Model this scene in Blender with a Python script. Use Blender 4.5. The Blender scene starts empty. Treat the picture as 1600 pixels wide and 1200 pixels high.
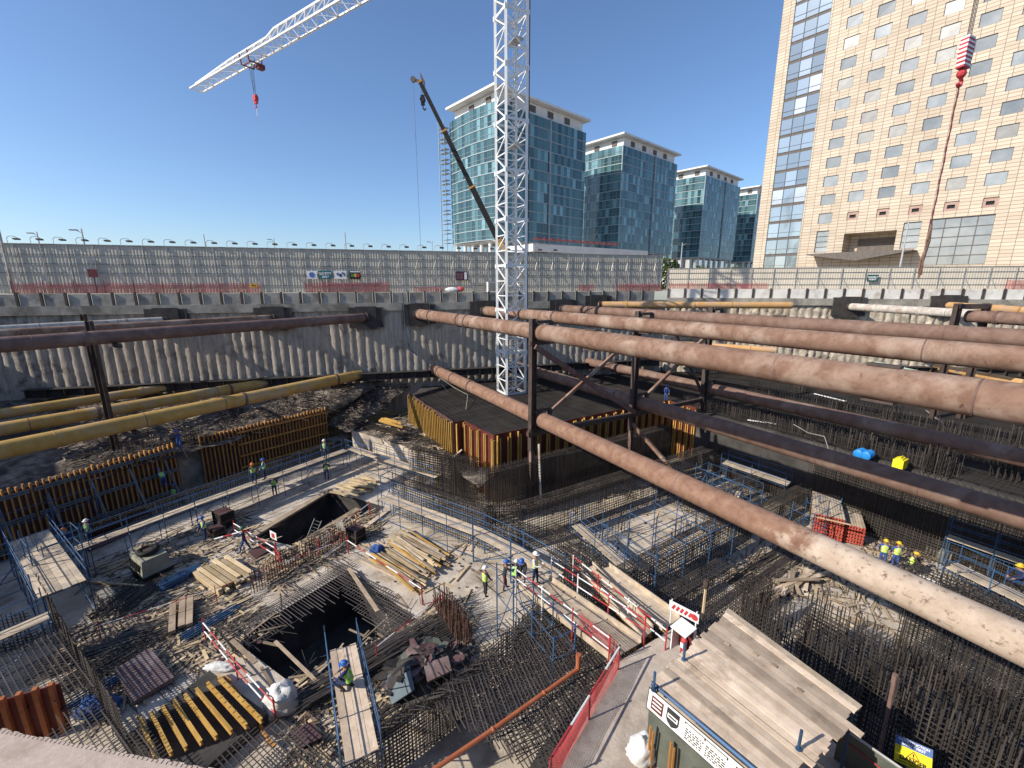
import bpy, bmesh, math, random
from mathutils import Vector as V, noise
random.seed(7)
R = random.Random(11)
SC = bpy.context.scene
COL = SC.collection
rad = math.radians
# ------------------------------------------------------------------ camera geometry (metres, eye 17 m above the slab)
F = 680.0; PIT = math.atan(155/680); CP, SP = math.cos(PIT), math.sin(PIT); EYE = 17.0
def ray(x, y):
    u = (x-800)/F; v = (600-y)/F
    return V((u, CP+v*SP, -SP+v*CP))
def at(x, y, z):                       # point of the plane at height z
    d = ray(x, y); t = (z-EYE)/d.z
    return V((d.x*t, d.y*t, z))
def aty(x, y, Y):
    d = ray(x, y); t = Y/d.y
    return V((d.x*t, Y, EYE+d.z*t))
def on_line(x, y, p, q):               # vertical plane through plan points p, q
    d = ray(x, y); n = V((-(q[1]-p[1]), q[0]-p[0], 0))
    t = (n.x*p[0]+n.y*p[1])/(n.x*d.x+n.y*d.y)
    return V((d.x*t, d.y*t, EYE+d.z*t))
E1 = V((.85, .527, 0)); E2 = V((.527, -.85, 0)); F1 = V((.53, .848, 0)); F2 = V((.848, -.53, 0)); UP = V((0, 0, 1))
def ab(a, b, z=0): return E1*a+E2*b+UP*z

# ------------------------------------------------------------------ mesh builder
class MB:
    def __init__(s): s.v = []; s.f = []; s.m = []
    def quad(s, a, b, c, d, m=0):
        n = len(s.v); s.v += [tuple(a), tuple(b), tuple(c), tuple(d)]; s.f.append((n, n+1, n+2, n+3)); s.m.append(m)
    def poly(s, pts, m=0):
        n = len(s.v); s.v += [tuple(p) for p in pts]; s.f.append(tuple(range(n, n+len(pts)))); s.m.append(m)
    def hexa(s, p, m=0):
        n = len(s.v); s.v += [tuple(q) for q in p]
        for f in ((0, 3, 2, 1), (4, 5, 6, 7), (0, 1, 5, 4), (1, 2, 6, 5), (2, 3, 7, 6), (3, 0, 4, 7)):
            s.f.append(tuple(n+i for i in f)); s.m.append(m)
    def box(s, c, sx, sy, sz, ux=None, m=0, uz=None):        # c: centre of the base
        ux = V((1, 0, 0)) if ux is None else V(ux).normalized(); uz = UP if uz is None else V(uz).normalized()
        uy = uz.cross(ux).normalized(); c = V(c); x = ux*(sx/2); y = uy*(sy/2); z = uz*sz
        s.hexa([c-x-y, c+x-y, c+x+y, c-x+y, c-x-y+z, c+x-y+z, c+x+y+z, c-x+y+z], m)
    def beam(s, a, b, w, h=None, m=0, up=UP):                # rectangular bar, w sideways, h along up
        h = w if h is None else h; a = V(a); b = V(b); d = (b-a)
        if d.length < 1e-6: return
        d.normalize(); x = d.cross(up)
        if x.length < 1e-3: x = d.cross(V((1, 0, 0)))
        x.normalize(); y = x.cross(d).normalized(); x = x*(w/2); y = y*(h/2)
        s.hexa([a-x-y, a+x-y, a+x+y, a-x+y, b-x-y, b+x-y, b+x+y, b-x+y], m)
    def rod(s, a, b, r, n=3, m=0, cap=False, r2=None):
        a = V(a); b = V(b); d = b-a
        if d.length < 1e-6: return
        d.normalize(); x = d.cross(UP)
        if x.length < 1e-3: x = d.cross(V((1, 0, 0)))
        x.normalize(); y = x.cross(d); k = len(s.v); r2 = r if r2 is None else r2
        for p, q in ((a, r), (b, r2)):
            for i in range(n):
                t = 2*math.pi*i/n+.4; s.v.append(tuple(p+x*(q*math.cos(t))+y*(q*math.sin(t))))
        for i in range(n):
            j = (i+1) % n; s.f.append((k+i, k+j, k+n+j, k+n+i)); s.m.append(m)
        if cap:
            s.f.append(tuple(k+i for i in reversed(range(n)))); s.m.append(m)
            s.f.append(tuple(k+n+i for i in range(n))); s.m.append(m)
    def path(s, pts, r, n=5, m=0):
        for i in range(len(pts)-1): s.rod(pts[i], pts[i+1], r, n, m, cap=True)
    def lathe(s, a, b, prof, n=20, m=0):                     # prof: (t along a-b, radius)
        a = V(a); b = V(b); d = (b-a).normalized(); x = d.cross(UP)
        if x.length < 1e-3: x = d.cross(V((1, 0, 0)))
        x.normalize(); y = x.cross(d); k = len(s.v); L = (b-a)
        for t, r in prof:
            c = a+L*t
            for i in range(n):
                w = 2*math.pi*i/n; s.v.append(tuple(c+x*(r*math.cos(w))+y*(r*math.sin(w))))
        for q in range(len(prof)-1):
            for i in range(n):
                j = (i+1) % n; s.f.append((k+q*n+i, k+q*n+j, k+(q+1)*n+j, k+(q+1)*n+i)); s.m.append(m)
        s.f.append(tuple(k+i for i in reversed(range(n)))); s.m.append(m)
        q = k+(len(prof)-1)*n; s.f.append(tuple(q+i for i in range(n))); s.m.append(m)
    def ball(s, c, rx, ry, rz, n=8, m=0, zmin=-1):
        c = V(c); k = len(s.v); rows = 6
        for i in range(rows+1):
            w = -math.pi/2+math.pi*i/rows; zz = max(math.sin(w), zmin)
            for j in range(n):
                t = 2*math.pi*j/n; s.v.append((c.x+rx*math.cos(w)*math.cos(t), c.y+ry*math.cos(w)*math.sin(t), c.z+rz*zz))
        for i in range(rows):
            for j in range(n):
                q = (j+1) % n; s.f.append((k+i*n+j, k+i*n+q, k+(i+1)*n+q, k+(i+1)*n+j)); s.m.append(m)
    def build(s, name, mats, parent=None, loc=None, smooth=False, angle=None):
        if not isinstance(mats, (list, tuple)): mats = [mats]
        if parent is not None:
            o0 = root_loc(parent); L = V((0, 0, 0))
        else:
            o0 = V(loc) if loc is not None else base_of(s.v); L = o0
        me = bpy.data.meshes.new(name)
        me.from_pydata([(x-o0.x, y-o0.y, z-o0.z) for x, y, z in s.v], [], s.f)
        for q in mats: me.materials.append(q)
        if len(mats) > 1: me.polygons.foreach_set('material_index', s.m)
        if smooth: me.polygons.foreach_set('use_smooth', [True]*len(s.f))
        me.update()
        o = bpy.data.objects.new(name, me); COL.objects.link(o); o.location = L
        if parent is not None: o.parent = parent
        if smooth and angle is not None:
            me.set_sharp_from_angle(angle=rad(angle))
        return o
def base_of(vs):
    n = len(vs); return V((sum(v[0] for v in vs)/n, sum(v[1] for v in vs)/n, min(v[2] for v in vs)))
def root_loc(o):
    while o.parent: o = o.parent
    return V(o.location)
def tag(o, label=None, cat=None, group=None, kind=None):
    if label: o['label'] = label
    if cat: o['category'] = cat
    if group: o['group'] = group
    if kind: o['kind'] = kind
    return o
def thing(name, label, cat, loc, group=None):
    o = bpy.data.objects.new(name, None); COL.objects.link(o); o.location = loc; o.empty_display_size = .2
    return tag(o, label, cat, group)
def dup(root, loc, rz=None, label=None):
    r = root.copy(); COL.objects.link(r); r.location = loc
    if rz is not None: r.rotation_euler = (0, 0, rz)
    if label: r['label'] = label
    for ch in list(root.children):
        c = ch.copy(); COL.objects.link(c); c.parent = r
        for g in list(ch.children):
            d = g.copy(); COL.objects.link(d); d.parent = c
    return r

# ------------------------------------------------------------------ materials
def nt(name):
    m = bpy.data.materials.new(name); m.use_nodes = True
    t = m.node_tree; b = t.nodes['Principled BSDF']; return m, t, b
def link(t, a, b): t.links.new(a, b)
def noise_node(t, scale, detail=5, rough=.6, stretch=None, coord='P', dist=0):
    n = t.nodes.new('ShaderNodeTexNoise'); n.inputs['Scale'].default_value = scale; n.inputs['Detail'].default_value = detail
    n.inputs['Roughness'].default_value = rough; n.inputs['Distortion'].default_value = dist
    if coord == 'P': src = t.nodes.new('ShaderNodeNewGeometry').outputs['Position']
    else: src = t.nodes.new('ShaderNodeTexCoord').outputs['Object']
    if stretch:
        mp = t.nodes.new('ShaderNodeMapping'); mp.inputs['Scale'].default_value = stretch; link(t, src, mp.inputs['Vector']); src = mp.outputs['Vector']
    link(t, src, n.inputs['Vector']); return n.outputs['Fac']
def ramp(t, fac, stops):
    r = t.nodes.new('ShaderNodeValToRGB'); e = r.color_ramp.elements
    while len(e) < len(stops): e.new(.5)
    for i, (p, c) in enumerate(stops):
        e[i].position = p; e[i].color = (*c, 1) if len(c) == 3 else c
    link(t, fac, r.inputs['Fac']); return r.outputs['Color']
def mixc(t, fac, a, b, mode='MIX'):
    n = t.nodes.new('ShaderNodeMix'); n.data_type = 'RGBA'; n.blend_type = mode
    for sock, val in ((n.inputs[0], fac), (n.inputs[6], a), (n.inputs[7], b)):
        if hasattr(val, 'links'): link(t, val, sock)
        elif isinstance(val, (int, float)): sock.default_value = val
        else: sock.default_value = (*val, 1)
    return n.outputs[2]
def mat(name, c1, c2=None, scale=3, c3=None, s3=.4, lo=.35, hi=.65, rough=.85, metal=0, bump=0, bscale=None, island=0, stretch=None, coord='P', thr=(.5, .62), spec=.3, detail=6, c4=None, s4=8, thr4=(.62, .7)):
    m, t, b = nt(name)
    col = None
    if c2 is not None:
        fac = noise_node(t, scale, detail, .62, stretch, coord)
        col = ramp(t, fac, [(lo, c1), (hi, c2)])
    if c3 is not None:
        f3 = noise_node(t, s3, 5, .65, None, coord, .3)
        g = ramp(t, f3, [(thr[0], (0, 0, 0)), (thr[1], (1, 1, 1))])
        col = mixc(t, g, col if col is not None else c1, c3)
    if c4 is not None:
        f4 = noise_node(t, s4, 6, .75, (1, 1, .35), coord, .6)
        col = mixc(t, ramp(t, f4, [(thr4[0], (0, 0, 0)), (thr4[1], (1, 1, 1))]), col if col is not None else c1, c4)
    if island:
        gi = t.nodes.new('ShaderNodeNewGeometry').outputs['Random Per Island']
        oi = t.nodes.new('ShaderNodeObjectInfo').outputs['Random']
        ad = t.nodes.new('ShaderNodeMath'); ad.operation = 'ADD'; link(t, gi, ad.inputs[0]); link(t, oi, ad.inputs[1])
        fr = t.nodes.new('ShaderNodeMath'); fr.operation = 'FRACT'; link(t, ad.outputs[0], fr.inputs[0])
        v = ramp(t, fr.outputs[0], [(0, (1-island,)*3), (1, (1+island*.5,)*3)])
        col = mixc(t, 1.0, col if col is not None else c1, v, 'MULTIPLY')
    if col is None: b.inputs['Base Color'].default_value = (*c1, 1)
    else: link(t, col, b.inputs['Base Color'])
    b.inputs['Roughness'].default_value = rough; b.inputs['Metallic'].default_value = metal
    b.inputs['Specular IOR Level'].default_value = spec
    if bump:
        h = noise_node(t, bscale or scale*3, 6, .7, None, coord)
        bn = t.nodes.new('ShaderNodeBump'); bn.inputs['Strength'].default_value = bump; bn.inputs['Distance'].default_value = .05
        link(t, h, bn.inputs['Height']); link(t, bn.outputs['Normal'], b.inputs['Normal'])
    return m
M = {}
M['slab'] = mat('slab_concrete', (.41, .345, .27), (.63, .55, .45), .9, c3=(.25, .20, .155), s3=.3, thr=(.52, .7), rough=.95, bump=.6, bscale=6)
M['path'] = mat('path_concrete', (.44, .37, .30), (.56, .48, .40), 2.5, c3=(.36, .30, .25), s3=.6, rough=.95, bump=.5, bscale=12)
M['rubble'] = mat('rubble', (.085, .07, .057), (.33, .28, .225), 1.4, c3=(.06, .05, .045), s3=.35, thr=(.45, .6), rough=1, bump=1, bscale=5)
M['street'] = mat('street_ground', (.32, .28, .23), (.42, .37, .31), .3, rough=.95, bump=.3, bscale=2)
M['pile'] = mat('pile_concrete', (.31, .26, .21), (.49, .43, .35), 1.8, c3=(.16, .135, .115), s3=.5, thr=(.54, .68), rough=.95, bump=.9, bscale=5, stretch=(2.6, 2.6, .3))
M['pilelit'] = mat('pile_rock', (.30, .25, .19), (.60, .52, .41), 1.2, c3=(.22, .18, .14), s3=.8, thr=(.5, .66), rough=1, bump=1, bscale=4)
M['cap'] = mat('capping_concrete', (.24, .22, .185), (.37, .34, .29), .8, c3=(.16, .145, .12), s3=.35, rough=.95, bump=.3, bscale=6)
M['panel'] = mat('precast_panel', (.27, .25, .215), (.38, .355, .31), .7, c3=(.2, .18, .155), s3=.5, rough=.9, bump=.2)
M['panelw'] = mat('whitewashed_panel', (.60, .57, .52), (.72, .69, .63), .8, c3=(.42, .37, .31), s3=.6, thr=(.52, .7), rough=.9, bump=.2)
M['rust'] = mat('rusty_pipe_steel', (.16, .088, .06), (.27, .17, .122), 1.7, lo=.3, hi=.7, c3=(.36, .265, .205), s3=.55, thr=(.47, .66), rough=.92, bump=.25, bscale=22, spec=.12, c4=(.11, .06, .045), s4=4.5, thr4=(.6, .68))
M['rust2'] = mat('brown_pipe_steel', (.135, .075, .054), (.22, .14, .105), 1.7, lo=.3, hi=.7, c3=(.28, .205, .16), s3=.5, thr=(.52, .75), rough=.78, bump=.18, bscale=16, spec=.25)
M['dusty'] = mat('dust_caked_pipe', (.33, .21, .15), (.52, .39, .30), 1.4, c3=(.56, .46, .37), s3=.6, thr=(.42, .62), rough=.95, bump=.4, bscale=9)
M['darkrust'] = mat('dark_maroon_pipe', (.13, .075, .062), (.20, .125, .105), 1.2, c3=(.27, .2, .17), s3=.45, thr=(.5, .75), rough=.75, bump=.15, bscale=16)
M['yellow'] = mat('ochre_pipe_paint', (.42, .25, .065), (.54, .35, .115), 1.0, c3=(.47, .36, .23), s3=.45, thr=(.48, .66), rough=.75, bump=.1, bscale=16)
M['orange'] = mat('pale_orange_pipe_paint', (.50, .27, .10), (.58, .36, .17), 1.2, c3=(.45, .3, .19), s3=.6, rough=.75, bump=.1)
M['teal'] = mat('pale_green_pipe_paint', (.30, .45, .36), (.42, .54, .44), 1.2, rough=.75, bump=.1)
M['palepipe'] = mat('cement_splashed_pipe', (.42, .38, .33), (.58, .54, .48), 1.6, c3=(.36, .27, .21), s3=.7, rough=.9, bump=.3)
M['nearpipe'] = mat('pink_dusty_concrete', (.46, .36, .29), (.55, .445, .37), 22, c3=(.37, .28, .22), s3=3.2, thr=(.5, .72), rough=.9, bump=.15, bscale=60)
M['steel'] = mat('dark_brown_steel', (.045, .032, .027), (.085, .058, .048), 2, rough=.65, bump=.1, spec=.4)
M['steelplate'] = mat('dark_steel_plate', (.03, .027, .025), (.06, .052, .048), 1.5, rough=.7)
M['rebar'] = mat('rebar_steel', (.04, .034, .03), (.08, .065, .056), .7, rough=.6, metal=0, island=.45, spec=.45)
M['matbar'] = mat('raft_bar_steel', (.03, .027, .026), (.06, .052, .048), .5, rough=.65, island=.4, spec=.35)
M['rebarlite'] = mat('weathered_rebar', (.085, .072, .063), (.15, .125, .11), .8, rough=.55, island=.45, spec=.5)
M['rebarrust'] = mat('rusty_rebar', (.075, .04, .03), (.13, .07, .05), 1, rough=.8, island=.4)
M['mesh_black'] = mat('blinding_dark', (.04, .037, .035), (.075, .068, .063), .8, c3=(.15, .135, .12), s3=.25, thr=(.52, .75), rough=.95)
M['white'] = mat('white_crane_paint', (.72, .72, .70), (.80, .80, .78), 1.5, rough=.45, spec=.5)
M['cable'] = mat('steel_cable', (.06, .06, .065), rough=.5)
M['red'] = mat('red_paint', (.40, .03, .04), (.48, .055, .06), 2, rough=.5)
M['maroon'] = mat('maroon_paint', (.10, .02, .025), (.16, .035, .035), 2, rough=.6)
M['plainwhite'] = mat('white_paint', (.76, .75, .73), (.82, .81, .79), 2, rough=.55)
M['blue'] = mat('scaffold_blue', (.028, .075, .16), (.05, .125, .25), 1.2, rough=.55, island=.35, spec=.45)
M['bluegrey'] = mat('waler_blue_grey', (.10, .14, .165), (.17, .20, .22), 1.2, rough=.6, island=.2)
M['galv'] = mat('galvanised_tube', (.36, .36, .35), (.46, .46, .45), 2, rough=.45, metal=.35)
M['board'] = mat('scaffold_board', (.46, .36, .25), (.64, .53, .40), 2.2, c3=(.40, .34, .27), s3=.9, rough=.85, island=.28, bump=.15, bscale=14)
M['deckwood'] = mat('weathered_deck_plank', (.52, .40, .295), (.72, .58, .44), 1.6, c3=(.37, .28, .20), s3=1.3, thr=(.55, .72), rough=.85, island=.5, bump=.2, bscale=18)
M['plank'] = mat('pale_timber', (.52, .39, .22), (.66, .52, .33), 1.5, rough=.8, island=.4)
M['plankold'] = mat('old_timber', (.30, .225, .155), (.45, .35, .25), 1.5, rough=.85, island=.45)
M['h20'] = mat('yellow_formwork_beam', (.45, .255, .055), (.56, .35, .10), 1.5, rough=.65, island=.2)
M['stud'] = mat('orange_brown_stud', (.40, .18, .045), (.52, .26, .075), 1.5, rough=.65, island=.3)
M['ply'] = mat('brown_film_ply', (.085, .045, .045), (.13, .075, .072), .9, c3=(.19, .14, .125), s3=.5, thr=(.55, .8), rough=.45, island=.2)
M['plyred'] = mat('dark_red_form_ply', (.10, .022, .02), (.16, .04, .033), .9, rough=.5, island=.2)
M['redend'] = mat('red_beam_end', (.46, .075, .05), (.56, .11, .075), 3, rough=.7, island=.3)
M['black'] = mat('black_rubber', (.008, .008, .009), (.018, .018, .018), 3, rough=.7)
M['olive'] = mat('dusty_olive_canopy', (.22, .22, .16), (.32, .31, .24), 1.5, rough=.7, bump=.1)
M['netred'] = mat('red_debris_net', (.50, .075, .08), (.56, .11, .11), 2, rough=.8)
M['hoard'] = None
M['tarp'] = mat('dark_tarp', (.09, .10, .085), (.14, .15, .12), 1.2, rough=.7, bump=.4, bscale=4)
M['bag'] = mat('white_bulk_bag', (.60, .60, .58), (.72, .72, .70), 3, rough=.8, bump=.6, bscale=8)
M['hivis'] = mat('hivis_yellow', (.50, .70, .03), (.58, .76, .06), 6, rough=.7)
M['limevest'] = mat('hivis_lime', (.22, .62, .03), (.28, .68, .05), 6, rough=.7)
M['silver'] = mat('reflective_strip', (.62, .62, .60), rough=.35)
M['navy'] = mat('navy_cloth', (.025, .035, .09), (.035, .05, .12), 8, rough=.9)
M['workblue'] = mat('blue_coverall', (.035, .075, .24), (.05, .10, .30), 8, rough=.9)
M['shirtwhite'] = mat('white_shirt', (.62, .62, .60), (.70, .70, .68), 8, rough=.9)
M['darkcloth'] = mat('charcoal_cloth', (.03, .03, .032), (.05, .05, .052), 8, rough=.9)
M['skin'] = mat('skin', (.30, .16, .095), (.36, .20, .125), 12, rough=.6)
M['hairm'] = mat('dark_hair', (.015, .012, .01), rough=.7)
M['hyellow'] = mat('yellow_helmet', (.72, .47, .03), rough=.35, c2=(.74, .5, .04), scale=3)
M['hblue'] = mat('blue_helmet', (.03, .12, .42), rough=.35, c2=(.04, .14, .45), scale=3)
M['hwhite'] = mat('white_helmet', (.78, .78, .76), rough=.35, c2=(.8, .8, .78), scale=3)
M['horange'] = mat('orange_helmet', (.55, .16, .04), rough=.4, c2=(.6, .2, .05), scale=3)
M['hgreen'] = mat('green_helmet', (.03, .14, .09), rough=.4, c2=(.04, .16, .1), scale=3)
M['upvc'] = mat('orange_drain_pipe', (.36, .10, .045), (.44, .15, .07), 2, rough=.5)
M['brightyellow'] = mat('yellow_plastic', (.80, .66, .02), (.84, .7, .04), 3, rough=.5)
M['drumblue'] = mat('blue_plastic', (.02, .22, .60), (.03, .26, .66), 3, rough=.4)
M['signblue'] = mat('sign_blue', (.10, .17, .40), rough=.5)
M['sign_teal'] = mat('sign_teal', (.02, .16, .17), rough=.5)
M['ink'] = mat('sign_ink', (.02, .02, .02), rough=.6)
M['greenplant'] = mat('hedge_leaf', (.045, .075, .02), (.09, .12, .035), 4, rough=.8, island=.4)

def corrugated(name, base, dirv):
    m, t, b = nt(name)
    f = noise_node(t, .6, 5, .6)
    col = ramp(t, f, [(.35, tuple(c*.85 for c in base)), (.65, base)])
    link(t, col, b.inputs['Base Color']); b.inputs['Roughness'].default_value = .6
    return m
M['hoard'] = corrugated('grey_corrugated_sheet', (.50, .455, .37), None)
M['hoardb'] = corrugated('beige_hoarding_sheet', (.62, .55, .44), None)

def glassmat(name, c1, c2, rough=.06):
    m, t, b = nt(name)
    gi0 = t.nodes.new('ShaderNodeNewGeometry').outputs['Random Per Island']; oi = t.nodes.new('ShaderNodeObjectInfo').outputs['Random']
    ad = t.nodes.new('ShaderNodeMath'); ad.operation = 'ADD'; link(t, gi0, ad.inputs[0]); link(t, oi, ad.inputs[1]); fr = t.nodes.new('ShaderNodeMath'); fr.operation = 'FRACT'; link(t, ad.outputs[0], fr.inputs[0]); gi = fr.outputs[0]
    col = ramp(t, gi, [(0, c1), (.72, c2), (.86, tuple(c*1.1 for c in c2)), (.93, tuple(min(.6, c*1.7+.05) for c in c2))])
    link(t, col, b.inputs['Base Color']); b.inputs['Roughness'].default_value = rough; b.inputs['Metallic'].default_value = .05; b.inputs['Specular IOR Level'].default_value = .5
    return m
M['glass'] = glassmat('teal_curtain_glass', (.022, .06, .07), (.085, .18, .20), .06)
M['glass2'] = glassmat('grey_blue_glass', (.22, .27, .30), (.34, .40, .43), .08); M['glass2'].node_tree.nodes['Principled BSDF'].inputs['Metallic'].default_value = .6
M['winblind'] = mat('curtained_window', (.25, .245, .225), (.34, .33, .30), .8, rough=.25, island=.3, spec=.7)
M['winglass'] = mat('tower_window_glass', (.20, .225, .23), (.34, .355, .35), .25, rough=.12, island=.3, spec=.9)
M['mullion'] = mat('pale_mullion', (.27, .33, .35), (.34, .39, .40), 1, rough=.5)
M['roofwhite'] = mat('white_render', (.66, .64, .60), (.74, .72, .68), .4, rough=.8)
M['louvre'] = mat('brown_louvre', (.10, .085, .075), (.14, .12, .105), 2, rough=.7)
def cladding():
    m, t, b = nt('beige_stone_cladding')
    tc = t.nodes.new('ShaderNodeTexCoord').outputs['Object']
    mp = t.nodes.new('ShaderNodeMapping'); mp.inputs['Rotation'].default_value = (rad(90), 0, 0); link(t, tc, mp.inputs['Vector'])
    br = t.nodes.new('ShaderNodeTexBrick'); br.offset = 0; br.inputs['Scale'].default_value = 1
    br.inputs['Brick Width'].default_value = 1.55; br.inputs['Row Height'].default_value = .583; br.inputs['Mortar Size'].default_value = .045
    br.inputs['Mortar Smooth'].default_value = .1; br.inputs['Bias'].default_value = 0
    br.inputs['Color1'].default_value = (.47, .39, .295, 1); br.inputs['Color2'].default_value = (.56, .48, .375, 1); br.inputs['Mortar'].default_value = (.23, .175, .125, 1)
    # rotate so that object x,z are the brick plane
    mp.inputs['Rotation'].default_value = (rad(-90), 0, 0)
    link(t, mp.outputs['Vector'], br.inputs['Vector'])
    f = noise_node(t, .12, 4, .6)
    g = ramp(t, f, [(.3, (.92, .9, .88)), (.7, (1.05, 1.05, 1.05))])
    col = mixc(t, 1.0, br.outputs['Color'], g, 'MULTIPLY')
    link(t, col, b.inputs['Base Color']); b.inputs['Roughness'].default_value = .75
    return m
M['clad'] = cladding()

def splash_pipe():
    m, t, b = nt('rusty_pipe_with_cement_dust')
    f = noise_node(t, 2.2, 6, .62); rust = ramp(t, f, [(.3, (.17, .085, .055)), (.7, (.30, .18, .12))])
    f2 = noise_node(t, 1.5, 6, .7); sand = ramp(t, f2, [(.3, (.36, .27, .20)), (.65, (.52, .42, .33))])
    f3 = noise_node(t, 5, 6, .7); sand = mixc(t, ramp(t, f3, [(.56, (0, 0, 0)), (.66, (1, 1, 1))]), sand, (.19, .13, .10))
    g = t.nodes.new('ShaderNodeNewGeometry').outputs['Position']; sx = t.nodes.new('ShaderNodeSeparateXYZ'); link(t, g, sx.inputs[0])
    mr = t.nodes.new('ShaderNodeMapRange'); mr.inputs[1].default_value = 17.0; mr.inputs[2].default_value = 12.0; mr.inputs[3].default_value = -.35; mr.inputs[4].default_value = .75; link(t, sx.outputs['Y'], mr.inputs[0])
    n2 = noise_node(t, 1.1, 5, .7); ad = t.nodes.new('ShaderNodeMath'); ad.operation = 'ADD'; link(t, mr.outputs[0], ad.inputs[0]); link(t, n2, ad.inputs[1])
    k = ramp(t, ad.outputs[0], [(.55, (0, 0, 0)), (.75, (1, 1, 1))])
    link(t, mixc(t, k, rust, sand), b.inputs['Base Color']); b.inputs['Roughness'].default_value = .9
    h = noise_node(t, 9, 6, .7); bn = t.nodes.new('ShaderNodeBump'); bn.inputs['Strength'].default_value = .35; bn.inputs['Distance'].default_value = .05; link(t, h, bn.inputs['Height']); link(t, bn.outputs['Normal'], b.inputs['Normal'])
    return m
M['rustsplash'] = splash_pipe()
# ------------------------------------------------------------------ setting
WA = V((-60, 37.3, 0)); WC = V((20.5, 58.7, 0)); WD = V((80, 46.8, 0))
WDIR = (WC-WA).normalized(); WN = V((WDIR.y, -WDIR.x, 0))           # into the pit
VDIR = (WD-WC).normalized(); VN = V((VDIR.y, -VDIR.x, 0))
GZ = 16.2
pit = [WA, WC, WD, V((80, -3, 0)), V((-42.5, -3, 0))]
def ring_ground():
    mb = MB(); ctr = V((5, 25, 0)); n = len(pit)
    for i in range(n):
        a = pit[i]; b = pit[(i+1) % n]
        def out(p, k): q = ctr+(p-ctr)*k; return V((q.x, q.y, GZ))
        ks = [1, 1.3, 2.5, 8, 60]
        for k in range(4):
            mb.quad(out(a, ks[k]), out(b, ks[k]), out(b, ks[k+1]), out(a, ks[k+1]))
    tag(mb.build('ground', M['street'], loc=(0, 0, GZ)), kind='structure')
ring_ground()

pit1 = [at(395, 838, 0), at(512, 766, 0), at(602, 792, 0), at(502, 864, 0)]
pit2 = [at(546, 890, 0), at(365, 1000, 0), at(478, 1085, 0), at(652, 968, 0)]
shaft = [ab(13.8, -8.6), ab(13.8, -14.0), ab(16.2, -14.0), ab(16.2, -8.6)]
def floor_sheet():
    bm = bmesh.new()
    def loop(ps):
        vs = [bm.verts.new((p.x, p.y, 0)) for p in ps]
        return [bm.edges.new((vs[i], vs[(i+1) % len(vs)])) for i in range(len(vs))]
    es = loop(pit)
    for h in (pit1, pit2): es += loop(h)
    bmesh.ops.triangle_fill(bm, use_beauty=True, use_dissolve=False, edges=es)
    for f in bm.faces:
        if f.normal.z < 0: f.normal_flip()
    me = bpy.data.meshes.new('site_floor'); bm.to_mesh(me); me.materials.append(M['slab'])
    o = bpy.data.objects.new('site_floor', me); COL.objects.link(o); tag(o, kind='structure')
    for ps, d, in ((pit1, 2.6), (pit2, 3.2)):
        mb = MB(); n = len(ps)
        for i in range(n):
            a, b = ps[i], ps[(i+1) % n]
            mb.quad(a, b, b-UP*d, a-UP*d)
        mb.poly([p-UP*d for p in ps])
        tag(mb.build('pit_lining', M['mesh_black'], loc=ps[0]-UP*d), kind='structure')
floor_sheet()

# retaining walls ---------------------------------------------------
def pile_wall(label, p, q, nrm, ztop, zbot, m, amp, rough, post_step, panel_m, with_posts=True, zc=0):
    t = thing('retaining_wall', label, 'retaining wall', (p+q)/2+UP*zbot)
    L = (q-p).length; d = (q-p).normalized()
    mb = MB(); nx = int(L/.16); nz = int((ztop-zbot)/.3)
    pts = []
    for j in range(nz+1):
        z = zbot+(ztop-zbot)*j/nz
        for i in range(nx+1):
            s = L*i/nx; ph = (s/.88) % 1.0
            off = amp*math.sqrt(max(0, 1-(2*ph-1)**2))
            pile_i = math.floor(s/.88)
            w = V((s*.3, z*.22, pile_i*3.7)); g = noise.noise(w)*rough*.7+noise.noise(V((s*4, z*2.2, 5)))*rough*.45
            g += max(0, noise.noise(V((s*.16, z*.3, 9.1)))-.05)*rough*2.4*noise.noise(V((s*1.9, z*1.9, 1)))
            x = p+d*s+nrm*(off+g-.1); pts.append((x.x, x.y, z))
    mb.v = pts
    for j in range(nz):
        for i in range(nx):
            k = j*(nx+1)+i; mb.f.append((k, k+1, k+nx+2, k+nx+1)); mb.m.append(0)
    mb.build('pile_face', m, t, smooth=True)
    mb = MB(); c = (p+q)/2-nrm*.05
    mb.box(c+UP*ztop, L, .9, .85, d); mb.build('capping_beam', M['cap'], t)
    n = int(L/post_step); up = MB()
    for i in range(n):
        a = p+d*(post_step*i+.16); b = p+d*(post_step*(i+1)-.16)
        mid = (a+b)/2+nrm*(.12+R.uniform(-.02, .02))
        pm = MB(); pm.box(mid+UP*(ztop+.85), (b-a).length, .22, 1.12+R.uniform(-.03, .03), d); pm.build('precast_panel', panel_m, t)
        pp = MB(); pc = p+d*(post_step*i)+nrm*.20
        pp.box(pc+UP*(ztop+.852), .2, .03, 1.2, d); pp.box(pc+nrm*.13+UP*(ztop+.852), .2, .03, 1.2, d); pp.box(pc+nrm*.065+UP*(ztop+.852), .03, .1, 1.25, d)
        pp.build('steel_post', M['steel'], t)
    return t
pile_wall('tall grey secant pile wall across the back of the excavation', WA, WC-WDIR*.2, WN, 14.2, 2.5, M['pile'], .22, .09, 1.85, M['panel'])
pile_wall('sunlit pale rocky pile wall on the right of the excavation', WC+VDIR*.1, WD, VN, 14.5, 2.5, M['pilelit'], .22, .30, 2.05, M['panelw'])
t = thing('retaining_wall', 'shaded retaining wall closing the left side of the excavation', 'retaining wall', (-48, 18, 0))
mb = MB(); a = V((-60, 37.3, 0)); b = V((-42.5, -3, 0)); mb.beam(a+V((-.6, 0, 8.1)), b+V((-.6, 0, 8.1)), 1.0, 16.2); mb.build('wall_face', M['pile'], t)
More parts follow.
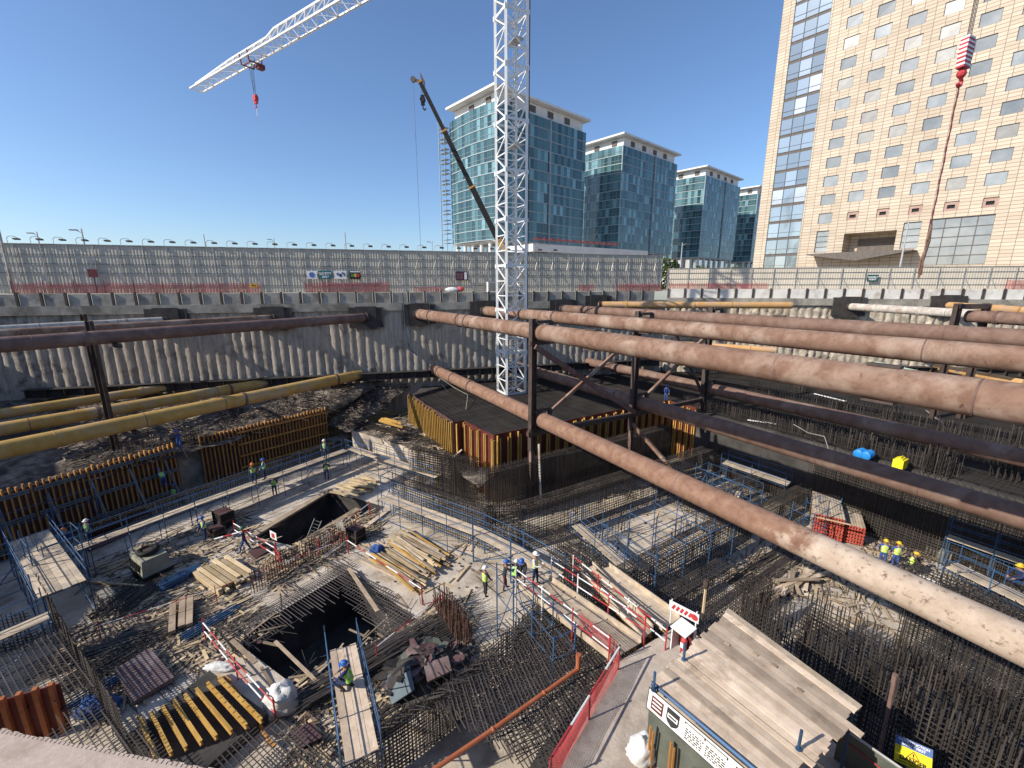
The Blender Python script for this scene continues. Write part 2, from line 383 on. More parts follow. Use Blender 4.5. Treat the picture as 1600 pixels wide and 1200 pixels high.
mb = MB(); mb.beam(a+V((-.3, 0, 16.85)), b+V((-.3, 0, 16.85)), .3, 1.3); mb.build('precast_panel', M['panel'], t)

# steel waler shelf at the foot of the far wall (dark ledge)
def waler(p, q, nrm, z, lab):
    t = thing('waler_beam', lab, 'steel beam', (p+q)/2+UP*z); d = (q-p).normalized(); L = (q-p).length; c = (p+q)/2+nrm*.85
    mb = MB(); mb.box(c+UP*z, L, .9, .05, d); mb.box(c+UP*(z+.75), L, .9, .05, d); mb.box(c+nrm*.05+UP*(z+.05), L, .05, .7, d); mb.build('flange_beam', M['steelplate'], t)
    mb = MB()
    for i in range(int(L/1.5)): mb.box(p+d*(i*1.5+.3)+nrm*1.1+UP*(z+.05), .04, .38, .7, d)
    mb.build('stiffener', M['steel'], t)
waler(WA+WDIR*14, WC-WDIR*1, WN, 6.5, 'dark steel waler along the foot of the grey pile wall')
waler(WC+VDIR*2, WD, VN, 6.5, 'dark steel waler along the foot of the sunlit rocky wall')

# hoardings ----------------------------------------------------------
def hoarding(label, p, q, nrm, z0, h, sheet_m, post_step, rails, brace=True, lean=1):
    t = thing('hoarding_fence', label, 'fence', (p+q)/2+UP*z0); d = (q-p).normalized(); L = (q-p).length
    mb = MB(); s = 0; k = 0
    prof = [(0, 0), (.10, 0), (.14, .018), (.24, .018)]
    xs = []
    while s < L:
        for a, o in prof: xs.append((s+a, o))
        s += .28
    for i in range(len(xs)-1):
        a = p+d*xs[i][0]+nrm*xs[i][1]; b = p+d*xs[i+1][0]+nrm*xs[i+1][1]
        mb.quad(a+UP*z0, b+UP*z0, b+UP*(z0+h), a+UP*(z0+h))
    mb.build('corrugated_sheet', sheet_m, t)
    mb = MB(); mb.box((p+q)/2+nrm*.03+UP*(z0+h), L, .14, .05, d); mb.build('top_trim', M['galv'], t)
    for zr in rails:
        mb = MB(); mb.box((p+q)/2+nrm*.06+UP*(z0+zr), L, .04, .05, d); mb.build('rail', M['bluegrey'], t)
    n = int(L/post_step)
    for i in range(n+1):
        c = p+d*(i*post_step)+nrm*.11
        mb = MB(); mb.box(c+UP*z0, .06, .05, h-.05, d); mb.build('post', M['galv'], t)
        if brace:
            mb = MB(); mb.beam(c+UP*(z0+h*.62), c+nrm*.95+d*(.12)+UP*(z0+.1), .035); mb.beam(c+nrm*.95+d*.12+UP*(z0+.12), c+UP*(z0+.12), .035)
            mb.beam(c+UP*(z0+h*.78), c+nrm*.25-d*.32+UP*(z0+h*.56), .035); mb.build('brace', M['galv'], t)
    return t
HA = WA-WN*1.6; HC = WC-WN*1.3-WDIR*.3
hoarding('tall grey corrugated hoarding along the top of the grey pile wall', HA, HC, WN, GZ, 4.55, M['hoard'], 2.05, (.7, 1.9, 2.75, 3.6))
VA = WC-VN*1.7+VDIR*.1; VB = WD-VN*1.7
hoarding('lower beige hoarding above the sunlit rocky wall', VA, VB, VN, GZ+.3, 2.6, M['hoardb'], 2.6, (.5, 1.25, 2.0))
# gooseneck floodlights
hd = (HC-HA).normalized()
def flood_proto():
    t = thing('floodlight', 'small gooseneck floodlight on the top edge of the grey hoarding', 'floodlight', (0, 0, 0), 'floodlights along the grey hoarding')
    mb = MB(); mb.path([V((0, 0, 0)), V((0, 0, .45)), hd*.2+V((0, 0, .62)), hd*.6+V((0, 0, .6)), hd*.8+V((0, 0, .45))], .025, 5); mb.build('arm', M['galv'], t)
    mb = MB(); mb.box(hd*.8+WN*.1+V((0, 0, .3)), .45, .3, .13, hd, uz=V((-.25, .1, 1))); mb.build('lamp_head', M['steel'], t)
    return t
fp = flood_proto()
for i in range(29):
    px = 14+i*36.3-(i*i)*.22
    w = on_line(px, 388, HA, HC)
    loc = V((w.x, w.y, GZ+4.6))
    if i == 0: fp.location = loc
    else: dup(fp, loc)

# lamp posts beyond
def lamp_post(px, ytop, ybot, Y, label, two=False, head=True, dx=-1):
    b = aty(px, ybot, Y); tp = aty(px+0.0, ytop, Y); b = V((b.x, Y, GZ)); h = tp.z-GZ
    t = thing('street_lamp', label, 'street lamp', b)
    mb = MB(); mb.rod(b, b+UP*h, .16, 8, cap=True, r2=.08); mb.build('pole', M['galv'], t)
    if head:
        mb = MB(); mb.rod(b+UP*(h*.93), b+UP*(h*.98)+V((dx*.8, 0, 0)), .06, 5, cap=True); mb.build('arm', M['galv'], t)
        mb = MB(); mb.box(b+UP*(h*.97)+V((dx*1.1, 0, 0)), .9, .4, .12); mb.build('lamp_head', M['steel'], t)
lamp_post(64, 362, 392, 75, 'thin lamp post with a short arm rising behind the hoarding far left')
lamp_post(134, 357, 392, 62, 'leaning grey lamp post with a long head behind the hoarding')
lamp_post(322, 366, 392, 90, 'slim bare mast behind the hoarding between two floodlights', head=False)
lamp_post(430, 372, 392, 110, 'short thin lamp post seen over the middle of the hoarding')
lamp_post(541, 362, 392, 85, 'thin aerial mast over the hoarding above the banners', head=False)
lamp_post(676, 376, 392, 130, 'small distant lamp post left of the glass building')
lamp_post(1063, 379, 420, 95, 'curved twin lamp post in front of the third glass building', dx=1)
lamp_post(1408, 345, 408, 62, 'straight lamp post in front of the tower entrance canopy', head=False)
t = thing('street_lamp', 'pale steel mast standing in front of the hoarding at the left edge', 'street lamp', on_line(22, 458, WA-WN*.6, WC-WN*.6))
p0 = on_line(22, 458, WA-WN*.6, WC-WN*.6); mb = MB(); mb.rod(V((p0.x, p0.y, GZ)), V((p0.x, p0.y, GZ+7.2)), .11, 8, cap=True); mb.build('pole', M['palepipe'], t)
mb = MB(); mb.box(V((p0.x, p0.y, GZ)), .5, .5, .08); mb.build('base_plate', M['steel'], t)

# red mesh fences
def net_fence(label, p, q, z0, h, step=.14, post=2.4, m='netred', r=.012, rowstep=.14, posts=True):
    t = thing('mesh_fence', label, 'mesh fence', (V(p)+V(q))/2); p = V(p); q = V(q); d = (q-p).normalized(); L = (q-p).length
    mb = MB(); n = int(L/step)
    side = d.cross(UP)
    def sag(s, zf): return side*(noise.noise(V((s*.5, zf, 2)))*.12)
    hh = lambda s: h*(.88+.14*noise.noise(V((s*.7, 3, 8))))
    for i in range(n+1):
        s = L*i/n; a = p+d*s; mb.rod(a+sag(s, 0)+UP*(z0-p.z+.0), a+sag(s, 1)+UP*(z0-p.z+hh(s)), r, 3)
    k = max(2, int(h/rowstep))
    for j in range(k+1):
        prev = None
        for i in range(int(L/.7)+2):
            s = min(L, .7*i); a = p+d*s+sag(s, j/k)+UP*(z0-p.z+hh(s)*j/k)
            if prev: mb.rod(prev, a, r, 3)
            prev = a
    mb.build('net', M[m], t)
    if posts:
        for i in range(int(L/post)+1):
            pm = MB(); a = p+d*min(L, i*post)+UP*(z0-p.z); pm.rod(a, a+UP*(h+.15), .03, 5, cap=True); pm.build('post', M['maroon'], t)
    return t
def fw(px): w = on_line(px, 458, WA-WN*.35, WC-WN*.35); return V((w.x, w.y, GZ))
net_fence('long sagging red mesh barrier below the left half of the grey hoarding', fw(20), fw(408), GZ, 1.05, r=.02)
net_fence('red mesh barrier below the four hoarding banners', fw(478), fw(608), GZ, 1.15, r=.02)
net_fence('short torn red mesh strip right of the four banners', fw(648), fw(692), GZ, .6, r=.02)
net_fence('red mesh piece leaning beside the crane mast on the wall top', fw(905), fw(928), GZ, .9, r=.02)
net_fence('red mesh barrier at the far corner of the grey hoarding', fw(962), fw(1034), GZ, 1.0, r=.02)
def fv(px): w = on_line(px, 446, WC-VN*.5, WD-VN*.5); return V((w.x, w.y, GZ+.3))
net_fence('red mesh barrier below the beige hoarding near the corner', fv(1046), fv(1200), GZ+.3, .75, r=.02)
net_fence('red mesh barrier below the beige hoarding at the far right', fv(1572), fv(1640), GZ+.3, 1.15, r=.02)

# banners
def txt(name, s, size, loc, xdir, zdir, m, parent, ext=.004, align='CENTER', bold=0):
    cu = bpy.data.curves.new(name, 'FONT'); cu.body = s; cu.size = size; cu.align_x = align; cu.align_y = 'CENTER'; cu.extrude = ext; cu.offset = bold
    o = bpy.data.objects.new(name, cu); COL.objects.link(o); cu.materials.append(m)
    x = V(xdir).normalized(); y = V(zdir).normalized(); n = x.cross(y).normalized(); y = n.cross(x)
    from mathutils import Matrix
    mw = Matrix(((x.x, y.x, n.x, 0), (x.y, y.y, n.y, 0), (x.z, y.z, n.z, 0), (0, 0, 0, 1)))
    dg = bpy.context.evaluated_depsgraph_get(); m2 = bpy.data.meshes.new_from_object(o.evaluated_get(dg)); bpy.data.objects.remove(o); o = bpy.data.objects.new(name, m2); COL.objects.link(o)
    if not m2.materials: m2.materials.append(m)
    o.parent = parent; o.matrix_local = Matrix.Translation(V(loc)-root_loc(parent)) @ mw
    return o
def banner(px0, px1, py0, py1, label, bg, p=HA, q=HC, n=WN, off=.32):
    a = on_line(px0, py1, p+n*off, q+n*off); b = on_line(px1, py1, p+n*off, q+n*off); h = on_line((px0+px1)/2, py0, p+n*off, q+n*off).z-(a.z+b.z)/2
    d = (b-a); d.z = 0; w = d.length; d.normalize(); c = V(((a.x+b.x)/2, (a.y+b.y)/2, (a.z+b.z)/2))
    t = thing('banner', label, 'banner', c); mb = MB(); mb.box(c, w, .03, h, d); mb.build('board', bg, t)
    def rect(name, x, z, ww, hh, m):     # fractions of the board, centre
        k = MB(); k.box(c+d*(w*(x-.5))+n*.025+UP*(h*(z-hh/2)), w*ww, .012, h*hh, d); return k.build(name, m, t)
    return t, c, d, w, h, rect
t, c, d, w, h, rect = banner(480, 496, 423, 436, 'white banner with a round blue emblem on the grey hoarding', M['plainwhite'])
mb = MB(); mb.lathe(c+UP*h*.5+WN*.02, c+UP*h*.5+WN*.035, [(0, h*.33), (1, h*.33)], 18); mb.build('emblem', M['signblue'], t)
t, c, d, w, h, rect = banner(499, 519, 423, 436, 'dark teal banner with white SAFETY FIRST lettering', M['sign_teal'])
txt('lettering', 'SAFETY', h*.42, c+UP*h*.64+WN*.03, d, UP, M['plainwhite'], t, bold=.01); txt('lettering', 'FIRST', h*.34, c+UP*h*.25+WN*.03, d, UP, M['plainwhite'], t, bold=.01)
t, c, d, w, h, rect = banner(523, 542, 423, 436, 'white banner with small purple and black logos', M['plainwhite'])
rect('logo', .28, .6, .2, .3, M['signblue']); rect('logo', .5, .45, .18, .35, M['ink']); rect('logo', .68, .72, .16, .2, M['maroon']); rect('logo', .82, .55, .12, .4, M['signblue'])
t, c, d, w, h, rect = banner(547, 564, 423, 436, 'dark banner with green yellow and red squares', M['ink'])
rect('square', .22, .45, .24, .4, mat('sign_green', (.06, .22, .06), rough=.6)); rect('square', .5, .45, .24, .4, mat('sign_gold', (.55, .42, .08), rough=.6)); rect('square', .78, .45, .24, .4, M['red']); rect('strip', .5, .88, .9, .14, M['plainwhite'])
t, c, d, w, h, rect = banner(712, 731, 424, 438, 'dark purple poster with a white side panel beside the crane mast', mat('poster_purple', (.06, .025, .045), rough=.5))
rect('picture', .35, .45, .55, .7, mat('poster_photo', (.22, .10, .05), (.10, .05, .12), 3, rough=.5)); rect('side_panel', .82, .5, .2, .8, M['plainwhite'])
t, c, d, w, h, rect = banner(390, 404, 441, 452, 'small round sign low on the hoarding near the red mesh', M['hoard'])
rect('emblem', .5, .5, .8, .5, M['brightyellow']); rect('lettering_strip', .5, .5, .55, .2, M['ink'])
t, c, d, w, h, rect = banner(1354, 1371, 428, 440, 'green assembly point sign on the beige hoarding', mat('sign_darkgreen', (.015, .075, .07), rough=.5), VA, VB, VN, .35)
txt('lettering', 'ASSEMBLY', h*.26, c+UP*h*.58+VN*.03, d, UP, M['plainwhite'], t, bold=.006); txt('lettering', 'POINT', h*.3, c+UP*h*.27+VN*.03, d, UP, M['plainwhite'], t, bold=.008); rect('border_strip', .5, .93, .96, .06, M['plainwhite'])
# wall-top clutter
p = fw(768); t = thing('site_cabinet', 'white cabinet standing on the wall top beside the crane mast', 'cabinet', p)
mb = MB(); mb.box(p, 1.0, .7, 1.15, WDIR); mb.build('body', M['plainwhite'], t); mb = MB(); mb.box(p+WN*.36+UP*.1, .85, .02, .95, WDIR); mb.build('door', M['panel'], t); mb = MB(); mb.box(p+UP*1.152, 1.08, .78, .05, WDIR); mb.build('lid', M['galv'], t)
p = fw(706); t = thing('sack_heap', 'white and red sacks heaped on the wall top', 'sacks', p); mb = MB(); mb.ball(p+UP*.25, .8, .4, .3, 10); mb.build('sack', M['bag'], t); mb = MB(); mb.ball(p+WDIR*1.0+UP*.3, .45, .35, .32, 9); mb.build('sack', M['netred'], t)
p = fw(152); t = thing('sign_post', 'dark red square sign on a post above the left wall', 'sign', p); mb = MB(); mb.rod(p, p+UP*1.9, .05, 6, cap=True); mb.build('post', M['maroon'], t); mb = MB(); mb.box(p+UP*1.5+WN*.06, .75, .04, .75, WDIR); mb.build('sign_board', M['maroon'], t)
# ------------------------------------------------------------------ glass office blocks (built once at the origin: corner at 0,0, right facade along +x, left facade along +y)
def office_proto(label):
    t = thing('office_building', label, 'building', (0, 0, 0), 'glass office blocks behind the site')
    LX, LY = 38.5, 22.0; z0, z1 = 12.9, 48.6; nf = 12; fh = (z1-z0)/nf
    RR = random.Random(3)
    for k in range(nf):
        mb = MB(); za = z0+fh*k; zb = za+fh
        for i in range(26):                     # right facade panes
            a, b = LX*i/26, LX*(i+1)/26; j = RR.uniform(-.02, .02)
            mb.quad((a, j*.6, za), (b, j*.6+RR.uniform(-.012, .012), za), (b, j*.6, zb), (a, j*.6+RR.uniform(-.012, .012), zb))
        for i in range(15):
            a, b = LY*i/15, LY*(i+1)/15
            bow = lambda y: -0.9*math.sin(math.pi*y/LY)
            mb.quad((bow(b), b, za), (bow(a)+RR.uniform(-.012, .012), a, za), (bow(a), a, zb), (bow(b)+RR.uniform(-.012, .012), b, zb))
        mb.build('window_band', M['glass'], t)
        fb = MB(); fb.box((LX/2, -.06, za-.02), LX+.1, .12, .24)
        for i in range(8):
            a, b = LY*i/8, LY*(i+1)/8; p = V((bow(a)-.08, a, za)); q = V((bow(b)-.08, b, za)); fb.beam(p+UP*.1, q+UP*.1, .16, .26); fb.beam(p+UP*1.2, q+UP*1.2, .06, .07)
        fb.build('floor_band', M['mullion'], t)
    mb = MB()
    for i in range(27): mb.box((LX*i/26, -.02, z0), .035, .05, z1-z0)
    for i in range(16): y = LY*i/15; mb.box((bow(y)-.05, y, z0), .07, .05, z1-z0)
    mb.box((0, 0, z0), .3, .3, z1-z0); mb.box((LX*.56, -.25, z0), .4, .5, z1-z0+.3); mb.build('mullion', M['mullion'], t)
    mb = MB(); mb.box((LX/2+2.5, LY/2+1.5, 0), LX-7, LY-5, z0-.4); mb.build('lobby_wall', M['glass2'], t)
    mb = MB(); mb.box((LX/2, LY/2, z0-.35), LX, LY-.6, .33); mb.build('soffit', M['roofwhite'], t)
    mb = MB(); mb.quad((LX, 0, z0), (LX, LY, z0), (LX, LY, z1), (LX, 0, z1)); mb.quad((LX, LY, z0), (0, LY, z0), (0, LY, z1), (LX, LY, z1)); mb.quad((0, 0, z1), (LX, 0, z1), (LX, LY, z1), (0, LY, z1)); mb.build('rear_wall', M['glass2'], t)
    for x, y in [(1, 4+i*4.2) for i in range(5)]+[(2+i*6, 1) for i in range(7)]:
        mb = MB(); mb.rod((x, y, 0), (x, y, z0), .55, 10); mb.build('column', M['roofwhite'], t)
    mb = MB(); mb.box((LX/2+.6, LY/2+.4, z1), LX-2.4, LY-1.4, 3.4); mb.build('penthouse_wall', M['roofwhite'], t)
    for i in range(4):
        mb = MB(); mb.box((7.5+i*7.6, .98, z1+1.0), 2.4, .12, 1.7); mb.build('louvre', M['louvre'], t)
    for i in range(2):
        mb = MB(); mb.box((1.62, 5+i*8, z1+1.0), .12, 2.2, 1.7); mb.build('louvre', M['louvre'], t)
    mb = MB(); mb.box((LX/2+.3, LY/2, z1+3.5), LX+2.2, LY+1.6, .6); mb.build('roof', M['roofwhite'], t)
    for k in range(nf):                       # projecting sunshade fins at the far end of the left facade
        mb = MB(); za = z0+fh*k+.3; mb.box((-1.2, LY+1.4, za), 2.0, 3.0, .12); mb.box((-1.2, LY+1.4, za+1.1), 2.0, 3.0, .08); mb.build('balcony_fin', M['mullion'], t)
    mb = MB(); mb.box((-2.2, LY+2.9, 2), .22, .22, z1-1); mb.box((-2.2, LY, 2), .16, .16, z1-1); mb.build('fin_post', M['mullion'], t)
    return t
RZ = math.atan2(.665, .747)
of = office_proto('tall teal glass office block with white roof slab directly behind the crane mast')
def corner(px, py, top):
    d = ray(px, py); s = top/d.z; return V((d.x*s, d.y*s, 0))
c1 = corner(768, 127, 52.6); GB = 69.6-52.75
of.location = (c1.x+.9, c1.y+1.2, GB); of.rotation_euler = (0, 0, RZ)
c2 = corner(972, 205, 52.6); c3 = corner(1103, 257, 52.6); c4 = c3+(c3-c1)/2
dup(of, (c2.x+.9, c2.y+1.2, GB), RZ, 'second dark glass office block with white roof, just right of the crane mast block')
dup(of, (c3.x+.9, c3.y+1.2, GB), RZ, 'third and smaller looking blue glass office block left of the beige tower')
dup(of, (c4.x+.9, c4.y+1.2, GB), RZ, 'farthest glass office block, a dark sliver beside the beige tower')

# podium terraces
def podium(label, px0, px1, Y, zt, h, roofm):
    a = aty(px0, 400, Y); b = aty(px1, 400, Y+ (22 if px1 > 950 else 0)); t = thing('podium_building', label, 'building', V(((a.x+b.x)/2, (a.y+b.y)/2+5, GZ))); d = (b-a); d.z = 0; L = d.length; d.normalize(); c = V(((a.x+b.x)/2, (a.y+b.y)/2+6, 0)); nn = V((-d.y, d.x, 0))
    mb = MB(); mb.box(c+UP*GZ, L-1, 11, zt-GZ-h, d); mb.build('wall', M['roofwhite'], t)
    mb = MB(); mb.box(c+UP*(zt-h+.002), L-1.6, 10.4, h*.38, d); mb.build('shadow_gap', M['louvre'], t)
    mb = MB(); mb.box(c+UP*(zt-h*.6), L+1.4, 13, h*.6, d); mb.build('terrace_slab', M['roofwhite'], t)
    return c, d, L, t
c, d, L, t = podium('low white podium with layered terrace edges in front of the glass blocks', 812, 990, 105, 26.3, 2.8, None)
for i in range(13):
    p = c-d*(L*.36)+d*(i*L*.06)+V((0, 0, 26.3)); u = thing('parasol', 'maroon parasol in the row on the white podium terrace', 'parasol', p, 'maroon parasols on the podium terrace')
    mb = MB(); mb.rod(p, p+UP*2.2, .04, 5, cap=True); mb.build('pole', M['galv'], u); mb = MB(); mb.lathe(p+UP*1.7, p+UP*2.4, [(0, 1.3), (1, .05)], 8); mb.build('canopy', M['maroon'], u)
podium('dark low podium block between the glass blocks and the beige tower', 1046, 1150, 122, 21.5, 1.6, None)
def bush(px, Y, w, h, label):
    p = aty(px, 410, Y); p = V((p.x, Y, GZ)); t = thing('hedge_bush', label, 'shrub', p); mb = MB(); RB = random.Random(px)
    for i in range(900):
        a = RB.uniform(0, 6.3); r = math.sqrt(RB.random())*w; z = RB.random()**.7*h; q = p+V((r*math.cos(a), r*math.sin(a)*.5, z*(1-.4*(r/w)**2))); n = V((RB.uniform(-1, 1), RB.uniform(-1, 1), RB.uniform(-.2, 1))).normalized(); x = n.cross(UP).normalized()*.17; y = n.cross(x)*1.0
        mb.quad(q-x-y, q+x-y, q+x+y, q-x+y)
    mb.build('foliage', M['greenplant'], t); mb = MB(); mb.rod(p, p+UP*h*.6, .1, 6); mb.build('stem', M['plankold'], t)
bush(1043, 75, 2.6, 5.2, 'low green bush above the hoarding corner'); bush(1098, 100, 4, 5.0, 'green hedge in front of the dark podium'); bush(1150, 100, 4.5, 5.0, 'green hedge at the foot of the beige tower')

# ------------------------------------------------------------------ beige tower (local x along the facade to the right, y into the building)
TP = V((56.1, 105.1, GZ)); TD = V((.633, -.774, 0)); TRZ = math.atan2(TD.y, TD.x)
t = thing('tower_building', 'tall beige stone clad tower with square windows and a glass strip', 'building', TP)
def tb(mb, name, m):
    o = mb.build(name, m, None, loc=(0, 0, 0)); o.parent = t; o.location = (0, 0, 0); return o
TH = 62.0; TX1 = 52.0
col_x = [13.15+4.66*i for i in range(8)]; rows = [17.75+3.5*k for k in range(12)]; ww, wh = 2.5, 2.0
def facade_sheet(x0, x1, zt, holes, depth=.5):
    xs = sorted({x0, x1, *[h[0] for h in holes], *[h[1] for h in holes]}); zs = sorted({0, zt, *[h[2] for h in holes], *[h[3] for h in holes]})
    mb = MB()
    for i in range(len(xs)-1):
        for j in range(len(zs)-1):
            cx, cz = (xs[i]+xs[i+1])/2, (zs[j]+zs[j+1])/2
            if any(h[0] < cx < h[1] and h[2] < cz < h[3] for h in holes): continue
            mb.quad((xs[i], 0, zs[j]), (xs[i+1], 0, zs[j]), (xs[i+1], 0, zs[j+1]), (xs[i], 0, zs[j+1]))
    for a, b, c, d in holes:
        mb.quad((a, 0, c), (a, depth, c), (a, depth, d), (a, 0, d)); mb.quad((b, depth, c), (b, 0, c), (b, 0, d), (b, depth, d))
        mb.quad((a, depth, d), (b, depth, d), (b, 0, d), (a, 0, d)); mb.quad((a, 0, c), (b, 0, c), (b, depth, c), (a, depth, c))
    return mb
holes = []; kinds = []
for i, x in enumerate(col_x):
    for k, z in enumerate(rows):
        if i == 0 and k > 11: continue
        holes.append((x-ww/2, x+ww/2, z-wh/2, z+wh/2)); kinds.append('window')
for i in range(1, 7): holes.append((col_x[i]-.95, col_x[i]+.95, 13.3, 14.9)); kinds.append('opening')
holes.append((col_x[0]-1.2, col_x[0]+1.2, 13.1, 15.1)); kinds.append('window')
holes.append((col_x[0]-1.1, col_x[0]+1.1, 7.4, 11.7)); kinds.append('tall')
holes.append((col_x[3]-1.25, col_x[3]+1.25, 7.3, 12.0)); kinds.append('tall')
holes.append((col_x[1]-.9, col_x[2]+2.6, 7.2, 10.8)); kinds.append('portal')
holes.append((29.4, 37.4, 4.2, 12.2)); kinds.append('grid'); holes.append((41.8, 49, 4.2, 12.2)); kinds.append('grid')
tb(facade_sheet(9.0, TX1, TH, holes), 'wall', M['clad'])
# glass strip and left stone pier
mb = facade_sheet(0, 2.3, TH, []); tb(mb, 'corner_pier', M['clad'])
mb = MB(); mb.quad((0, 14, 0), (0, 0, 0), (0, 0, TH), (0, 14, TH)); tb(mb, 'side_wall', M['clad'])
RR = random.Random(5)
for k in range(17):
    z = 0+3.5*k; mb = MB()
    for i in range(3):
        a, b = 2.3+6.7*i/3, 2.3+6.7*(i+1)/3; jj = RR.uniform(-.01, .02)
        mb.quad((a, .15+jj, z+.55), (b, .15, z+.55), (b, .15+jj, z+3.5), (a, .15, z+3.5))
    tb(mb, 'glazing_band', M['glass2'])
    mb = MB(); mb.quad((2.3, .13, z), (9.0, .13, z), (9.0, .13, z+.55), (2.3, .13, z+.55)); mb.box((5.65, .1, z+.5), 6.7, .1, .09); mb.box((5.65, .1, z+1.5), 6.7, .05, .05); tb(mb, 'spandrel', M['louvre'])
mb = MB()
for i in range(4): mb.box((2.35+6.6*i/3, .08, 0), .08, .12, TH)
tb(mb, 'mullion', M['bluegrey'])
for (a, b, c, d), kd in zip(holes, kinds):
    mb = MB(); zc = (c+d)/2
    if kd == 'window':
        jj = R.uniform(-.015, .015)
        mb.quad((a, .16+jj, c), (b, .16, c), (b, .16+jj, d), (a, .16, d)); o = tb(mb, 'window', M['winblind'] if RR.random() < .3 else M['winglass'])
        fr = MB(); w_ = .055
        fr.box(((a+b)/2, .1, c), b-a, .1, w_); fr.box(((a+b)/2, .1, d-w_), b-a, .1, w_); fr.box((a+w_/2, .1, c+w_), w_, .1, d-c-2*w_); fr.box((b-w_/2, .1, c+w_), w_, .1, d-c-2*w_)
        f = fr.build('frame', M['louvre'], None, loc=(0, 0, 0)); f.parent = o; f.location = (0, 0, 0)
    elif kd == 'opening':
        cx = (a+b)/2
        for x0_, x1_, z0_, z1_ in ((a, cx-.55, c, d), (cx+.45, b, c, d), (cx-.55, cx+.45, d-.55, d), (cx-.55, cx+.45, c, c+.45)):
            mb.quad((x0_, .2, z0_), (x1_, .2, z0_), (x1_, .2, z1_), (x0_, .2, z1_))
        tb(mb, 'boarded_opening', mat('pink_boarding%d' % len(t.children), (.33, .22, .18), (.42, .30, .25), 2))
        k2 = MB(); k2.quad((cx-.55, .45, c), (cx+.45, .45, c), (cx+.45, .45, d), (cx-.55, .45, d)); tb(k2, 'dark_opening', M['black'])
    elif kd in ('tall', 'grid'):
        mb.quad((a, .3, c), (b, .3, c), (b, .3, d), (a, .3, d)); o = tb(mb, 'large_window', M['winglass'])
        fr = MB(); nx = 1 if kd == 'tall' else 4; nz = 4 if kd == 'tall' else 5
        for i in range(nx+1): fr.box((a+(b-a)*i/nx, .26, c), .1, .1, d-c)
        for j in range(nz+1): fr.box(((a+b)/2, .25, c+(d-c-.1)*j/nz), b-a, .1, .1)
        f = fr.build('frame', M['louvre'], None, loc=(0, 0, 0)); f.parent = o; f.location = (0, 0, 0)
    else:
        mb.quad((a, .5, c), (a, 4, c), (a, 4, d), (a, .5, d)); mb.quad((b, 4, c), (b, .5, c), (b, .5, d), (b, 4, d)); mb.quad((a, 4, d), (b, 4, d), (b, .5, d), (a, .5, d)); mb.quad((a, 4, c), (b, 4, c), (b, 4, d), (a, 4, d)); mb.quad((a, .5, c), (b, .5, c), (b, 4, c), (a, 4, c))
        tb(mb, 'portal_recess', M['clad'])
        k2 = MB(); k2.box(((a+b)/2+.8, 3.7, c), (b-a)*.8, .1, 2.6); tb(k2, 'portal_door', M['louvre'])
mb = MB()                                   # butterfly entrance canopy
xm = (col_x[1]+col_x[2])/2+.2
zq = 3.1
mb.hexa([(xm-8.2, -4.6, zq+3.6), (xm, -4.6, zq+2.2), (xm, -.1, zq+2.6), (xm-8.2, -.1, zq+3.6), (xm-8.2, -4.6, zq+3.8), (xm, -4.6, zq+3.9), (xm, -.1, zq+3.9), (xm-8.2, -.1, zq+3.8)])
mb.hexa([(xm, -4.6, zq+2.2), (xm+8.2, -4.6, zq+3.6), (xm+8.2, -.1, zq+3.6), (xm, -.1, zq+2.6), (xm, -4.6, zq+3.9), (xm+8.2, -4.6, zq+3.8), (xm+8.2, -.1, zq+3.8), (xm, -.1, zq+3.9)])
tb(mb, 'entrance_canopy', M['louvre'])
mb = MB(); mb.quad((TX1, 0, 0), (TX1, 14, 0), (TX1, 14, TH), (TX1, 0, TH)); mb.quad((TX1, 14, 0), (0, 14, 0), (0, 14, TH), (TX1, 14, TH)); mb.quad((0, 0, TH), (TX1, 0, TH), (TX1, 14, TH), (0, 14, TH)); tb(mb, 'rear_wall', M['clad'])
t.rotation_euler = (0, 0, TRZ)

# ------------------------------------------------------------------ tower crane
CB = at(799, 612, 5.5); CZ = 47.6
t = thing('tower_crane', 'white lattice tower crane rising from the dark rebar raft', 'tower crane', CB)
ca = rad(27); cx = V((math.cos(ca), math.sin(ca), 0)); cy = V((-cx.y, cx.x, 0)); hs = 1.12
crn = [cx*hs-cy*hs, cx*hs+cy*hs, -cx*hs+cy*hs, -cx*hs-cy*hs]
zb = 5.5; nsec = 9; sh = (CZ-2-zb)/nsec
for k in range(nsec):
    mb = MB(); z0 = zb+sh*k; z1 = z0+sh
    for q in range(4):
        a, b = CB+crn[q], CB+crn[(q+1) % 4]; a = V((a.x, a.y, 0)); b = V((b.x, b.y, 0))
        mb.beam(a+UP*z0, a+UP*z1, .25)
        mb.beam(a+UP*(z0+.05), b+UP*(z0+.05), .10, .22); n3 = 3
        for j in range(n3):
            zz0 = z0+sh*j/n3; zz1 = z0+sh*(j+1)/n3
            if (j+q) % 2: mb.beam(a+UP*zz0, b+UP*zz1, .10)
            else: mb.beam(b+UP*zz0, a+UP*zz1, .10)
            mb.beam(a+UP*zz1, b+UP*zz1, .09)
    for q in range(4): mb.box(CB-UP*CB.z+crn[q]+UP*(z1-.2), .3, .3, .4, cx)
    mb.build('mast_section', M['white'], t)
mb = MB()
for k in range(0, nsec):
    z0 = zb+sh*k+sh*.55; c = V((CB.x, CB.y, 0)); 
    if k in (2, 5, 7): mb = MB(); mb.box(c+cx*.45+UP*z0, .9, 1.9, .06, cx); mb.build('ladder_platform', M['galv'], t)
mb = MB(); c0 = V((CB.x, CB.y, 0))
for s_ in (-.2, .2): mb.rod(c0+cy*s_+cx*.3+UP*zb, c0+cy*s_+cx*.3+UP*CZ, .03, 4)
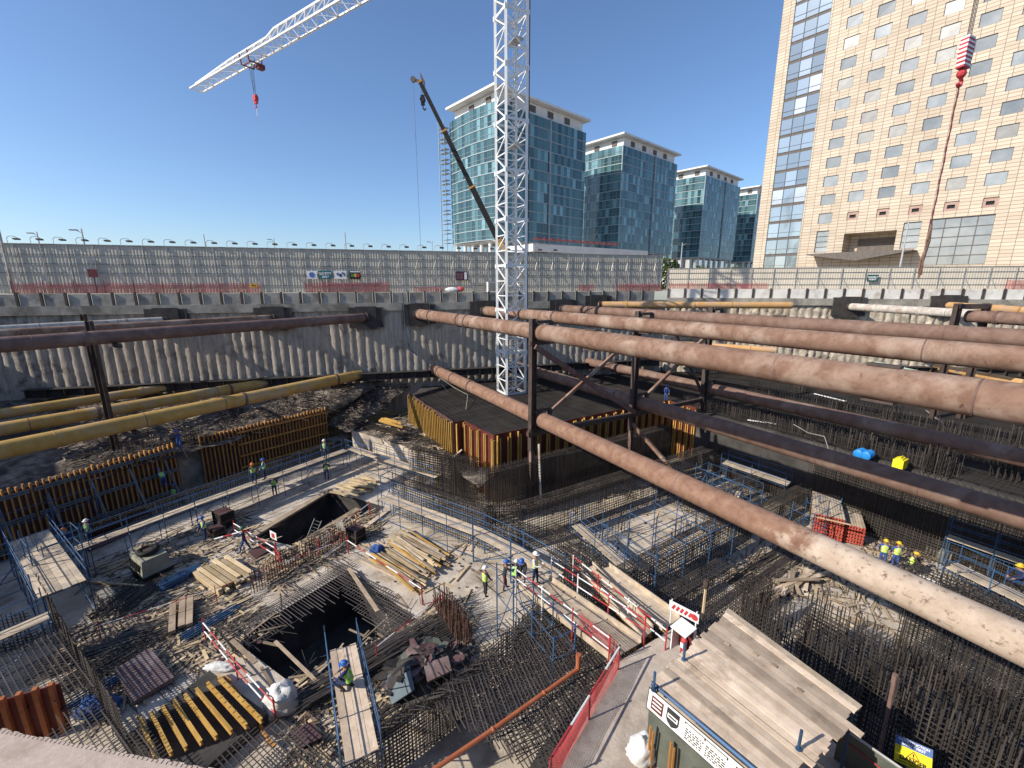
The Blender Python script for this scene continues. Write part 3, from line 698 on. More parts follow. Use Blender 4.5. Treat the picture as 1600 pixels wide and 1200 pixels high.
for i in range(100): z = zb+.4*i; mb.rod(c0-cy*.2+cx*.3+UP*z, c0+cy*.2+cx*.3+UP*z, .02, 3)
mb.build('ladder', M['galv'], t)
mb = MB(); mb.rod(c0+cx*1.35-cy*1.1+UP*(zb+1), c0+cx*1.35-cy*1.1+UP*CZ, .05, 6); mb.build('power_cable', M['cable'], t)
zt = 45.6
mb = MB()
for s_ in (-1, 1):
    mb.box(c0+cx*(s_*2.1)+UP*zt, 1.0, 3.4, .08, cx); 
    for zz in (.55, 1.1): mb.beam(c0+cx*(s_*2.6)-cy*1.7+UP*(zt+zz), c0+cx*(s_*2.6)+cy*1.7+UP*(zt+zz), .05)
    for j in range(5): mb.beam(c0+cx*(s_*2.6)+cy*(-1.7+.85*j)+UP*zt, c0+cx*(s_*2.6)+cy*(-1.7+.85*j)+UP*(zt+1.1), .05)
mb.build('climbing_platform', M['galv'], t)
mb = MB(); mb.lathe(c0+UP*CZ, c0+UP*(CZ+1.0), [(0, 1.5), (.5, 1.7), (1, 1.5)], 20); mb.build('slewing_ring', M['white'], t)
tipd = ray(307, 141); JZ = 49.2; s_ = (JZ-EYE)/tipd.z; tip = V((tipd.x*s_, tipd.y*s_, JZ)); root = V((CB.x, CB.y, JZ)); jd = (tip-root); JL = jd.length; jd.normalize(); jn = V((-jd.y, jd.x, 0))
mb = MB(); hw = .95; hh = 1.95; nb = 30; w0 = 1.0
def jp(s, k):
    c = root+jd*s; taper = 1-.35*max(0, (s-JL*.8)/(JL*.2)); hgt = hh*(1.0 if s < JL*.62 else .74)*taper
    return c+jn*hw if k == 0 else c-jn*hw if k == 1 else c+UP*hgt
for i in range(nb):
    a, b = w0+(JL-w0)*i/nb, w0+(JL-w0)*(i+1)/nb; m_ = (a+b)/2
    mb.beam(jp(a, 0), jp(b, 0), .21); mb.beam(jp(a, 1), jp(b, 1), .21); 
    ta, tbb = jp(a, 2), jp(b, 2); mb.beam(ta, tbb, .22)
    for k in (0, 1): mb.beam(jp(a, k), jp(m_, 2), .1); mb.beam(jp(m_, 2), jp(b, k), .1)
    mb.beam(jp(a, 0), jp(a, 1), .08 if i % 4 else .16)
    if i % 2: mb.beam(jp(a, 0), jp(b, 1), .06)
    else: mb.beam(jp(a, 1), jp(b, 0), .06)
mb.beam(jp(JL, 0), jp(JL, 1), .16); mb.beam(jp(JL, 0), jp(JL, 2), .12); mb.beam(jp(JL, 1), jp(JL, 2), .12); mb.build('jib', M['white'], t)
mb = MB(); mb.beam(root-jd*1.0, root-jd*16, 1.4, .4); mb.beam(root-jd*1.0+UP*1.0+jn*.7, root-jd*16+UP*1.0+jn*.7, .06); mb.beam(root-jd*1.0+UP*1.0-jn*.7, root-jd*16+UP*1.0-jn*.7, .06); mb.build('counter_jib', M['white'], t)
mb = MB(); mb.box(root-jd*15+UP*(-1.6), 2.0, 1.4, 1.8, jd); mb.build('counterweight', M['cap'], t)
mb = MB()
for q in (-.6, .6):
    for r_ in (-.6, .6): mb.beam(root+jd*q+jn*r_, root+UP*5.5, .18)
mb.build('tower_head', M['white'], t)
def on_jib(px):
    lo, hi = 0, JL
    for _ in range(40):
        m_ = (lo+hi)/2; p = root+jd*m_; x = 800+F*p.x/(p.y*CP-(p.z-EYE)*SP)
        if x > px: lo = m_
        else: hi = m_
    return (lo+hi)/2
st = on_jib(392); tc = root+jd*st-UP*.35
mb = MB()
for a_ in (-1.1, 1.1):
    for k in (-1, 1): mb.beam(tc+jd*a_+jn*(k*1.05)+UP*.9, tc+jd*a_+jn*(k*.9)-UP*.4, .14)
    mb.beam(tc+jd*a_+jn*.9-UP*.4, tc+jd*a_-jn*.9-UP*.4, .14)
mb.beam(tc-jd*1.1+jn*.6-UP*.4, tc+jd*1.1+jn*.6-UP*.4, .14); mb.beam(tc-jd*1.1-jn*.6-UP*.4, tc+jd*1.1-jn*.6-UP*.4, .14); mb.box(tc-jd*.9-jn*.8-UP*.95, .9, .9, .6, jd); mb.build('trolley', M['maroon'], t)
hz = aty(401, 168, tc.y).z
mb = MB()
for q in (-.35, .35): mb.rod(tc+jd*q-UP*.4, V((tc.x, tc.y, hz+1.6))+jd*(q*.5), .03, 4); mb.rod(tc+jd*q+jn*.25-UP*.4, V((tc.x, tc.y, hz+1.6))+jd*(q*.5), .03, 4)
mb.rod(root+jd*6-UP*1.0, tc-UP*.3, .03, 3)
mb.build('hoist_rope', M['cable'], t)
hb = V((tc.x, tc.y, hz)); mb = MB(); mb.box(hb+UP*.5, .7, .3, 1.2, jd); mb.lathe(hb+UP*1.2-jn*.25, hb+UP*1.2+jn*.25, [(0, .42), (1, .42)], 12); mb.path([hb+UP*.5, hb+UP*.1, hb+jd*.2-UP*.15, hb+jd*.3+UP*.1], .08, 6); mb.build('hook_block', M['red'], t)
mb = MB(); mb.path([hb-UP*.1, hb-UP*1.2, hb+jd*.3-UP*2.2], .035, 4); mb.build('sling', M['bag'], t)

# ------------------------------------------------------------------ mobile crane behind the hoarding
tp = aty(656, 127, 75); bs = aty(783, 385, 75); bs = V((bs.x, 75, bs.z)); bd = (tp-bs).normalized(); piv = bs-bd*3.5
t = thing('mobile_crane', 'telescopic mobile crane with a dark boom leaning up behind the hoarding', 'mobile crane', V((piv.x+1, 75, GZ)))
L = (tp-piv).length; bz = bd.cross(V((0, 1, 0))).normalized()
secs = [(0, .15, 1.05), (.15, .45, .9), (.45, .75, .74), (.75, 1.0, .6)]
for i, (a, b, w) in enumerate(secs):
    mb = MB(); mb.beam(piv+bd*(L*a-.4), piv+bd*(L*b), w*.85, w, up=bz); mb.build('boom_section', M['h20'] if i == 0 else M['black'], t)
    mb = MB(); mb.beam(piv+bd*(L*b-.25), piv+bd*(L*b+.05), w*.95, w*1.12, up=bz); mb.build('boom_collar', M['stud'], t)
mb = MB(); mb.box(tp-bz*.35-bd*.3, 1.3, .5, .7, bd); mb.lathe(tp+V((-1.0, -.2, .25)), tp+V((-1.0, .2, .25)), [(0, .4), (1, .4)], 12); mb.beam(tp, tp+V((-1.0, 0, .25)), .3); mb.build('boom_head', M['louvre'], t)
hk = aty(661, 168, 75); mb = MB(); mb.rod(tp+V((-.1, 0, -.2)), hk+UP*1.6, .03, 3); mb.rod(tp+V((.2, 0, -.2)), hk+UP*1.6, .03, 3); mb.rod(tp+V((-1.0, 0, 0)), V((tp.x-1.0, 75, 19.0)), .03, 3); mb.build('hoist_rope', M['cable'], t)
mb = MB(); mb.box(hk+UP*.3, .55, .35, 1.4); mb.lathe(hk+UP*1.1+V((0, -.25, 0)), hk+UP*1.1+V((0, .25, 0)), [(0, .42), (1, .42)], 12); mb.path([hk+UP*.4, hk-UP*.1, hk+V((.25, 0, -.4)), hk+V((.45, 0, -.1))], .09, 6); mb.build('hook_block', M['black'], t)
mb = MB(); c = V((piv.x+1.2, 75, GZ+1.6)); mb.box(c, 4.5, 2.4, 1.6); mb.box(c+V((2.8, 0, .2)), 1.2, 2.2, 1.8); mb.build('superstructure', M['h20'], t)
mb = MB(); mb.box(c+V((1.0, 0, -1.0)), 11.5, 2.5, .9); mb.build('chassis', M['h20'], t); mb = MB(); mb.box(c+V((-5.6, 0, -.6)), 1.6, 2.4, 1.7); mb.build('driver_cab', M['h20'], t)
for i in range(5):
    for y in (-1.1, 1.1):
        mb = MB(); q = c+V((-4.6+2.3*i, y, -1.05)); mb.lathe(q-V((0, .25, 0)), q+V((0, .25, 0)), [(0, .5), (.1, .55), (.9, .55), (1, .5)], 14); mb.build('wheel', M['black'], t)
mb = MB(); mb.rod(c+V((-.6, 0, 1.2)), piv+bd*(L*.16), .2, 8, cap=True); mb.build('lift_cylinder', M['galv'], t)

# hanging hook block at the right
hp = aty(1508, 88, 34); t = thing('crane_hook_block', 'red and white striped crane hook block hanging before the beige tower', 'hook block', V((hp.x, hp.y, hp.z-1)))
x = V((.9, .43, 0))
for k in range(7):
    mb = MB(); mb.box(hp+UP*(-.75+.27*k)+x*(0.0), 1.0-.05*abs(k-3), .45, .135, x, uz=V((-.15, 0, 1))); mb.box(hp+UP*(-.75+.27*k+.135), 1.0-.05*abs(k-3), .45, .135, x, m=1, uz=V((-.15, 0, 1))); mb.build('striped_plate', [M['red'], M['plainwhite']], t)
mb = MB(); mb.ball(hp-UP*1.05, .28, .28, .3, 10); mb.path([hp-UP*1.3, hp-UP*1.5+x*.2, hp-UP*1.75+x*.15, hp-UP*1.85-x*.1, hp-UP*1.7-x*.28], .11, 7); mb.build('hook', M['red'], t)
mb = MB()
for q in (-.35, -.12, .12, .35): mb.rod(hp+UP*1.0+x*q*.8, hp+UP*45+x*q, .025, 3)
mb.build('hoist_rope', M['cable'], t)
ld = thing('lifting_sling', 'long brown chain and strap bundle dangling from the striped hook', 'lifting sling', V((hp.x, hp.y, 17.3)))
mb = MB(); zz = [hp.z-1.8-.35*i for i in range(60) if hp.z-1.8-.35*i > 21.2]
for i in range(len(zz)-1): mb.rod(V((hp.x+.02*math.sin(i), hp.y, zz[i])), V((hp.x+.02*math.sin(i+1), hp.y, zz[i+1])), .06 if i % 2 else .045, 6)
mb.build('chain', M['maroon'], ld)
mb = MB(); RS = random.Random(2)
for k in range(7): mb.path([V((hp.x+.05*k*.2, hp.y, 21.4)), V((hp.x+RS.uniform(-.2, .2), hp.y+RS.uniform(-.1, .1), 20.2)), V((hp.x+RS.uniform(-.28, .18), hp.y, 18.8)), V((hp.x-.1+RS.uniform(-.15, .15), hp.y, 17.4+RS.random()*.5))], .055, 5)
mb.build('strap', M['rust'], ld)
# ------------------------------------------------------------------ struts
def strut(label, far, near, dia, m, wall='A', z=None, plate=True, collars=(.2, .55), lugs=(), ext=6, farz=None, snap=False):
    p, q, nrm, d = (WA, WC, WN, WDIR) if wall == 'A' else (WC, WD, VN, VDIR)
    a = on_line(far[0], far[1], p+nrm*.35, q+nrm*.35) if farz is None else at(far[0], far[1], farz)
    b = at(near[0], near[1], a.z)
    if snap:                                  # run the axis on until it meets the wall
        u = (b-a).normalized(); pp = p+nrm*.35; k = ((pp.x-a.x)*nrm.x+(pp.y-a.y)*nrm.y)/(u.x*nrm.x+u.y*nrm.y); a = a+u*k
    L = (b-a).length; u = (b-a)/L; b2 = b+u*ext; L2 = L+ext
    t = thing('strut_pipe', label, 'steel strut', V(((a.x+b.x)/2, (a.y+b.y)/2, a.z-dia/2)))
    mb = MB(); r = dia/2; n = max(10, int(L2/1.2)); mb.lathe(a, b2, [(i/n, r) for i in range(n+1)], 28); mb.build('pipe', m, t, smooth=True, angle=50)
    w_ = R.uniform(3, 6)
    while w_ < L2:
        mb = MB(); mb.lathe(a+u*(w_-.03), a+u*(w_+.03), [(0, r*1.002), (.5, r*1.014), (1, r*1.002)], 28); mb.build('weld_seam', m if R.random() < .6 else M['darkrust'], t, smooth=True); w_ += R.uniform(4.5, 7)
    if plate:
        mb = MB(); mb.box(a+nrm*.02-UP*1.1, 3.6, .35, 2.2, d); mb.box(a+nrm*.22-UP*1.3, 2.2, .1, 2.5, d); mb.build('waler_plate', M['steelplate'], t)
        mb = MB(); mb.lathe(a+u*.05, a+u*.5, [(0, r*1.3), (.3, r*1.3), (.31, r*1.08), (1, r*1.02)], 24); mb.build('end_collar', M['steel'], t, smooth=True, angle=40)
    for c in collars:
        mb = MB(); k = a+(b-a)*c; mb.lathe(k-u*.09, k+u*.09, [(0, r*1.11), (.44, r*1.11), (.45, r*1.02), (.55, r*1.02), (.56, r*1.11), (1, r*1.11)], 24)
        s = u.cross(UP).normalized(); w = s.cross(u)
        for i in range(16):
            th = 2*math.pi*i/16; g = s*math.cos(th)+w*math.sin(th); mb.rod(k-u*.14+g*r*1.07, k+u*.14+g*r*1.07, .03, 5, cap=True)
        mb.build('flange', m if dia < .9 else M['darkrust'], t)
    for c in lugs:
        k = a+(b-a)*c; s = u.cross(UP).normalized(); mb = MB()
        for g in (UP, -UP): 
            g = g.normalized(); mb.box(k+g*(r-.01), .9, .35, .09, u, uz=g)
        mb.build('lifting_lug', M['steel'], t)
    return a, b2, u, t
S = {}
S['U1'] = strut('upper pinkish rusty strut, nearest of the big ones crossing the right side', (670, 493), (1600, 632), 1.15, M['rust'], collars=(.08, .23, .265), lugs=(.62, .93), farz=13.75, snap=True)
S['U2'] = strut('upper rusty strut just behind the nearest one, with grey coating at its wall end', (772, 487), (1600, 562), 1.1, M['rust'], collars=(.09, .3), lugs=(.55,), farz=14.0, snap=True)
S['U3'] = strut('third upper brown strut, behind two nearer parallel ones', (865, 482), (1600, 529), 1.05, M['rust2'], collars=(.12, .33), lugs=(.66,), farz=14.07, snap=True)
S['U4'] = strut('thin orange strut bridging the far corner between both pile walls', (934, 476), (1236, 477), .8, M['orange'], collars=(.15, .5), ext=0)
S['U5'] = strut('cement splashed pale strut end leaving the sunlit wall on the right', (1326, 479), (1520, 491), .85, M['palepipe'], 'V', collars=(.3, .65), ext=.3)
S['U6'] = strut('brown strut continuing right from the steel trestle at the sunlit wall', (1512, 494), (1640, 501), 1.0, M['rust2'], 'V', plate=False, collars=(.4,), farz=S['U5'][0].z)
S['U7'] = strut('orange strut hidden behind the trestle at the sunlit wall', (1480, 477), (1640, 489), .8, M['orange'], 'V', collars=(.6,))
S['L1'] = strut('lower dusty strut running from the far wall to the bottom right over the rebar', (680, 578), (1600, 1008), 1.15, M['rustsplash'], collars=(.045, .13, .225), plate=False, farz=7.3, snap=True)
S['L2'] = strut('lower shaded dark strut passing above the red-ended beam stacks', (826, 577), (1600, 808), 1.1, M['rust2'], collars=(.1, .42), plate=False, farz=7.3, snap=True)
S['L3'] = strut('second lower shaded strut over the raft, behind the nearer dark one', (868, 554), (1600, 716), 1.05, M['rust2'], collars=(.12, .45), plate=False, farz=7.3, snap=True)
S['L4'] = strut('short orange strut low down at the far corner, seen between the big ones', (1042, 536), (1208, 547), .75, M['orange'], collars=(.4,), plate=False, ext=.2)
S['L5'] = strut('orange lower strut at the right, below the brown ones', (1462, 573), (1620, 603), .8, M['orange'], 'V', collars=(.35, .6), plate=False, farz=7.3)
S['L6'] = strut('pale green lower strut sloping behind the nearest upper strut', (1316, 557), (1460, 590), .75, M['teal'], 'V', collars=(.7,), plate=False, farz=7.3, ext=1)
S['A1'] = strut('upper dark maroon strut on the left, nearest of three', (572, 496), (0, 539), .95, M['darkrust'], collars=(.24, .86), ext=4)
S['A2'] = strut('middle upper pinkish strut on the left', (428, 497), (0, 523), .75, M['rust'], collars=(.1,), ext=4)
S['A3'] = strut('farthest upper pale strut on the left', (262, 500), (0, 515), .65, M['palepipe'], collars=(.3,), ext=4)
S['B1'] = strut('lower ochre strut on the left, nearest of three', (563, 585), (0, 704), 1.12, M['yellow'], collars=(.12, .47), plate=False, ext=4)
S['B2'] = strut('middle lower ochre strut on the left with an orange end', (420, 598), (0, 671), 1.0, M['yellow'], collars=(.2, .72), plate=False, ext=4)
S['B3'] = strut('farthest lower ochre strut on the left', (265, 605), (0, 647), .85, M['yellow'], collars=(.2,), plate=False, ext=4)
# dust splash sleeve on L1 near end is in the material; corner strut beside the photographer
a = V((-5.2, 2.15, 13.2)); a = at(-260, 1096, 13.55); b = at(330, 1208, 13.55); u = (b-a).normalized()
t = thing('coping_beam', 'dusty pink concrete beam crossing the bottom left corner close by', 'concrete beam', V(((a.x+b.x)/2, (a.y+b.y)/2, 12.4)))
s_ = V((u.y, -u.x, 0)); mb = MB(); c_ = s_*.55; mb.beam(a-u*3+c_-UP*.3, b+u*4+c_-UP*.3, 1.1, .6); mb.build('beam_core', M['nearpipe'], t)
mb = MB()
for i in range(160):
    q = (a-u*1)+(b+u*2-a+u*1)*(i/160); e_ = .02+.05*abs(noise.noise(V((i*.31, 2, 7)))); mb.box(q+s_*(.0)-UP*.12, .05, e_*2, .118, u)
mb.build('rough_edge', M['nearpipe'], t)

# ------------------------------------------------------------------ trestles holding the struts
def hcol(mb, a, b, w=.36, u=V((1, 0, 0))):
    a = V(a); b = V(b); d = (b-a).normalized(); y = d.cross(u).normalized(); x = y.cross(d).normalized()
    mb.beam(a+x*(w/2), b+x*(w/2), .03 if abs(x.dot(d.cross(UP))) < 0 else .03, w, up=y); mb.beam(a-x*(w/2), b-x*(w/2), .03, w, up=y); mb.beam(a, b, w, .03, up=y)
def strut_at(S_, p):                      # point of the strut axis nearest to plan point p
    a, b, u, _ = S_; s = (V((p.x, p.y, 0))-V((a.x, a.y, 0))).dot(u); return a+u*s
def trestle(label, posts, zbot, ztop, name='steel_trestle'):
    t = thing(name, label, 'steel trestle', V((posts[0].x, posts[0].y, zbot)))
    return t
k1, k2, k3 = at(846, 655, 7.3), at(1003, 628, 7.3), at(1108, 607, 7.3)
t = thing('steel_trestle', 'braced dark steel trestle carrying three pairs of struts beside the raft', 'steel trestle', V((k1.x, k1.y, 0)))
off = E1*-.85; ps = []
for i, (kk, lo, up_) in enumerate(((k1, 'L1', 'U1'), (k2, 'L2', 'U2'), (k3, 'L3', 'U3'))):
    cl = strut_at(S[lo], kk); cu = strut_at(S[up_], kk); pc = V((cl.x, cl.y, 0))-E1*.78
    mb = MB(); hcol(mb, pc+UP*(5.0), pc+UP*(cu.z+.95), .42, E1); mb.build('post', M['steel'], t)
    mb = MB(); hcol(mb, pc, pc+UP*5.0, .3, E1); mb.build('king_post', M['darkrust'], t)
    for zc, rr in ((cl.z, .58), (cu.z, .58)):       # saddle bracket: cross beam below and ear above each strut
        mb = MB(); e = pc+UP*(zc-rr-.16); mb.beam(e-E1*.3, e+E1*1.75, .3, .28); mb.build('saddle_beam', M['steel'], t)
        mb = MB(); e = pc+E1*1.55; mb.beam(e+UP*(zc-rr-.1), e+UP*(zc+rr+.15), .3, .26, up=E1); mb.beam(pc+UP*(zc+rr+.14), e+UP*(zc+rr+.14), .24, .2); mb.build('saddle_ear', M['steel'], t)
    ps.append((pc, cl.z, cu.z))
for i in (0, 1):
    a, zl, zu = ps[i]; b, zl2, zu2 = ps[i+1]
    mb = MB(); mb.beam(a+UP*(zl-.95)-E1*(.4 if i == 0 else 0), b+UP*(zl2-.95), .34, .34); mb.build('tie_beam', M['steel'], t)
    if i == 0:
        mb = MB(); mb.beam(a+E2*.2+UP*(zu-.95), b+E2*.2+UP*(zl2-.7), .34, .34); mb.build('diagonal_brace', M['darkrust'], t)
        mb = MB(); mb.beam(a-E2*.2+UP*(zl-.7), b-E2*.2+UP*(zu2-.95), .22, .22); mb.build('diagonal_brace', M['rust'], t)
    else:
        mb = MB(); mb.beam(a-E2*.2+UP*(zl-.7), b-E2*.2+UP*(zu2-1.6), .24, .24); mb.build('diagonal_brace', M['rust'], t); mb = MB(); mb.beam(b+UP*(zl2-.6), (a+b)/2+UP*(zu-1.2), .2, .2); mb.build('diagonal_brace', M['steel'], t)
mb = MB(); c_ = V((k2.x, k2.y, 0))-E1*1.1+E2*.3; mb.beam(ps[1][0]+UP*5.6-E2*.0, ps[1][0]+E2*6+E1*2+UP*.2, .26); mb.build('raking_brace', M['rust'], t)
# left pair of posts
t = thing('steel_trestle', 'pair of leaning-looking brown steel posts carrying the left struts', 'steel trestle', at(172, 690, 4.2))
for j, (x0, y0) in enumerate(((165, 655), (181, 700))):
    b0 = at(x0, y0, 4.2); mb = MB(); b0.z = 2.0; hcol(mb, b0, V((b0.x, b0.y, 14.35)), .34, V((1, 0, 0))); mb.build('post', M['steel'], t)
pa = at(165, 655, 4.2); pb = at(181, 700, 4.2)
for z in (5.2, 6.6, 12.6):
    mb = MB(); mb.beam(V((pa.x, pa.y, z)), V((pb.x, pb.y, z)), .2, .26); mb.build('cross_beam', M['steel'], t)
for S_, rr in ((S['A1'], .48), (S['B1'], .56)):
    k = strut_at(S_, pb); mb = MB(); u = S_[2]; s_ = u.cross(UP).normalized(); mb.beam(k-s_*1.0-UP*(rr+.14), k+s_*.9-UP*(rr+.14), .26, .26); mb.build('saddle_beam', M['steel'], t)
# right hand portals
def portal(px0, px1, ybase, ytop, z, label, Y):
    a = aty(px0, ytop, Y); b = aty(px1, ytop, Y); t = thing('steel_trestle', label, 'steel trestle', V(((a.x+b.x)/2, Y, 2)))
    for p in (a, b):
        mb = MB(); hcol(mb, V((p.x, p.y, 2)), p, .4, V((1, 0, 0))); mb.build('post', M['steel'], t)
    mb = MB(); mb.beam(a-UP*.25, b-UP*.25, .4, .4); mb.build('cross_beam', M['steel'], t)
    return t
cu = strut_at(S['U6'], at(1520, 495, S['U6'][0].z)); Yp = cu.y
portal(1498, 1543, 0, 474, 0, 'dark steel portal at the splice of the right wall strut', Yp+.2)
k3u = strut_at(S['U3'], at(1108, 498, S['U3'][0].z))

# ------------------------------------------------------------------ terrain benches, raft
def sheet(name, pts, z, m, kind='structure', amp=0, div=0, rise=0):
    if not div:
        mb = MB(); mb.poly([V((p.x, p.y, z)) for p in pts]); return tag(mb.build(name, m, loc=(pts[0].x, pts[0].y, z)), kind=kind)
    a, b, c, d = pts; mb = MB(); n = div
    for i in range(n+1):
        for j in range(n+1):
            p = a.lerp(b, i/n).lerp(d.lerp(c, i/n), j/n); h = noise.fractal(V((p.x*.6, p.y*.6, 1)), 1, 2, 5)*amp+rise*(j/n)**1.2
            mb.v.append((p.x, p.y, z+h))
    for i in range(n):
        for j in range(n):
            k = i*(n+1)+j; mb.f.append((k, k+n+1, k+n+2, k+1)); mb.m.append(0)
    o = mb.build(name, m, loc=(a.x, a.y, z), smooth=False)
    if mb.v: 
        me = o.data
        if me.polygons[0].normal.z < 0: me.flip_normals()
    return tag(o, kind=kind)
fA0 = at(-60, 783, 4.5); fA1 = at(272, 692, 4.5); fB0 = at(310, 681, 4.5); fB1 = at(507, 637, 4.5)
for q in (fA0, fA1, fB0, fB1): q.z = 0
wallx = lambda px: (lambda w: V((w.x, w.y, 0)))(on_line(px, 590, WA+WN*.3, WC+WN*.3))
sheet('rubble_terrain', [fA0-F1*.5-F2*.25, fB1-F2*.25, wallx(600), V((-60, 37, 0))], 3.6, M['rubble'], amp=.28, div=90, rise=2.6)
rb0 = at(546, 668, 3.0); rb1 = at(706, 716, 3.0)
sheet('rubble_terrain', [rb0-F1*0.0+V((0, .6, 0)), rb1+V((0, .6, 0)), ab(14.2, -32), wallx(640)], 2.5, M['rubble'], amp=.2, div=50)
sheet('rubble_terrain', [fB1-F2*.2, rb0+V((-.3, .6, 0)), wallx(640), wallx(560)], 2.4, M['rubble'], amp=.35, div=30, rise=3.2)
sheet('rubble_terrain', [rb1+V((-.3, .3, 0)), ab(14.25, -32.4), ab(15.5, -27.7), ab(13.3, -26.2)], 2.5, M['rubble'], amp=.25, div=30)
mb = MB()
for q0_, q1_ in ((fA0, fA1), (fA1, fB0), (fB0, fB1)): mb.beam(q0_-F2*.5+UP*1.8, q1_-F2*.5+UP*1.8, .3, 3.6)
tag(mb.build('bench_face', M['cap']), kind='structure')
mb = MB(); mb.beam(V((rb0.x, rb0.y+.6, 1.3)), V((rb1.x, rb1.y+.6, 1.3)), .1, 2.4); tag(mb.build('bench_face', M['slab']), kind='structure')
t0 = at(512, 628, 4.0); t1 = at(640, 600, 4.0); mb = MB(); mb.beam(t0-UP*.9, t1-UP*.9, 1.0, 1.8); tag(mb.build('concrete_wall', M['cap']), 'low grey concrete wall on the rubble behind the yellow beam stack', 'concrete wall')

RZT = 5.5
P0 = ab(15.6, -27.8); Q = ab(35.9, -27.8); Rr = ab(36.1, 6)
PL0 = ab(14.3, -32.5); PL1 = ab(15.3, -32.5); PL2 = ab(14.4, -44.2)
wr = WC-WDIR*1.2+WN*.5; raft_pts = [PL2, PL0, PL1, P0, Q, Rr, V((78, 20, 0)), V((78, 46, 0)), WC+WN*.5, wallx(660)]
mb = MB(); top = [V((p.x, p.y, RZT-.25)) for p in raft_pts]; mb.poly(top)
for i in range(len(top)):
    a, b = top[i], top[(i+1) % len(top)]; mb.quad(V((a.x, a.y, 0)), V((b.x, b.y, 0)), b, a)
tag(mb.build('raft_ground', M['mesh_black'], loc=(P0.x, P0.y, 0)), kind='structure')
def inside(p, poly):
    c = False; n = len(poly)
    for i in range(n):
        a, b = poly[i], poly[(i+1) % n]
        if (a.y > p.y) != (b.y > p.y) and p.x < (b.x-a.x)*(p.y-a.y)/(b.y-a.y)+a.x: c = not c
    return c
def rebar_mat(label, poly, z, du, dv, step, r, m='rebar', cat='rebar mat', jit=.03, name='rebar_mat', kind=None):
    mb = MB(); o = poly[0]; us = [(p-o).dot(du) for p in poly]; vs = [(p-o).dot(dv) for p in poly]
    for d1, d2, r1, r2, dz in ((du, dv, us, vs, 0), (dv, du, vs, us, r*2)):
        k = min(r2)
        while k < max(r2):
            kk = k+R.uniform(-jit, jit); st = None; s = min(r1); L = 0.6
            while s <= max(r1)+L:
                ins = inside(o+d2*kk+d1*s, poly)
                if ins and st is None: st = s
                if (not ins) and st is not None:
                    zz = z+dz+R.uniform(0, .03); mb.rod(o+d2*kk+d1*st+UP*zz, o+d2*kk+d1*(s-L*.5)+UP*(z+dz+R.uniform(0, .03)), r, 3); st = None
                s += L
            k += step
    ob = mb.build(name, M[m])
    return tag(ob, label, cat)
near_raft = [PL2+E2*.2, PL0+E1*.15, PL1+E1*.15, P0+E1*.15-E2*.15, Q-E2*.15, ab(44, -28), ab(44, -45), wallx(700)]
rebar_mat('dense dark rebar mat covering the raft around the crane mast', near_raft, RZT-.12, E1, E2, .2, .03, m='matbar')
far_raft = [ab(36.2, -27), ab(36.2, 2), ab(60, 2), ab(70, -30), ab(46, -44), ab(44.3, -28)]
rebar_mat('dark rebar mat spreading over the right half of the raft under the shaded struts', far_raft, RZT-.12, E1, E2, .26, .032, m='matbar')
# ------------------------------------------------------------------ formwork
def raft_form(label, a, b, nrm, ztop, zbot, ply, studm, step=.75, pair=True, big=False):
    a = V((a.x, a.y, 0)); b = V((b.x, b.y, 0)); d = (b-a).normalized(); L = (b-a).length
    t = thing('formwork_panel', label, 'formwork', V(((a.x+b.x)/2, (a.y+b.y)/2, zbot)))
    n = max(1, round(L/2.5))
    for i in range(n):
        mb = MB(); p = a+d*(L*i/n+.01); q = a+d*(L*(i+1)/n-.01); mb.beam(p+UP*((ztop+zbot)/2+R.uniform(-.05, .05)), q+UP*((ztop+zbot)/2+R.uniform(-.05, .05)), .05, ztop-zbot); mb.build('ply_sheet', ply, t)
    s = .25
    while s < L:
        for k in ((0, .22) if pair else (0,)):
            mb = MB(); p = a+d*(s+k)+nrm*.13; tz = ztop-R.uniform(.05, .35); mb.box(p+UP*zbot, .09, .18, tz-zbot, d); mb.build('stud', studm, t)
        s += step
    return t
raft_form('yellow timber formwork on the left side of the raft', PL2, PL0, -E1, RZT+.25, 2.2, M['ply'], M['h20'], .42, False)
raft_form('short dark red return panel where the raft formwork steps', PL0, PL1, E2, RZT+.2, 1.2, M['plyred'], M['h20'], .9, False)
raft_form('dark red raft formwork with a few yellow studs left of the raft corner', PL1, P0, -E1, RZT+.15, .2, M['plyred'], M['h20'], 1.1, True)
raft_form('long dark red raft formwork with paired yellow studs facing the rebar walls', P0, Q, E2, RZT+.2, .1, M['plyred'], M['h20'], .95, True)
raft_form('dark red formwork return at the right end of the raft front', Q, Q+E2*3.2, -E1, RZT+.1, .1, M['plyred'], M['h20'], .7, True)

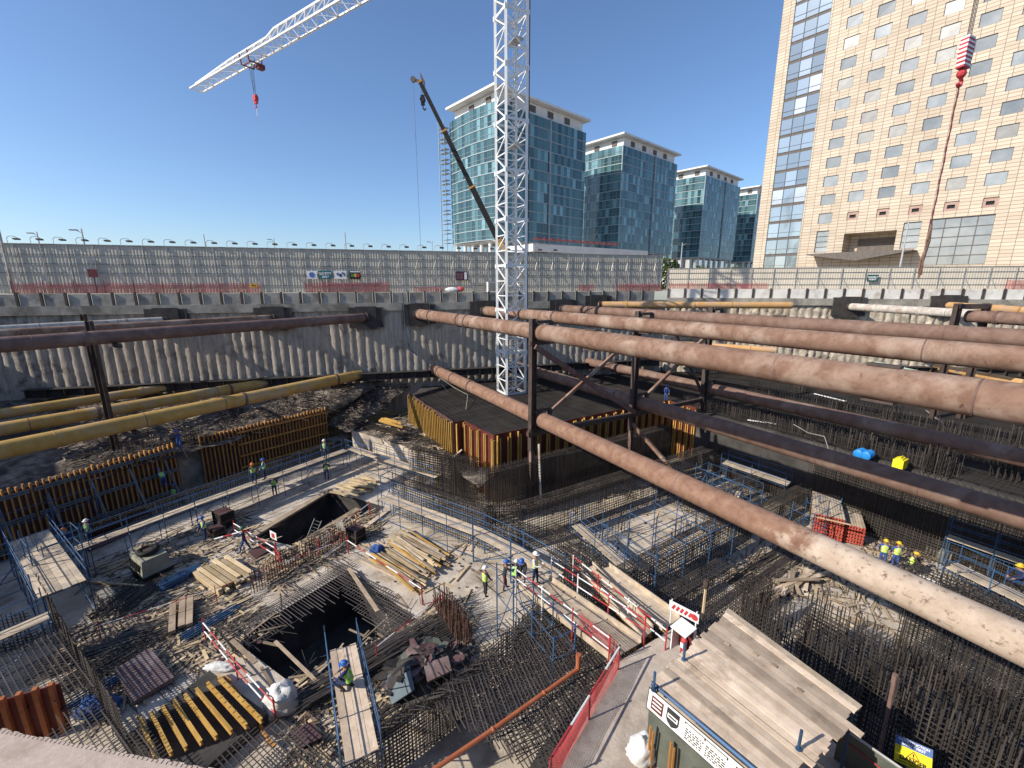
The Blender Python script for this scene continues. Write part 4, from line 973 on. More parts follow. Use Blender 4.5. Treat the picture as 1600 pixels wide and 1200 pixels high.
def stud_wall(label, a, b, zt0, zb, walers=3, step=.31, props=True, sm='stud', wm='bluegrey'):
    a = V((a.x, a.y, 0)); b = V((b.x, b.y, 0)); d = (b-a).normalized(); L = (b-a).length; nrm = V((d.y, -d.x, 0))
    t = thing('formwork_wall', label, 'formwork', V(((a.x+b.x)/2, (a.y+b.y)/2, zb)))
    mb = MB(); mb.beam(a+UP*((zt0+zb)/2-.1), b+UP*((zt0+zb)/2-.1), .04, zt0-zb-.2); mb.build('ply_face', M['ply'], t)
    n = int(L/step)
    for i in range(n+1):
        mb = MB(); p = a+d*(i*step)+nrm*.12; mb.box(p+UP*zb, .09, .2, zt0-zb+R.uniform(-.06, .1), d); mb.build('stud', M[sm], t)
    for k in range(walers):
        z = zb+(zt0-zb)*(.15+.75*k/max(1, walers-1))
        if wm == 'stud':
            mb = MB(); mb.beam(a+d*L*.25+nrm*.3+UP*z, b+nrm*.3+UP*z, .14, .14); mb.build('waler', M['stud'], t)
        else:
            m_ = int(L/2.6)
            for i in range(m_):
                mb = MB(); p = a+d*(L*i/m_+.1); q = a+d*(L*(i+1)/m_-.1); mb.beam(p+nrm*.3+UP*(z+.08), q+nrm*.3+UP*(z+.08), .05, .1); mb.beam(p+nrm*.3+UP*(z-.08), q+nrm*.3+UP*(z-.08), .05, .1); mb.build('waler', M[wm], t)
    if props:
        i = 1.2
        while i < L:
            p = a+d*i+nrm*.35; mb = MB(); mb.rod(p+UP*(zb+(zt0-zb)*.8), p+nrm*2.2+UP*(zb+.05), .07, 6, cap=True); mb.rod(p+UP*(zb+.5), p+nrm*2.2+UP*(zb+.08), .05, 6, cap=True); mb.box(p+nrm*2.2+UP*zb, .3, .3, .06, d); mb.build('push_prop', M['bluegrey'], t); i += 2.2
    return t
stud_wall('long wall formwork of orange studs with steel props in the shade at the left', fA0, fA1, 4.5, .02)
stud_wall('orange timber formwork wall with wide orange walers below the ochre struts', fB0, fB1, 4.5, .05, walers=4, wm='stud', props=False)
# end posts between both wall forms
for (px, py) in ((318, 760), (340, 752)):
    pass
fr0 = at(-40, 1070, 2.6); fr1 = at(95, 1035, 2.6)
def red_form():
    a = at(-30, 1100, 2.2); b = at(92, 1064, 2.2); a.z = b.z = 0; d = (b-a).normalized(); nrm = V((d.y, -d.x, 0))
    t = thing('formwork_panel', 'dark red column formwork with orange posts at the left edge', 'formwork', (a+b)/2)
    mb = MB(); mb.beam(a+UP*1.05, b+UP*1.05, .06, 2.1); mb.build('ply_face', M['plyred'], t)
    for i in range(5):
        mb = MB(); p = a+d*((b-a).length*(.08+.21*i))+nrm*.15; mb.box(p, .14, .2, 2.3, d); mb.build('stud', mat('rust_orange_post%d' % i, (.34, .10, .04), (.42, .15, .06), 2) if i == 0 else bpy.data.materials['rust_orange_post0'], t)
red_form()

# ------------------------------------------------------------------ rebar cages
def cage(label, p, q, h, th, z0=0, step=.19, r=.021, m='rebar', hooks=True, over=.0, name='rebar_cage', zrow=.2, layers=2, jit=.02, nside=None):
    p = V((p.x, p.y, 0)); q = V((q.x, q.y, 0)); d = (q-p).normalized(); L = (q-p).length; nrm = V((-d.y, d.x, 0)) if nside is None else nside
    mb = MB(); n = int(L/step)
    for l in range(layers):
        o = nrm*(th*l/max(1, layers-1))
        for i in range(n+1):
            s = i*step+R.uniform(-jit, jit); tz = h+over+(R.uniform(0, .35) if over else R.uniform(-.04, .06))
            mb.rod(p+d*s+o+UP*z0, p+d*(s+R.uniform(-.05, .05))+o+UP*(z0+tz), r, 3)
        z = .15
        while z < h:
            mb.rod(p+o+nrm*.03+UP*(z0+z+R.uniform(-.02, .02)), q+o+nrm*.03+UP*(z0+z+R.uniform(-.02, .02)), r, 3); z += zrow
    if hooks:
        for i in range(0, n+1):
            s = i*step+R.uniform(-.03, .03); c = p+d*s+UP*(z0+h); 
            mb.rod(c+nrm*-.02, c+nrm*th, r, 3)
            if i % 2 == 0: mb.rod(c+nrm*(th*.1), c-nrm*.3-d*.14+UP*.36, r, 3); mb.rod(c+nrm*(th*.9), c+nrm*(th*.5)-d*.14+UP*.4, r, 3)
        for k in range(4): mb.rod(p+nrm*(th*k/3)+UP*(z0+h+.03), q+nrm*(th*k/3)+UP*(z0+h+.03), r, 3)
    o = mb.build(name, M[m]); return tag(o, label, 'rebar cage')
cage('long two layer rebar wall with hooked top bars in front of the raft, nearest one', ab(14.2, -21), ab(25.6, -21), 3.0, 1.1)
cage('continuation of the hooked rebar wall right of the big dusty strut', ab(26.0, -21), ab(35.2, -21), 3.0, 1.1)
cage('second hooked rebar wall close behind, nearer the raft formwork', ab(13.4, -24.8), ab(33, -24.8), 4.1, 1.0, step=.15, layers=3)
cage('tight rebar wall standing right against the long dark red raft formwork', ab(15.4, -26.9), ab(35.4, -26.9), 2.8, .7, step=.16, hooks=True)
wk2 = [at(600, 776, 1.8), at(748, 832, 1.8), at(808, 862, 1.8), at(872, 902, 1.8)]
cage('rebar wall along the back of the curved scaffold walkway', V((wk2[0].x, wk2[0].y, 0))+F1*.8, V((wk2[1].x, wk2[1].y, 0))+F1*.8, 2.7, .9)
cage('short rebar wall turning the corner behind the curved walkway', V((wk2[1].x, wk2[1].y, 0))+F1*.85, ab(14.1, -21.2), 2.8, .8)
cage('rebar wall behind the scaffold corner beside the rubble', at(548, 700, 0)+V((.3, 0, 0)), at(702, 752, 0)+V((0, .8, 0)), 2.8, .8)
cage('low rebar wall between the rubble bench and the raft corner', ab(10.6, -33.4), ab(14.0, -28.0), 3.7, .9, layers=3, step=.16)
cage('rebar wall below the white boards on the left of the scaffolded room', ab(15.3, -20.3), ab(15.9, -14.2), 1.6, .9)
cage('rebar wall across the near side of the scaffolded room', ab(15.4, -13.4), ab(27.4, -13.8), 2.4, 1.0)
cage('rebar wall on the right side of the scaffolded room', ab(27.2, -20.4), ab(27.6, -14.2), 2.0, .9)
cage('rebar wall under the small boarded walkway right of the dusty strut', ab(35.0, -20.4), ab(35.0, -14.6), 1.6, .8)
cage('dark rebar curtain along the raft edge behind the red-ended stacks', ab(35.2, -14.2), ab(35.2, 4), 5.0, .7, step=.17)
cage('rebar wall behind the red and white notice board', ab(14.9, -8.9), ab(21.2, -9.3), 2.4, .9)
cage('rebar wall in the middle right between the walkway and the strut', ab(27.8, -13.4), ab(34.4, -13.6), 2.2, .9)
cage('rebar wall dropping along the right side of the wide gangway', ab(13.3, -17.5), ab(13.0, -10.4), 2.3, .8)
cage('low rebar wall between the third ramp and the scaffolded room', ab(14.6, -11.6), ab(21.5, -11.7), 1.8, .8)
cage('low rebar wall crossing the floor right of the scaffolded room', ab(28.6, -19.8), ab(28.6, -14.6), 1.7, .8)
cage('rebar wall at the far right corner of the room beneath the dusty strut', ab(29.5, -17.0), ab(34.2, -17.0), 1.9, .8)
cage('tall dense rebar wall to the right of the timber roof', ab(16.6, -8.6), ab(16.9, 3.5), 3.9, 1.0, step=.16, over=.3, r=.025, layers=3, hooks=False, nside=E1)
cage('second tall dense rebar wall running parallel under the dusty strut', ab(19.8, -7.4), ab(20.2, 3.5), 2.9, 1.0, step=.16, over=.3, r=.025, layers=3, hooks=False, nside=E1)
cage('third parallel rebar wall near the right edge', ab(23.6, -5.0), ab(24.0, 4.0), 2.6, .9, step=.16, over=.7, r=.025, layers=3, hooks=False, nside=E1)
cage('rebar wall under the sunny boards beside the yellow helmeted workers', ab(28.2, -6.6), ab(28.4, 4.0), 2.5, .9, step=.15, nside=E1)
cage('rebar wall behind the boards at the right edge', ab(31.6, -5.4), ab(31.8, 4), 1.7, .8, nside=E1)
# cages between raft and right struts: upstanding starter bars
def starters(label, c, du, dv, nu, nv, su, sv, h, z0, r=.02, m='rebar', name='starter_bars', tilt=.04):
    mb = MB()
    for i in range(nu):
        for j in range(nv):
            p = c+du*(i*su)+dv*(j*sv)+V((R.uniform(-.04, .04), R.uniform(-.04, .04), 0)); p = V((p.x, p.y, z0)); hh = h*R.uniform(.8, 1.1)
            mb.rod(p, p+V((R.uniform(-tilt, tilt), R.uniform(-tilt, tilt), 1))*hh, r, 3)
    k = h*.35
    while k < h*.8 and nu > 1:
        for j in range(nv): a = c+dv*(j*sv); mb.rod(V((a.x, a.y, z0+k)), V((a.x, a.y, z0+k))+du*((nu-1)*su), r*.8, 3)
        k += .4
    return tag(mb.build(name, M[m]), label, 'rebar')
col_lab = ['column starter bars on the raft just right of the trestle', 'column starter bars on the raft below the nearest upper strut', 'column starter bars on the raft between the two shaded struts', 'column starter bars near the loose white board on the raft', 'tall column starter bars at the right edge of the raft', 'column starter bars far back on the raft beside the white frame', 'column starter bars behind the blue drums', 'tall column starter bars between the shaded struts at the right edge', 'column starter bars right of the yellow jerrycan', 'column starter bars behind the second shaded strut']
for lb, (px, py, n, h) in zip(col_lab, ((1185, 640, 5, 1.3), (1372, 655, 5, 1.6), (1462, 690, 5, 1.8), (1300, 640, 4, 1.2), (1575, 700, 6, 2.0), (1105, 590, 4, 1.2), (1325, 700, 5, 1.6), (1545, 745, 6, 2.3), (1440, 735, 5, 1.8), (1240, 608, 5, 1.2))):
    starters(lb, at(px, py, RZT), E1, E2, n, n, .28, .28, h, RZT-.2, r=.024)
starters('dense belt of vertical bars along the raft edge behind the dark strut', ab(36.4, -26.5), E2, E1, 100, 3, .2, .35, 1.3, RZT-.2)
starters('dense belt of vertical bars deeper in the right part of the raft', ab(40.6, -20), E2, E1, 90, 3, .24, .4, 1.2, RZT-.2)
starters('dense belt of vertical bars along the far right part of the raft', ab(47, -26), E2, E1, 110, 2, .26, .5, 1.3, RZT-.2)
# rusty starter rows
def bar_row(label, pts, h, step=.16, rows=2, m='rebarrust', z0=0, r=.022):
    mb = MB()
    for k in range(rows):
        for i in range(len(pts)-1):
            a, b = V(pts[i]), V(pts[i+1]); n = int((b-a).length/step); d = (b-a).normalized(); nn = V((-d.y, d.x, 0))*(.3*k)
            for j in range(n):
                p = a+d*(j*step)+nn; p.z = z0; mb.rod(p, p+V((R.uniform(-.06, .06), R.uniform(-.06, .06), h*R.uniform(.85, 1.08))), r, 3)
            for z in (.3, .6): mb.rod(a+nn+UP*(z0+z), b+nn+UP*(z0+z), r, 3)
    return tag(mb.build('starter_bars', M[m]), label, 'rebar')
bar_row('row of rusty upright bars along the near edge of the upper pit', [at(398, 928, 0), at(455, 893, 0), at(563, 836, 0)], 1.45)
bar_row('bent row of rusty upright bars next to the big plank pile', [at(738, 1008, 0), at(716, 975, 0), at(692, 938, 0)], 1.35, step=.12, rows=3)
# pit 2 mats
rebar_mat('rebar mat overhanging the right half of the lower dark pit', [at(500, 872, 0), at(548, 884, 0), at(655, 965, 0), at(600, 1005, 0), at(540, 945, 0)], .06, F1, F2, .2, .022, 'rebarlite')
mb = MB(); a, b = pit2[1], pit2[0]; d = (b-a).normalized(); n = int((b-a).length/.17)
for i in range(n): p = a+d*(i*.17)+UP*.08; mb.rod(p-F2*.5, p+F2*R.uniform(.9, 1.9)-UP*R.uniform(0, .15), .02, 3)
for k in range(6): mb.rod(a-F2*(.1+.16*k)+UP*.12, b-F2*(.1+.16*k)+UP*.12, .02, 3)
tag(mb.build('rebar_mat', M['rebarlite']), 'comb of rebar ends reaching over the left side of the lower dark pit', 'rebar mat')
mb = MB(); a, b = pit2[2], pit2[3]; d = (b-a).normalized()
for i in range(int((b-a).length/.17)): p = a+d*(i*.17)+UP*.08; mb.rod(p+F2*.6, p-F2*R.uniform(.4, 1.0)-UP*.1, .02, 3)
for k in range(5): mb.rod(a+F2*(.1+.2*k)+UP*.12, b+F2*(.1+.2*k)+UP*.12, .02, 3)
tag(mb.build('rebar_mat', M['rebarlite']), 'comb of rebar ends along the near side of the lower dark pit', 'rebar mat')
# bottom centre thick raft cage: left curtain, inner lip, top mat
cv = [at(560, 1250, 0), at(640, 1195, 0), at(730, 1120, 0), at(800, 1050, 0), at(860, 985, 0)]
for i in range(4):
    pass
def curtain(label, pts, h, step=.14, r=.022, m='rebar', zr=.16, hooksd=None):
    mb = MB()
    for i in range(len(pts)-1):
        a, b = pts[i], pts[i+1]; n = max(1, int((b-a).length/step)); 
        for j in range(n):
            p = a.lerp(b, j/n); mb.rod(p, p+V((R.uniform(-.03, .03), R.uniform(-.03, .03), h*R.uniform(.97, 1.05))), r, 3)
            if hooksd is not None and j % 2 == 0: q = p+UP*(h*.98); mb.rod(q, q+hooksd*.9+V((R.uniform(-.1, .1), R.uniform(-.1, .1), R.uniform(.1, .4))), r, 3)
        z = .12
        while z < h: mb.rod(a+UP*z, b+UP*z, r, 3); z += zr
    return tag(mb.build('rebar_curtain', M[m]), label, 'rebar cage')
curtain('curved outer rebar curtain in front of the orange drain pipe', cv, 2.45, hooksd=V((-.35, .15, 0)))
cv2 = [p+E1*.75-E2*.1 for p in cv]
curtain('curved inner rebar curtain right beside the orange drain pipe', cv2, 2.45, hooksd=V((.7, -.2, 0)))
topm = [at(760, 1215, 2.4), at(850, 1085, 2.4), at(900, 1030, 2.4), at(968, 1052, 2.6), at(872, 1215, 2.6)]
tm = [V((p.x, p.y, 0)) for p in topm]; tm_all = [cv2[1], cv2[2], cv2[3], cv2[4], tm[3], tm[4]]
rebar_mat('thick rebar mat left of the red netting at the bottom', tm_all, 2.35, (E1+E2*.2).normalized(), (E2-E1*.2).normalized(), .15, .024)
rebar_mat('lower layer of the rebar mat beside the orange drain pipe', tm_all, 2.0, E1, E2, .17, .022)
curtain('rebar curtain under the orange drain pipe', [at(700, 1225, 2.2)*1, at(850, 1090, 2.2)*1], .4) if False else None
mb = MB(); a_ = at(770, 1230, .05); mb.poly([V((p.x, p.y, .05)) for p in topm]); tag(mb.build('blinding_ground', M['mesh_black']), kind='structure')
mb = MB(); pts = [at(670, 1208, 2.75), at(770, 1140, 2.75), at(850, 1083, 2.75), at(903, 1045, 2.7)]; mb.path(pts, .075, 10); e = pts[-1]; mb.rod(e-UP*.1, e+UP*.62, .085, 10, cap=True)
o = thing('drain_pipe', 'orange plastic drain pipe lying over the rebar with an upright stub', 'drain pipe', (e.x, e.y, e.z-.3)); mb.build('pipe', M['upvc'], o)
mb = MB(); mb.lathe(e+UP*.5, e+UP*.66, [(0, .1), (1, .1)], 12)
for p in pts[1:3]: mb.ball(p, .1, .1, .1, 8)
mb.build('socket', M['upvc'], o)
# loose bars lying about
def bundle(label, a, b, n, w, z=.05, r=.02, m='rebar', spread=.25, group=None):
    a = V(a); b = V(b); d = (b-a).normalized(); s = V((-d.y, d.x, 0)); mb = MB()
    for i in range(n):
        o = R.uniform(-w, w); e = R.uniform(-.4, .4)
        mb.rod(a+s*o+d*e+UP*(z+R.random()*.18), b+s*(o+R.uniform(-spread, spread))+d*R.uniform(-.6, .4)+UP*(z+R.random()*.18), r, 3)
    return tag(mb.build('rebar_bundle', M[m]), label, 'rebar bundle')
bundle('heap of short dark bars left of the two grey timber posts', at(165, 965, 0), at(205, 925, 0)+V((.4, .8, 0)), 60, 1.0, r=.025)
bundle('long bars strewn from the dark heap towards the bottom left', at(60, 1050, 0), at(330, 955, 0), 40, .8, m='rebarlite')
bundle('bars lying on the slab left of the brown sheet', at(90, 1085, 0), at(260, 985, 0), 34, .7)
bundle('tangle of dark bars beside the scrap heap', at(560, 1050, 0), at(715, 975, 0), 90, 1.0, r=.024)
bundle('second tangle of bars behind the blue scaffold platform', at(470, 1110, 0), at(640, 1005, 0), 55, .55, z=.4, r=.022)
bundle('long thin bars reaching along the walkway edge near the curved boards', at(560, 1160, 0), at(640, 1100, 0), 30, .5)
bundle('bars stacked on the ground right of the scaffolded room', ab(22.5, -11.6), ab(29, -11.8), 50, .8)
bundle('bars lying in front of the orange formwork wall', at(372, 735, 0), at(470, 690, 0), 40, .5, z=.5)

# dense reinforcement in the bottom left corner
bl = [at(-60, 1000, 1.7), at(95, 972, 1.7), at(160, 1075, 1.7), at(-60, 1120, 1.7)]
rebar_mat('dark rebar mat in the shade at the left edge above the red column form', [V((p.x, p.y, 0)) for p in bl], 1.5, F1, F2, .2, .022)
bl2 = [at(95, 1075, 1.2), at(200, 1120, 1.2), at(330, 1260, 1.2), at(20, 1260, 1.2)]
rebar_mat('dark rebar mat at the bottom left between red column form and table form', [V((p.x, p.y, 0)) for p in bl2], 1.0, F1, F2, .2, .022)
curtain('tall dark rebar curtain running down from the left platform to the bottom', [at(72, 955, 0), at(130, 1065, 0), at(205, 1185, 0)], 2.3, step=.16, r=.024)
curtain('dark rebar curtain at the left edge below the short walkway', [at(-40, 1030, 0), at(60, 1010, 0)], 2.0, step=.16, r=.024)
bl3 = [at(330, 1165, .8), at(452, 1120, .8), at(560, 1260, .8), at(350, 1280, .8)]
rebar_mat('dark rebar mat at the bottom beside the yellow beams and the scaffold platform', [V((p.x, p.y, 0)) for p in bl3], .8, F1, F2, .18, .022)
cage('low rebar wall under the long left walkway', at(110, 868, 0), at(395, 764, 0), 1.5, .6)
cage('low rebar wall under the far part of the left walkway', at(400, 760, 0), at(545, 708, 0), 1.5, .6)
cage('hooked low rebar wall in front of the orange waler formwork', at(372, 722, 0), at(530, 672, 0), 1.6, .7)
bar_row('dark upright bars along the rubble edge behind the orange formwork', [fA1+V((.2, 1.2, 0)), fB0+V((-.3, 1.0, 0))], 1.6, m='rebar', z0=3.7)
bar_row('dark upright bars on the rubble behind the left orange formwork', [fA1.lerp(fA0, .3)+V((-.8, .6, 0)), fA1+V((-.6, .6, 0))], 1.3, m='rebar', z0=3.9, step=.2)

starters('upright bars on the slab in front of the nearest hooked rebar wall', ab(17.5, -19.4), E1, E2, 14, 2, .3, .3, 1.3, 0)
starters('upright bars on the slab inside the scaffolded room', ab(23.0, -16.6), E1, E2, 10, 3, .28, .3, 1.2, 0)
starters('upright bars beside the splayed old boards', ab(21.0, -10.6), E1, E2, 8, 3, .3, .3, 1.4, 0)
# ------------------------------------------------------------------ scaffold walkways
def walkway(label, pts, z, width=.9, nb=4, rail=(1.0, .5), side=1, bay=2.1, z0=0, boards='board', both=True, brace=True, top=1.1, kick=False, zend=None):
    """pts: plan points of the deck's middle line"""
    pts = [V((p.x, p.y, 0)) for p in pts]; t = thing('scaffold_walkway', label, 'scaffold', V((pts[0].x, pts[0].y, z0)))
    for i in range(len(pts)-1):
        a, b = pts[i], pts[i+1]; d = (b-a).normalized(); n = V((-d.y, d.x, 0)); L = (b-a).length
        m_ = max(1, round(L/3.6))
        for k in range(m_):
            for j in range(nb):
                w = width/nb; o = n*(-width/2+w*(j+.5)); p = a+d*(L*k/m_+R.uniform(-.05, .05)); q = a+d*(L*(k+1)/m_+R.uniform(-.02, .12)); dz = R.uniform(0, .03)
                mb = MB(); mb.beam(p+o+UP*(z+dz), q+o+UP*(z+dz+R.uniform(-.015, .02)), w-.012, .045); mb.build('deck_board', M[boards], t)
        nbay = max(1, round(L/bay))
        for s_ in ((-1, 1) if both else (side,)):
            e = n*(s_*(width/2+.1))
            for k in range(nbay+1):
                mb = MB(); p = a+d*(L*k/nbay)+e; mb.rod(p+UP*z0, p+UP*(z+top+(R.uniform(-.1, .35))), .025, 6); mb.build('standard', M['blue'], t)
            for zr in rail:
                if s_ == side or both == 'rails':
                    mb = MB(); mb.rod(a+e+UP*(z+zr), b+e+UP*(z+zr), .022, 5); mb.build('guard_rail', M['blue'], t)
            mb = MB(); mb.rod(a+e+UP*(z-.1), b+e+UP*(z-.1), .022, 5); mb.build('ledger', M['blue'], t)
            if z-z0 > 1.4: mb = MB(); mb.rod(a+e+UP*(z0+.35), b+e+UP*(z0+.35), .022, 5); mb.build('ledger', M['blue'], t)
        for k in range(nbay+1):
            mb = MB(); p = a+d*(L*k/nbay); mb.rod(p-n*(width/2+.25)+UP*(z-.07), p+n*(width/2+.25)+UP*(z-.07), .026, 5)
            if brace and k < nbay and k % 2 == 0: q = a+d*(L*(k+1)/nbay); mb.rod(p+n*(side*(width/2+.1))+UP*(z0+.1), q+n*(side*(width/2+.1))+UP*(z-.1), .024, 4)
            mb.build('transom', M['blue'], t)
    return t
walkway('long boarded scaffold walkway with blue rails along the left rebar wall', [at(67, 877, 1.8), at(300, 790, 1.8), at(540, 704, 1.8)], 1.8, .8, 3, both='rails')
walkway('boarded scaffold walkway turning the far corner beside the rubble', [at(548, 700, 1.8), at(684, 744, 1.8)], 1.8, .85, 3, both='rails', side=-1)
walkway('curved boarded scaffold walkway in the middle leading to the red and white gangway', wk2, 1.8, .9, 4, both='rails', side=-1)
walkway('wide boarded scaffold platform in the shade at the left edge', [at(45, 838, 2.2), at(98, 920, 2.2)], 2.2, 1.7, 6, both='rails')
walkway('short boarded walkway at the left edge near the bottom', [at(-40, 1012, 2.0), at(75, 962, 2.0)], 2.0, .8, 3, both='rails', side=-1)
walkway('weathered scaffold platform below the lime vested worker at the bottom', [at(536, 1012, 2.6), at(566, 1182, 2.6)], 2.6, 1.0, 4, both='rails', side=1, bay=1.7, boards='deckwood')
walkway('white boarded scaffold on the left side of the scaffolded room', [at(900, 820, 1.9), at(985, 893, 1.9)], 1.9, .7, 3, both='rails', side=1)
walkway('pale boarded scaffold on the near right side of the scaffolded room', [at(1032, 868, 2.1), at(1100, 832, 2.1)], 2.1, 1.0, 4, both='rails', side=1)
walkway('small boarded walkway with blue rails right of the dusty strut', [at(1132, 722, 2), at(1232, 756, 2)], 2.0, .9, 3, both='rails', side=-1)
walkway('sunny boarded walkway with blue frames beside the yellow helmeted workers', [at(1486, 883, 2.6), at(1640, 957, 2.6)], 2.6, 1.0, 4, both='rails', side=1)
walkway('narrow shaded scaffold walkway at the right edge behind the sunny boards', [at(1480, 838, 2.2), at(1640, 893, 2.2)], 2.2, .7, 3, both='rails', side=1)
# open scaffold tower in the room
def scaffold_tower(label, c, nu, nv, su, sv, h, levels, du=E1, dv=E2, z0=0):
    t = thing('scaffold_tower', label, 'scaffold', V((c.x, c.y, z0)))
    P_ = lambda i, j: V((c.x, c.y, z0))+du*(i*su)+dv*(j*sv)
    for i in range(nu):
        for j in range(nv):
            mb = MB(); mb.rod(P_(i, j), P_(i, j)+UP*(h+R.uniform(-.5, .4)), .032, 6); mb.build('standard', M['blue'], t)
    for z in levels:
        for i in range(nu):
            mb = MB(); mb.rod(P_(i, 0)+UP*z, P_(i, nv-1)+UP*z, .022, 5); mb.build('ledger', M['blue'], t)
        for j in range(nv):
            mb = MB(); mb.rod(P_(0, j)+UP*z, P_(nu-1, j)+UP*z, .022, 5); mb.build('ledger', M['blue'], t)
    mb = MB(); mb.rod(P_(0, 0)+UP*.2, P_(1, 0)+UP*(h*.7), .026, 4); mb.rod(P_(nu-1, 0)+UP*(h*.7), P_(nu-1, 1)+UP*.2, .026, 4); mb.build('brace', M['blue'], t)
scaffold_tower('open blue scaffold tower standing in the rebar walled room', at(938, 892, 0), 4, 3, 2.3, 2.0, 3.8, (1.0, 2.1, 3.2))
scaffold_tower('blue scaffold bay between the room and the small boarded walkway', ab(29.6, -19.8), 2, 4, 1.6, 1.5, 3.0, (1.0, 2.0, 2.8))
scaffold_tower('blue scaffold bay in front of the rebar wall right of the room', ab(27.9, -12.6), 4, 2, 1.9, 1.3, 2.8, (1.2, 2.4))
scaffold_tower('low blue scaffold frame left of the gangway over the bottom rebar', ab(9.0, -15.9), 2, 4, 1.1, 1.5, 3.8, (1.2, 2.4, 3.4))
scaffold_tower('blue scaffold frame in the shade in front of the orange formwork', at(10, 870, 0), 3, 2, 2.2, 1.4, 3.4, (1.2, 2.4, 3.3), F1, F2)
scaffold_tower('dark blue scaffold frames stacked at the left edge below the shaded platform', at(-30, 960, 0), 3, 2, 2.0, 1.5, 3.6, (1.2, 2.4, 3.4), F1, F2)
scaffold_tower('thin blue scaffold bay at the corner of the middle walkways', at(598, 800, 0), 2, 2, 1.2, 1.2, 3.2, (1.1, 2.2, 3.0), F1, F2)

# ------------------------------------------------------------------ path, gangways
PZ = 3.0
pth = [ab(10.5, -9.6), ab(14.4, -9.6), ab(14.2, 2), ab(2.0, 2), at(855, 1240, PZ)]
mb = MB(); tp_ = [V((p.x, p.y, PZ)) for p in pth]; mb.poly(tp_[::-1])
for i in range(len(tp_)): a, b = tp_[i], tp_[(i+1) % len(tp_)]; mb.quad(a, b, V((b.x, b.y, 0)), V((a.x, a.y, 0)))
o = mb.build('path', M['path'], loc=(7, 9, 0)); tag(o, kind='structure')
if o.data.polygons[0].normal.z < 0: o.data.flip_normals()

def striped(mb, a, b, r, seg=.55, n=6, start=0):
    a = V(a); b = V(b); L = (b-a).length; k = max(1, round(L/seg))
    for i in range(k): mb.rod(a.lerp(b, i/k), a.lerp(b, (i+1)/k), r, n, m=(i+start) % 2)
RW = [M['plainwhite'], M['red']]
def gangway(label, l0, l1, r0, r1, boards, rails=True, kick=True, wood='board'):
    t = thing('gangway', label, 'gangway', (l0+r0)/2); nb = boards
    for j in range(nb):
        p0 = l0.lerp(r0, j/nb); p1 = l0.lerp(r0, (j+.97)/nb); q0 = l1.lerp(r1, j/nb); q1 = l1.lerp(r1, (j+.97)/nb); dz = UP*R.uniform(0, .02)
        mb = MB(); mb.hexa([p0+dz-UP*.06, p1+dz-UP*.06, q1+dz-UP*.06, q0+dz-UP*.06, p0+dz, p1+dz, q1+dz, q0+dz]); mb.build('deck_board', M[wood], t)
    if kick:
        for a, b in ((l0, l1), (r0, r1)):
            mb = MB(); mb.beam(a+UP*.13, b+UP*.13, .05, .26); mb.build('kick_board', M['board'], t)
    mb = MB()
    for f_ in (.2, .8): mb.beam(l0.lerp(r0, f_)-UP*.17, l1.lerp(r1, f_)-UP*.17, .12, .2)
    mb.build('bearer', M['h20'], t)
    if rails:
        for a, b in ((l0, l1), (r0, r1)):
            d = (b-a); o = (a-(l0+r0)/2); o.z = 0; o = o.normalized()*.12 if o.length > .01 else V((0, 0, 0))
            for z in (1.05, .55): mb = MB(); striped(mb, a+o+UP*z, b+o+UP*z, .026, .9); mb.build('guard_rail', RW, t)
            for k in range(4):
                p = a.lerp(b, k/3)+o; mb = MB(); mb.rod(p-UP*(1.8 if k < 3 else .3), p+UP*1.2, .034, 6, m=0 if k < 2 else 1, cap=True); mb.build('rail_post', RW, t)
    return t
gangway('wide timber gangway with red and white rails carrying the white helmeted worker', at(810, 918, 2.4), at(955, 1032, PZ+.06), at(858, 905, 2.4), at(1002, 1004, PZ+.06), 4, wood='board')
gangway('narrow timber ramp in the middle next to the wide gangway', at(905, 890, 2.0), at(1003, 1000, PZ+.05), at(926, 884, 2.0), at(1020, 985, PZ+.05), 2, rails=False)
gangway('third timber ramp running down to the red and white notice board', at(925, 893, 2.1), at(1035, 985, PZ+.06), at(952, 886, 2.1), at(1062, 966, PZ+.06), 3, kick=True, rails=False)
t = thing('barrier_rail', 'red and white barrier rail beside the third ramp', 'barrier', at(910, 862, 1.5))
a_, b_ = at(896, 870, 2.8), at(1042, 985, PZ+.9)
for z in (0, -.5): mb = MB(); striped(mb, a_+UP*z, b_+UP*z, .03, .9, start=1); mb.build('guard_rail', RW, t)
for k in range(4): p = a_.lerp(b_, k/3); mb = MB(); mb.rod(V((p.x, p.y, p.z-1.6)), p+UP*.1, .035, 6, m=(k % 2), cap=True); mb.build('rail_post', RW, t)
nf = net_fence('red netting barrier with white rail along the left edge of the near concrete path', at(966, 1046, PZ), at(858, 1230, PZ), PZ, .95, step=.07, rowstep=.08, r=.008)
mb = MB(); striped(mb, at(966, 1046, PZ)+UP*1.0, at(858, 1230, PZ)+UP*1.0, .035, 1.2); mb.build('top_rail', RW, nf)
net_fence('red netting sagging over the lower end of the wide gangway rail', at(905, 985, 2.9), at(962, 1036, PZ), 2.95, 1.0, step=.07, rowstep=.08, r=.008, posts=False)
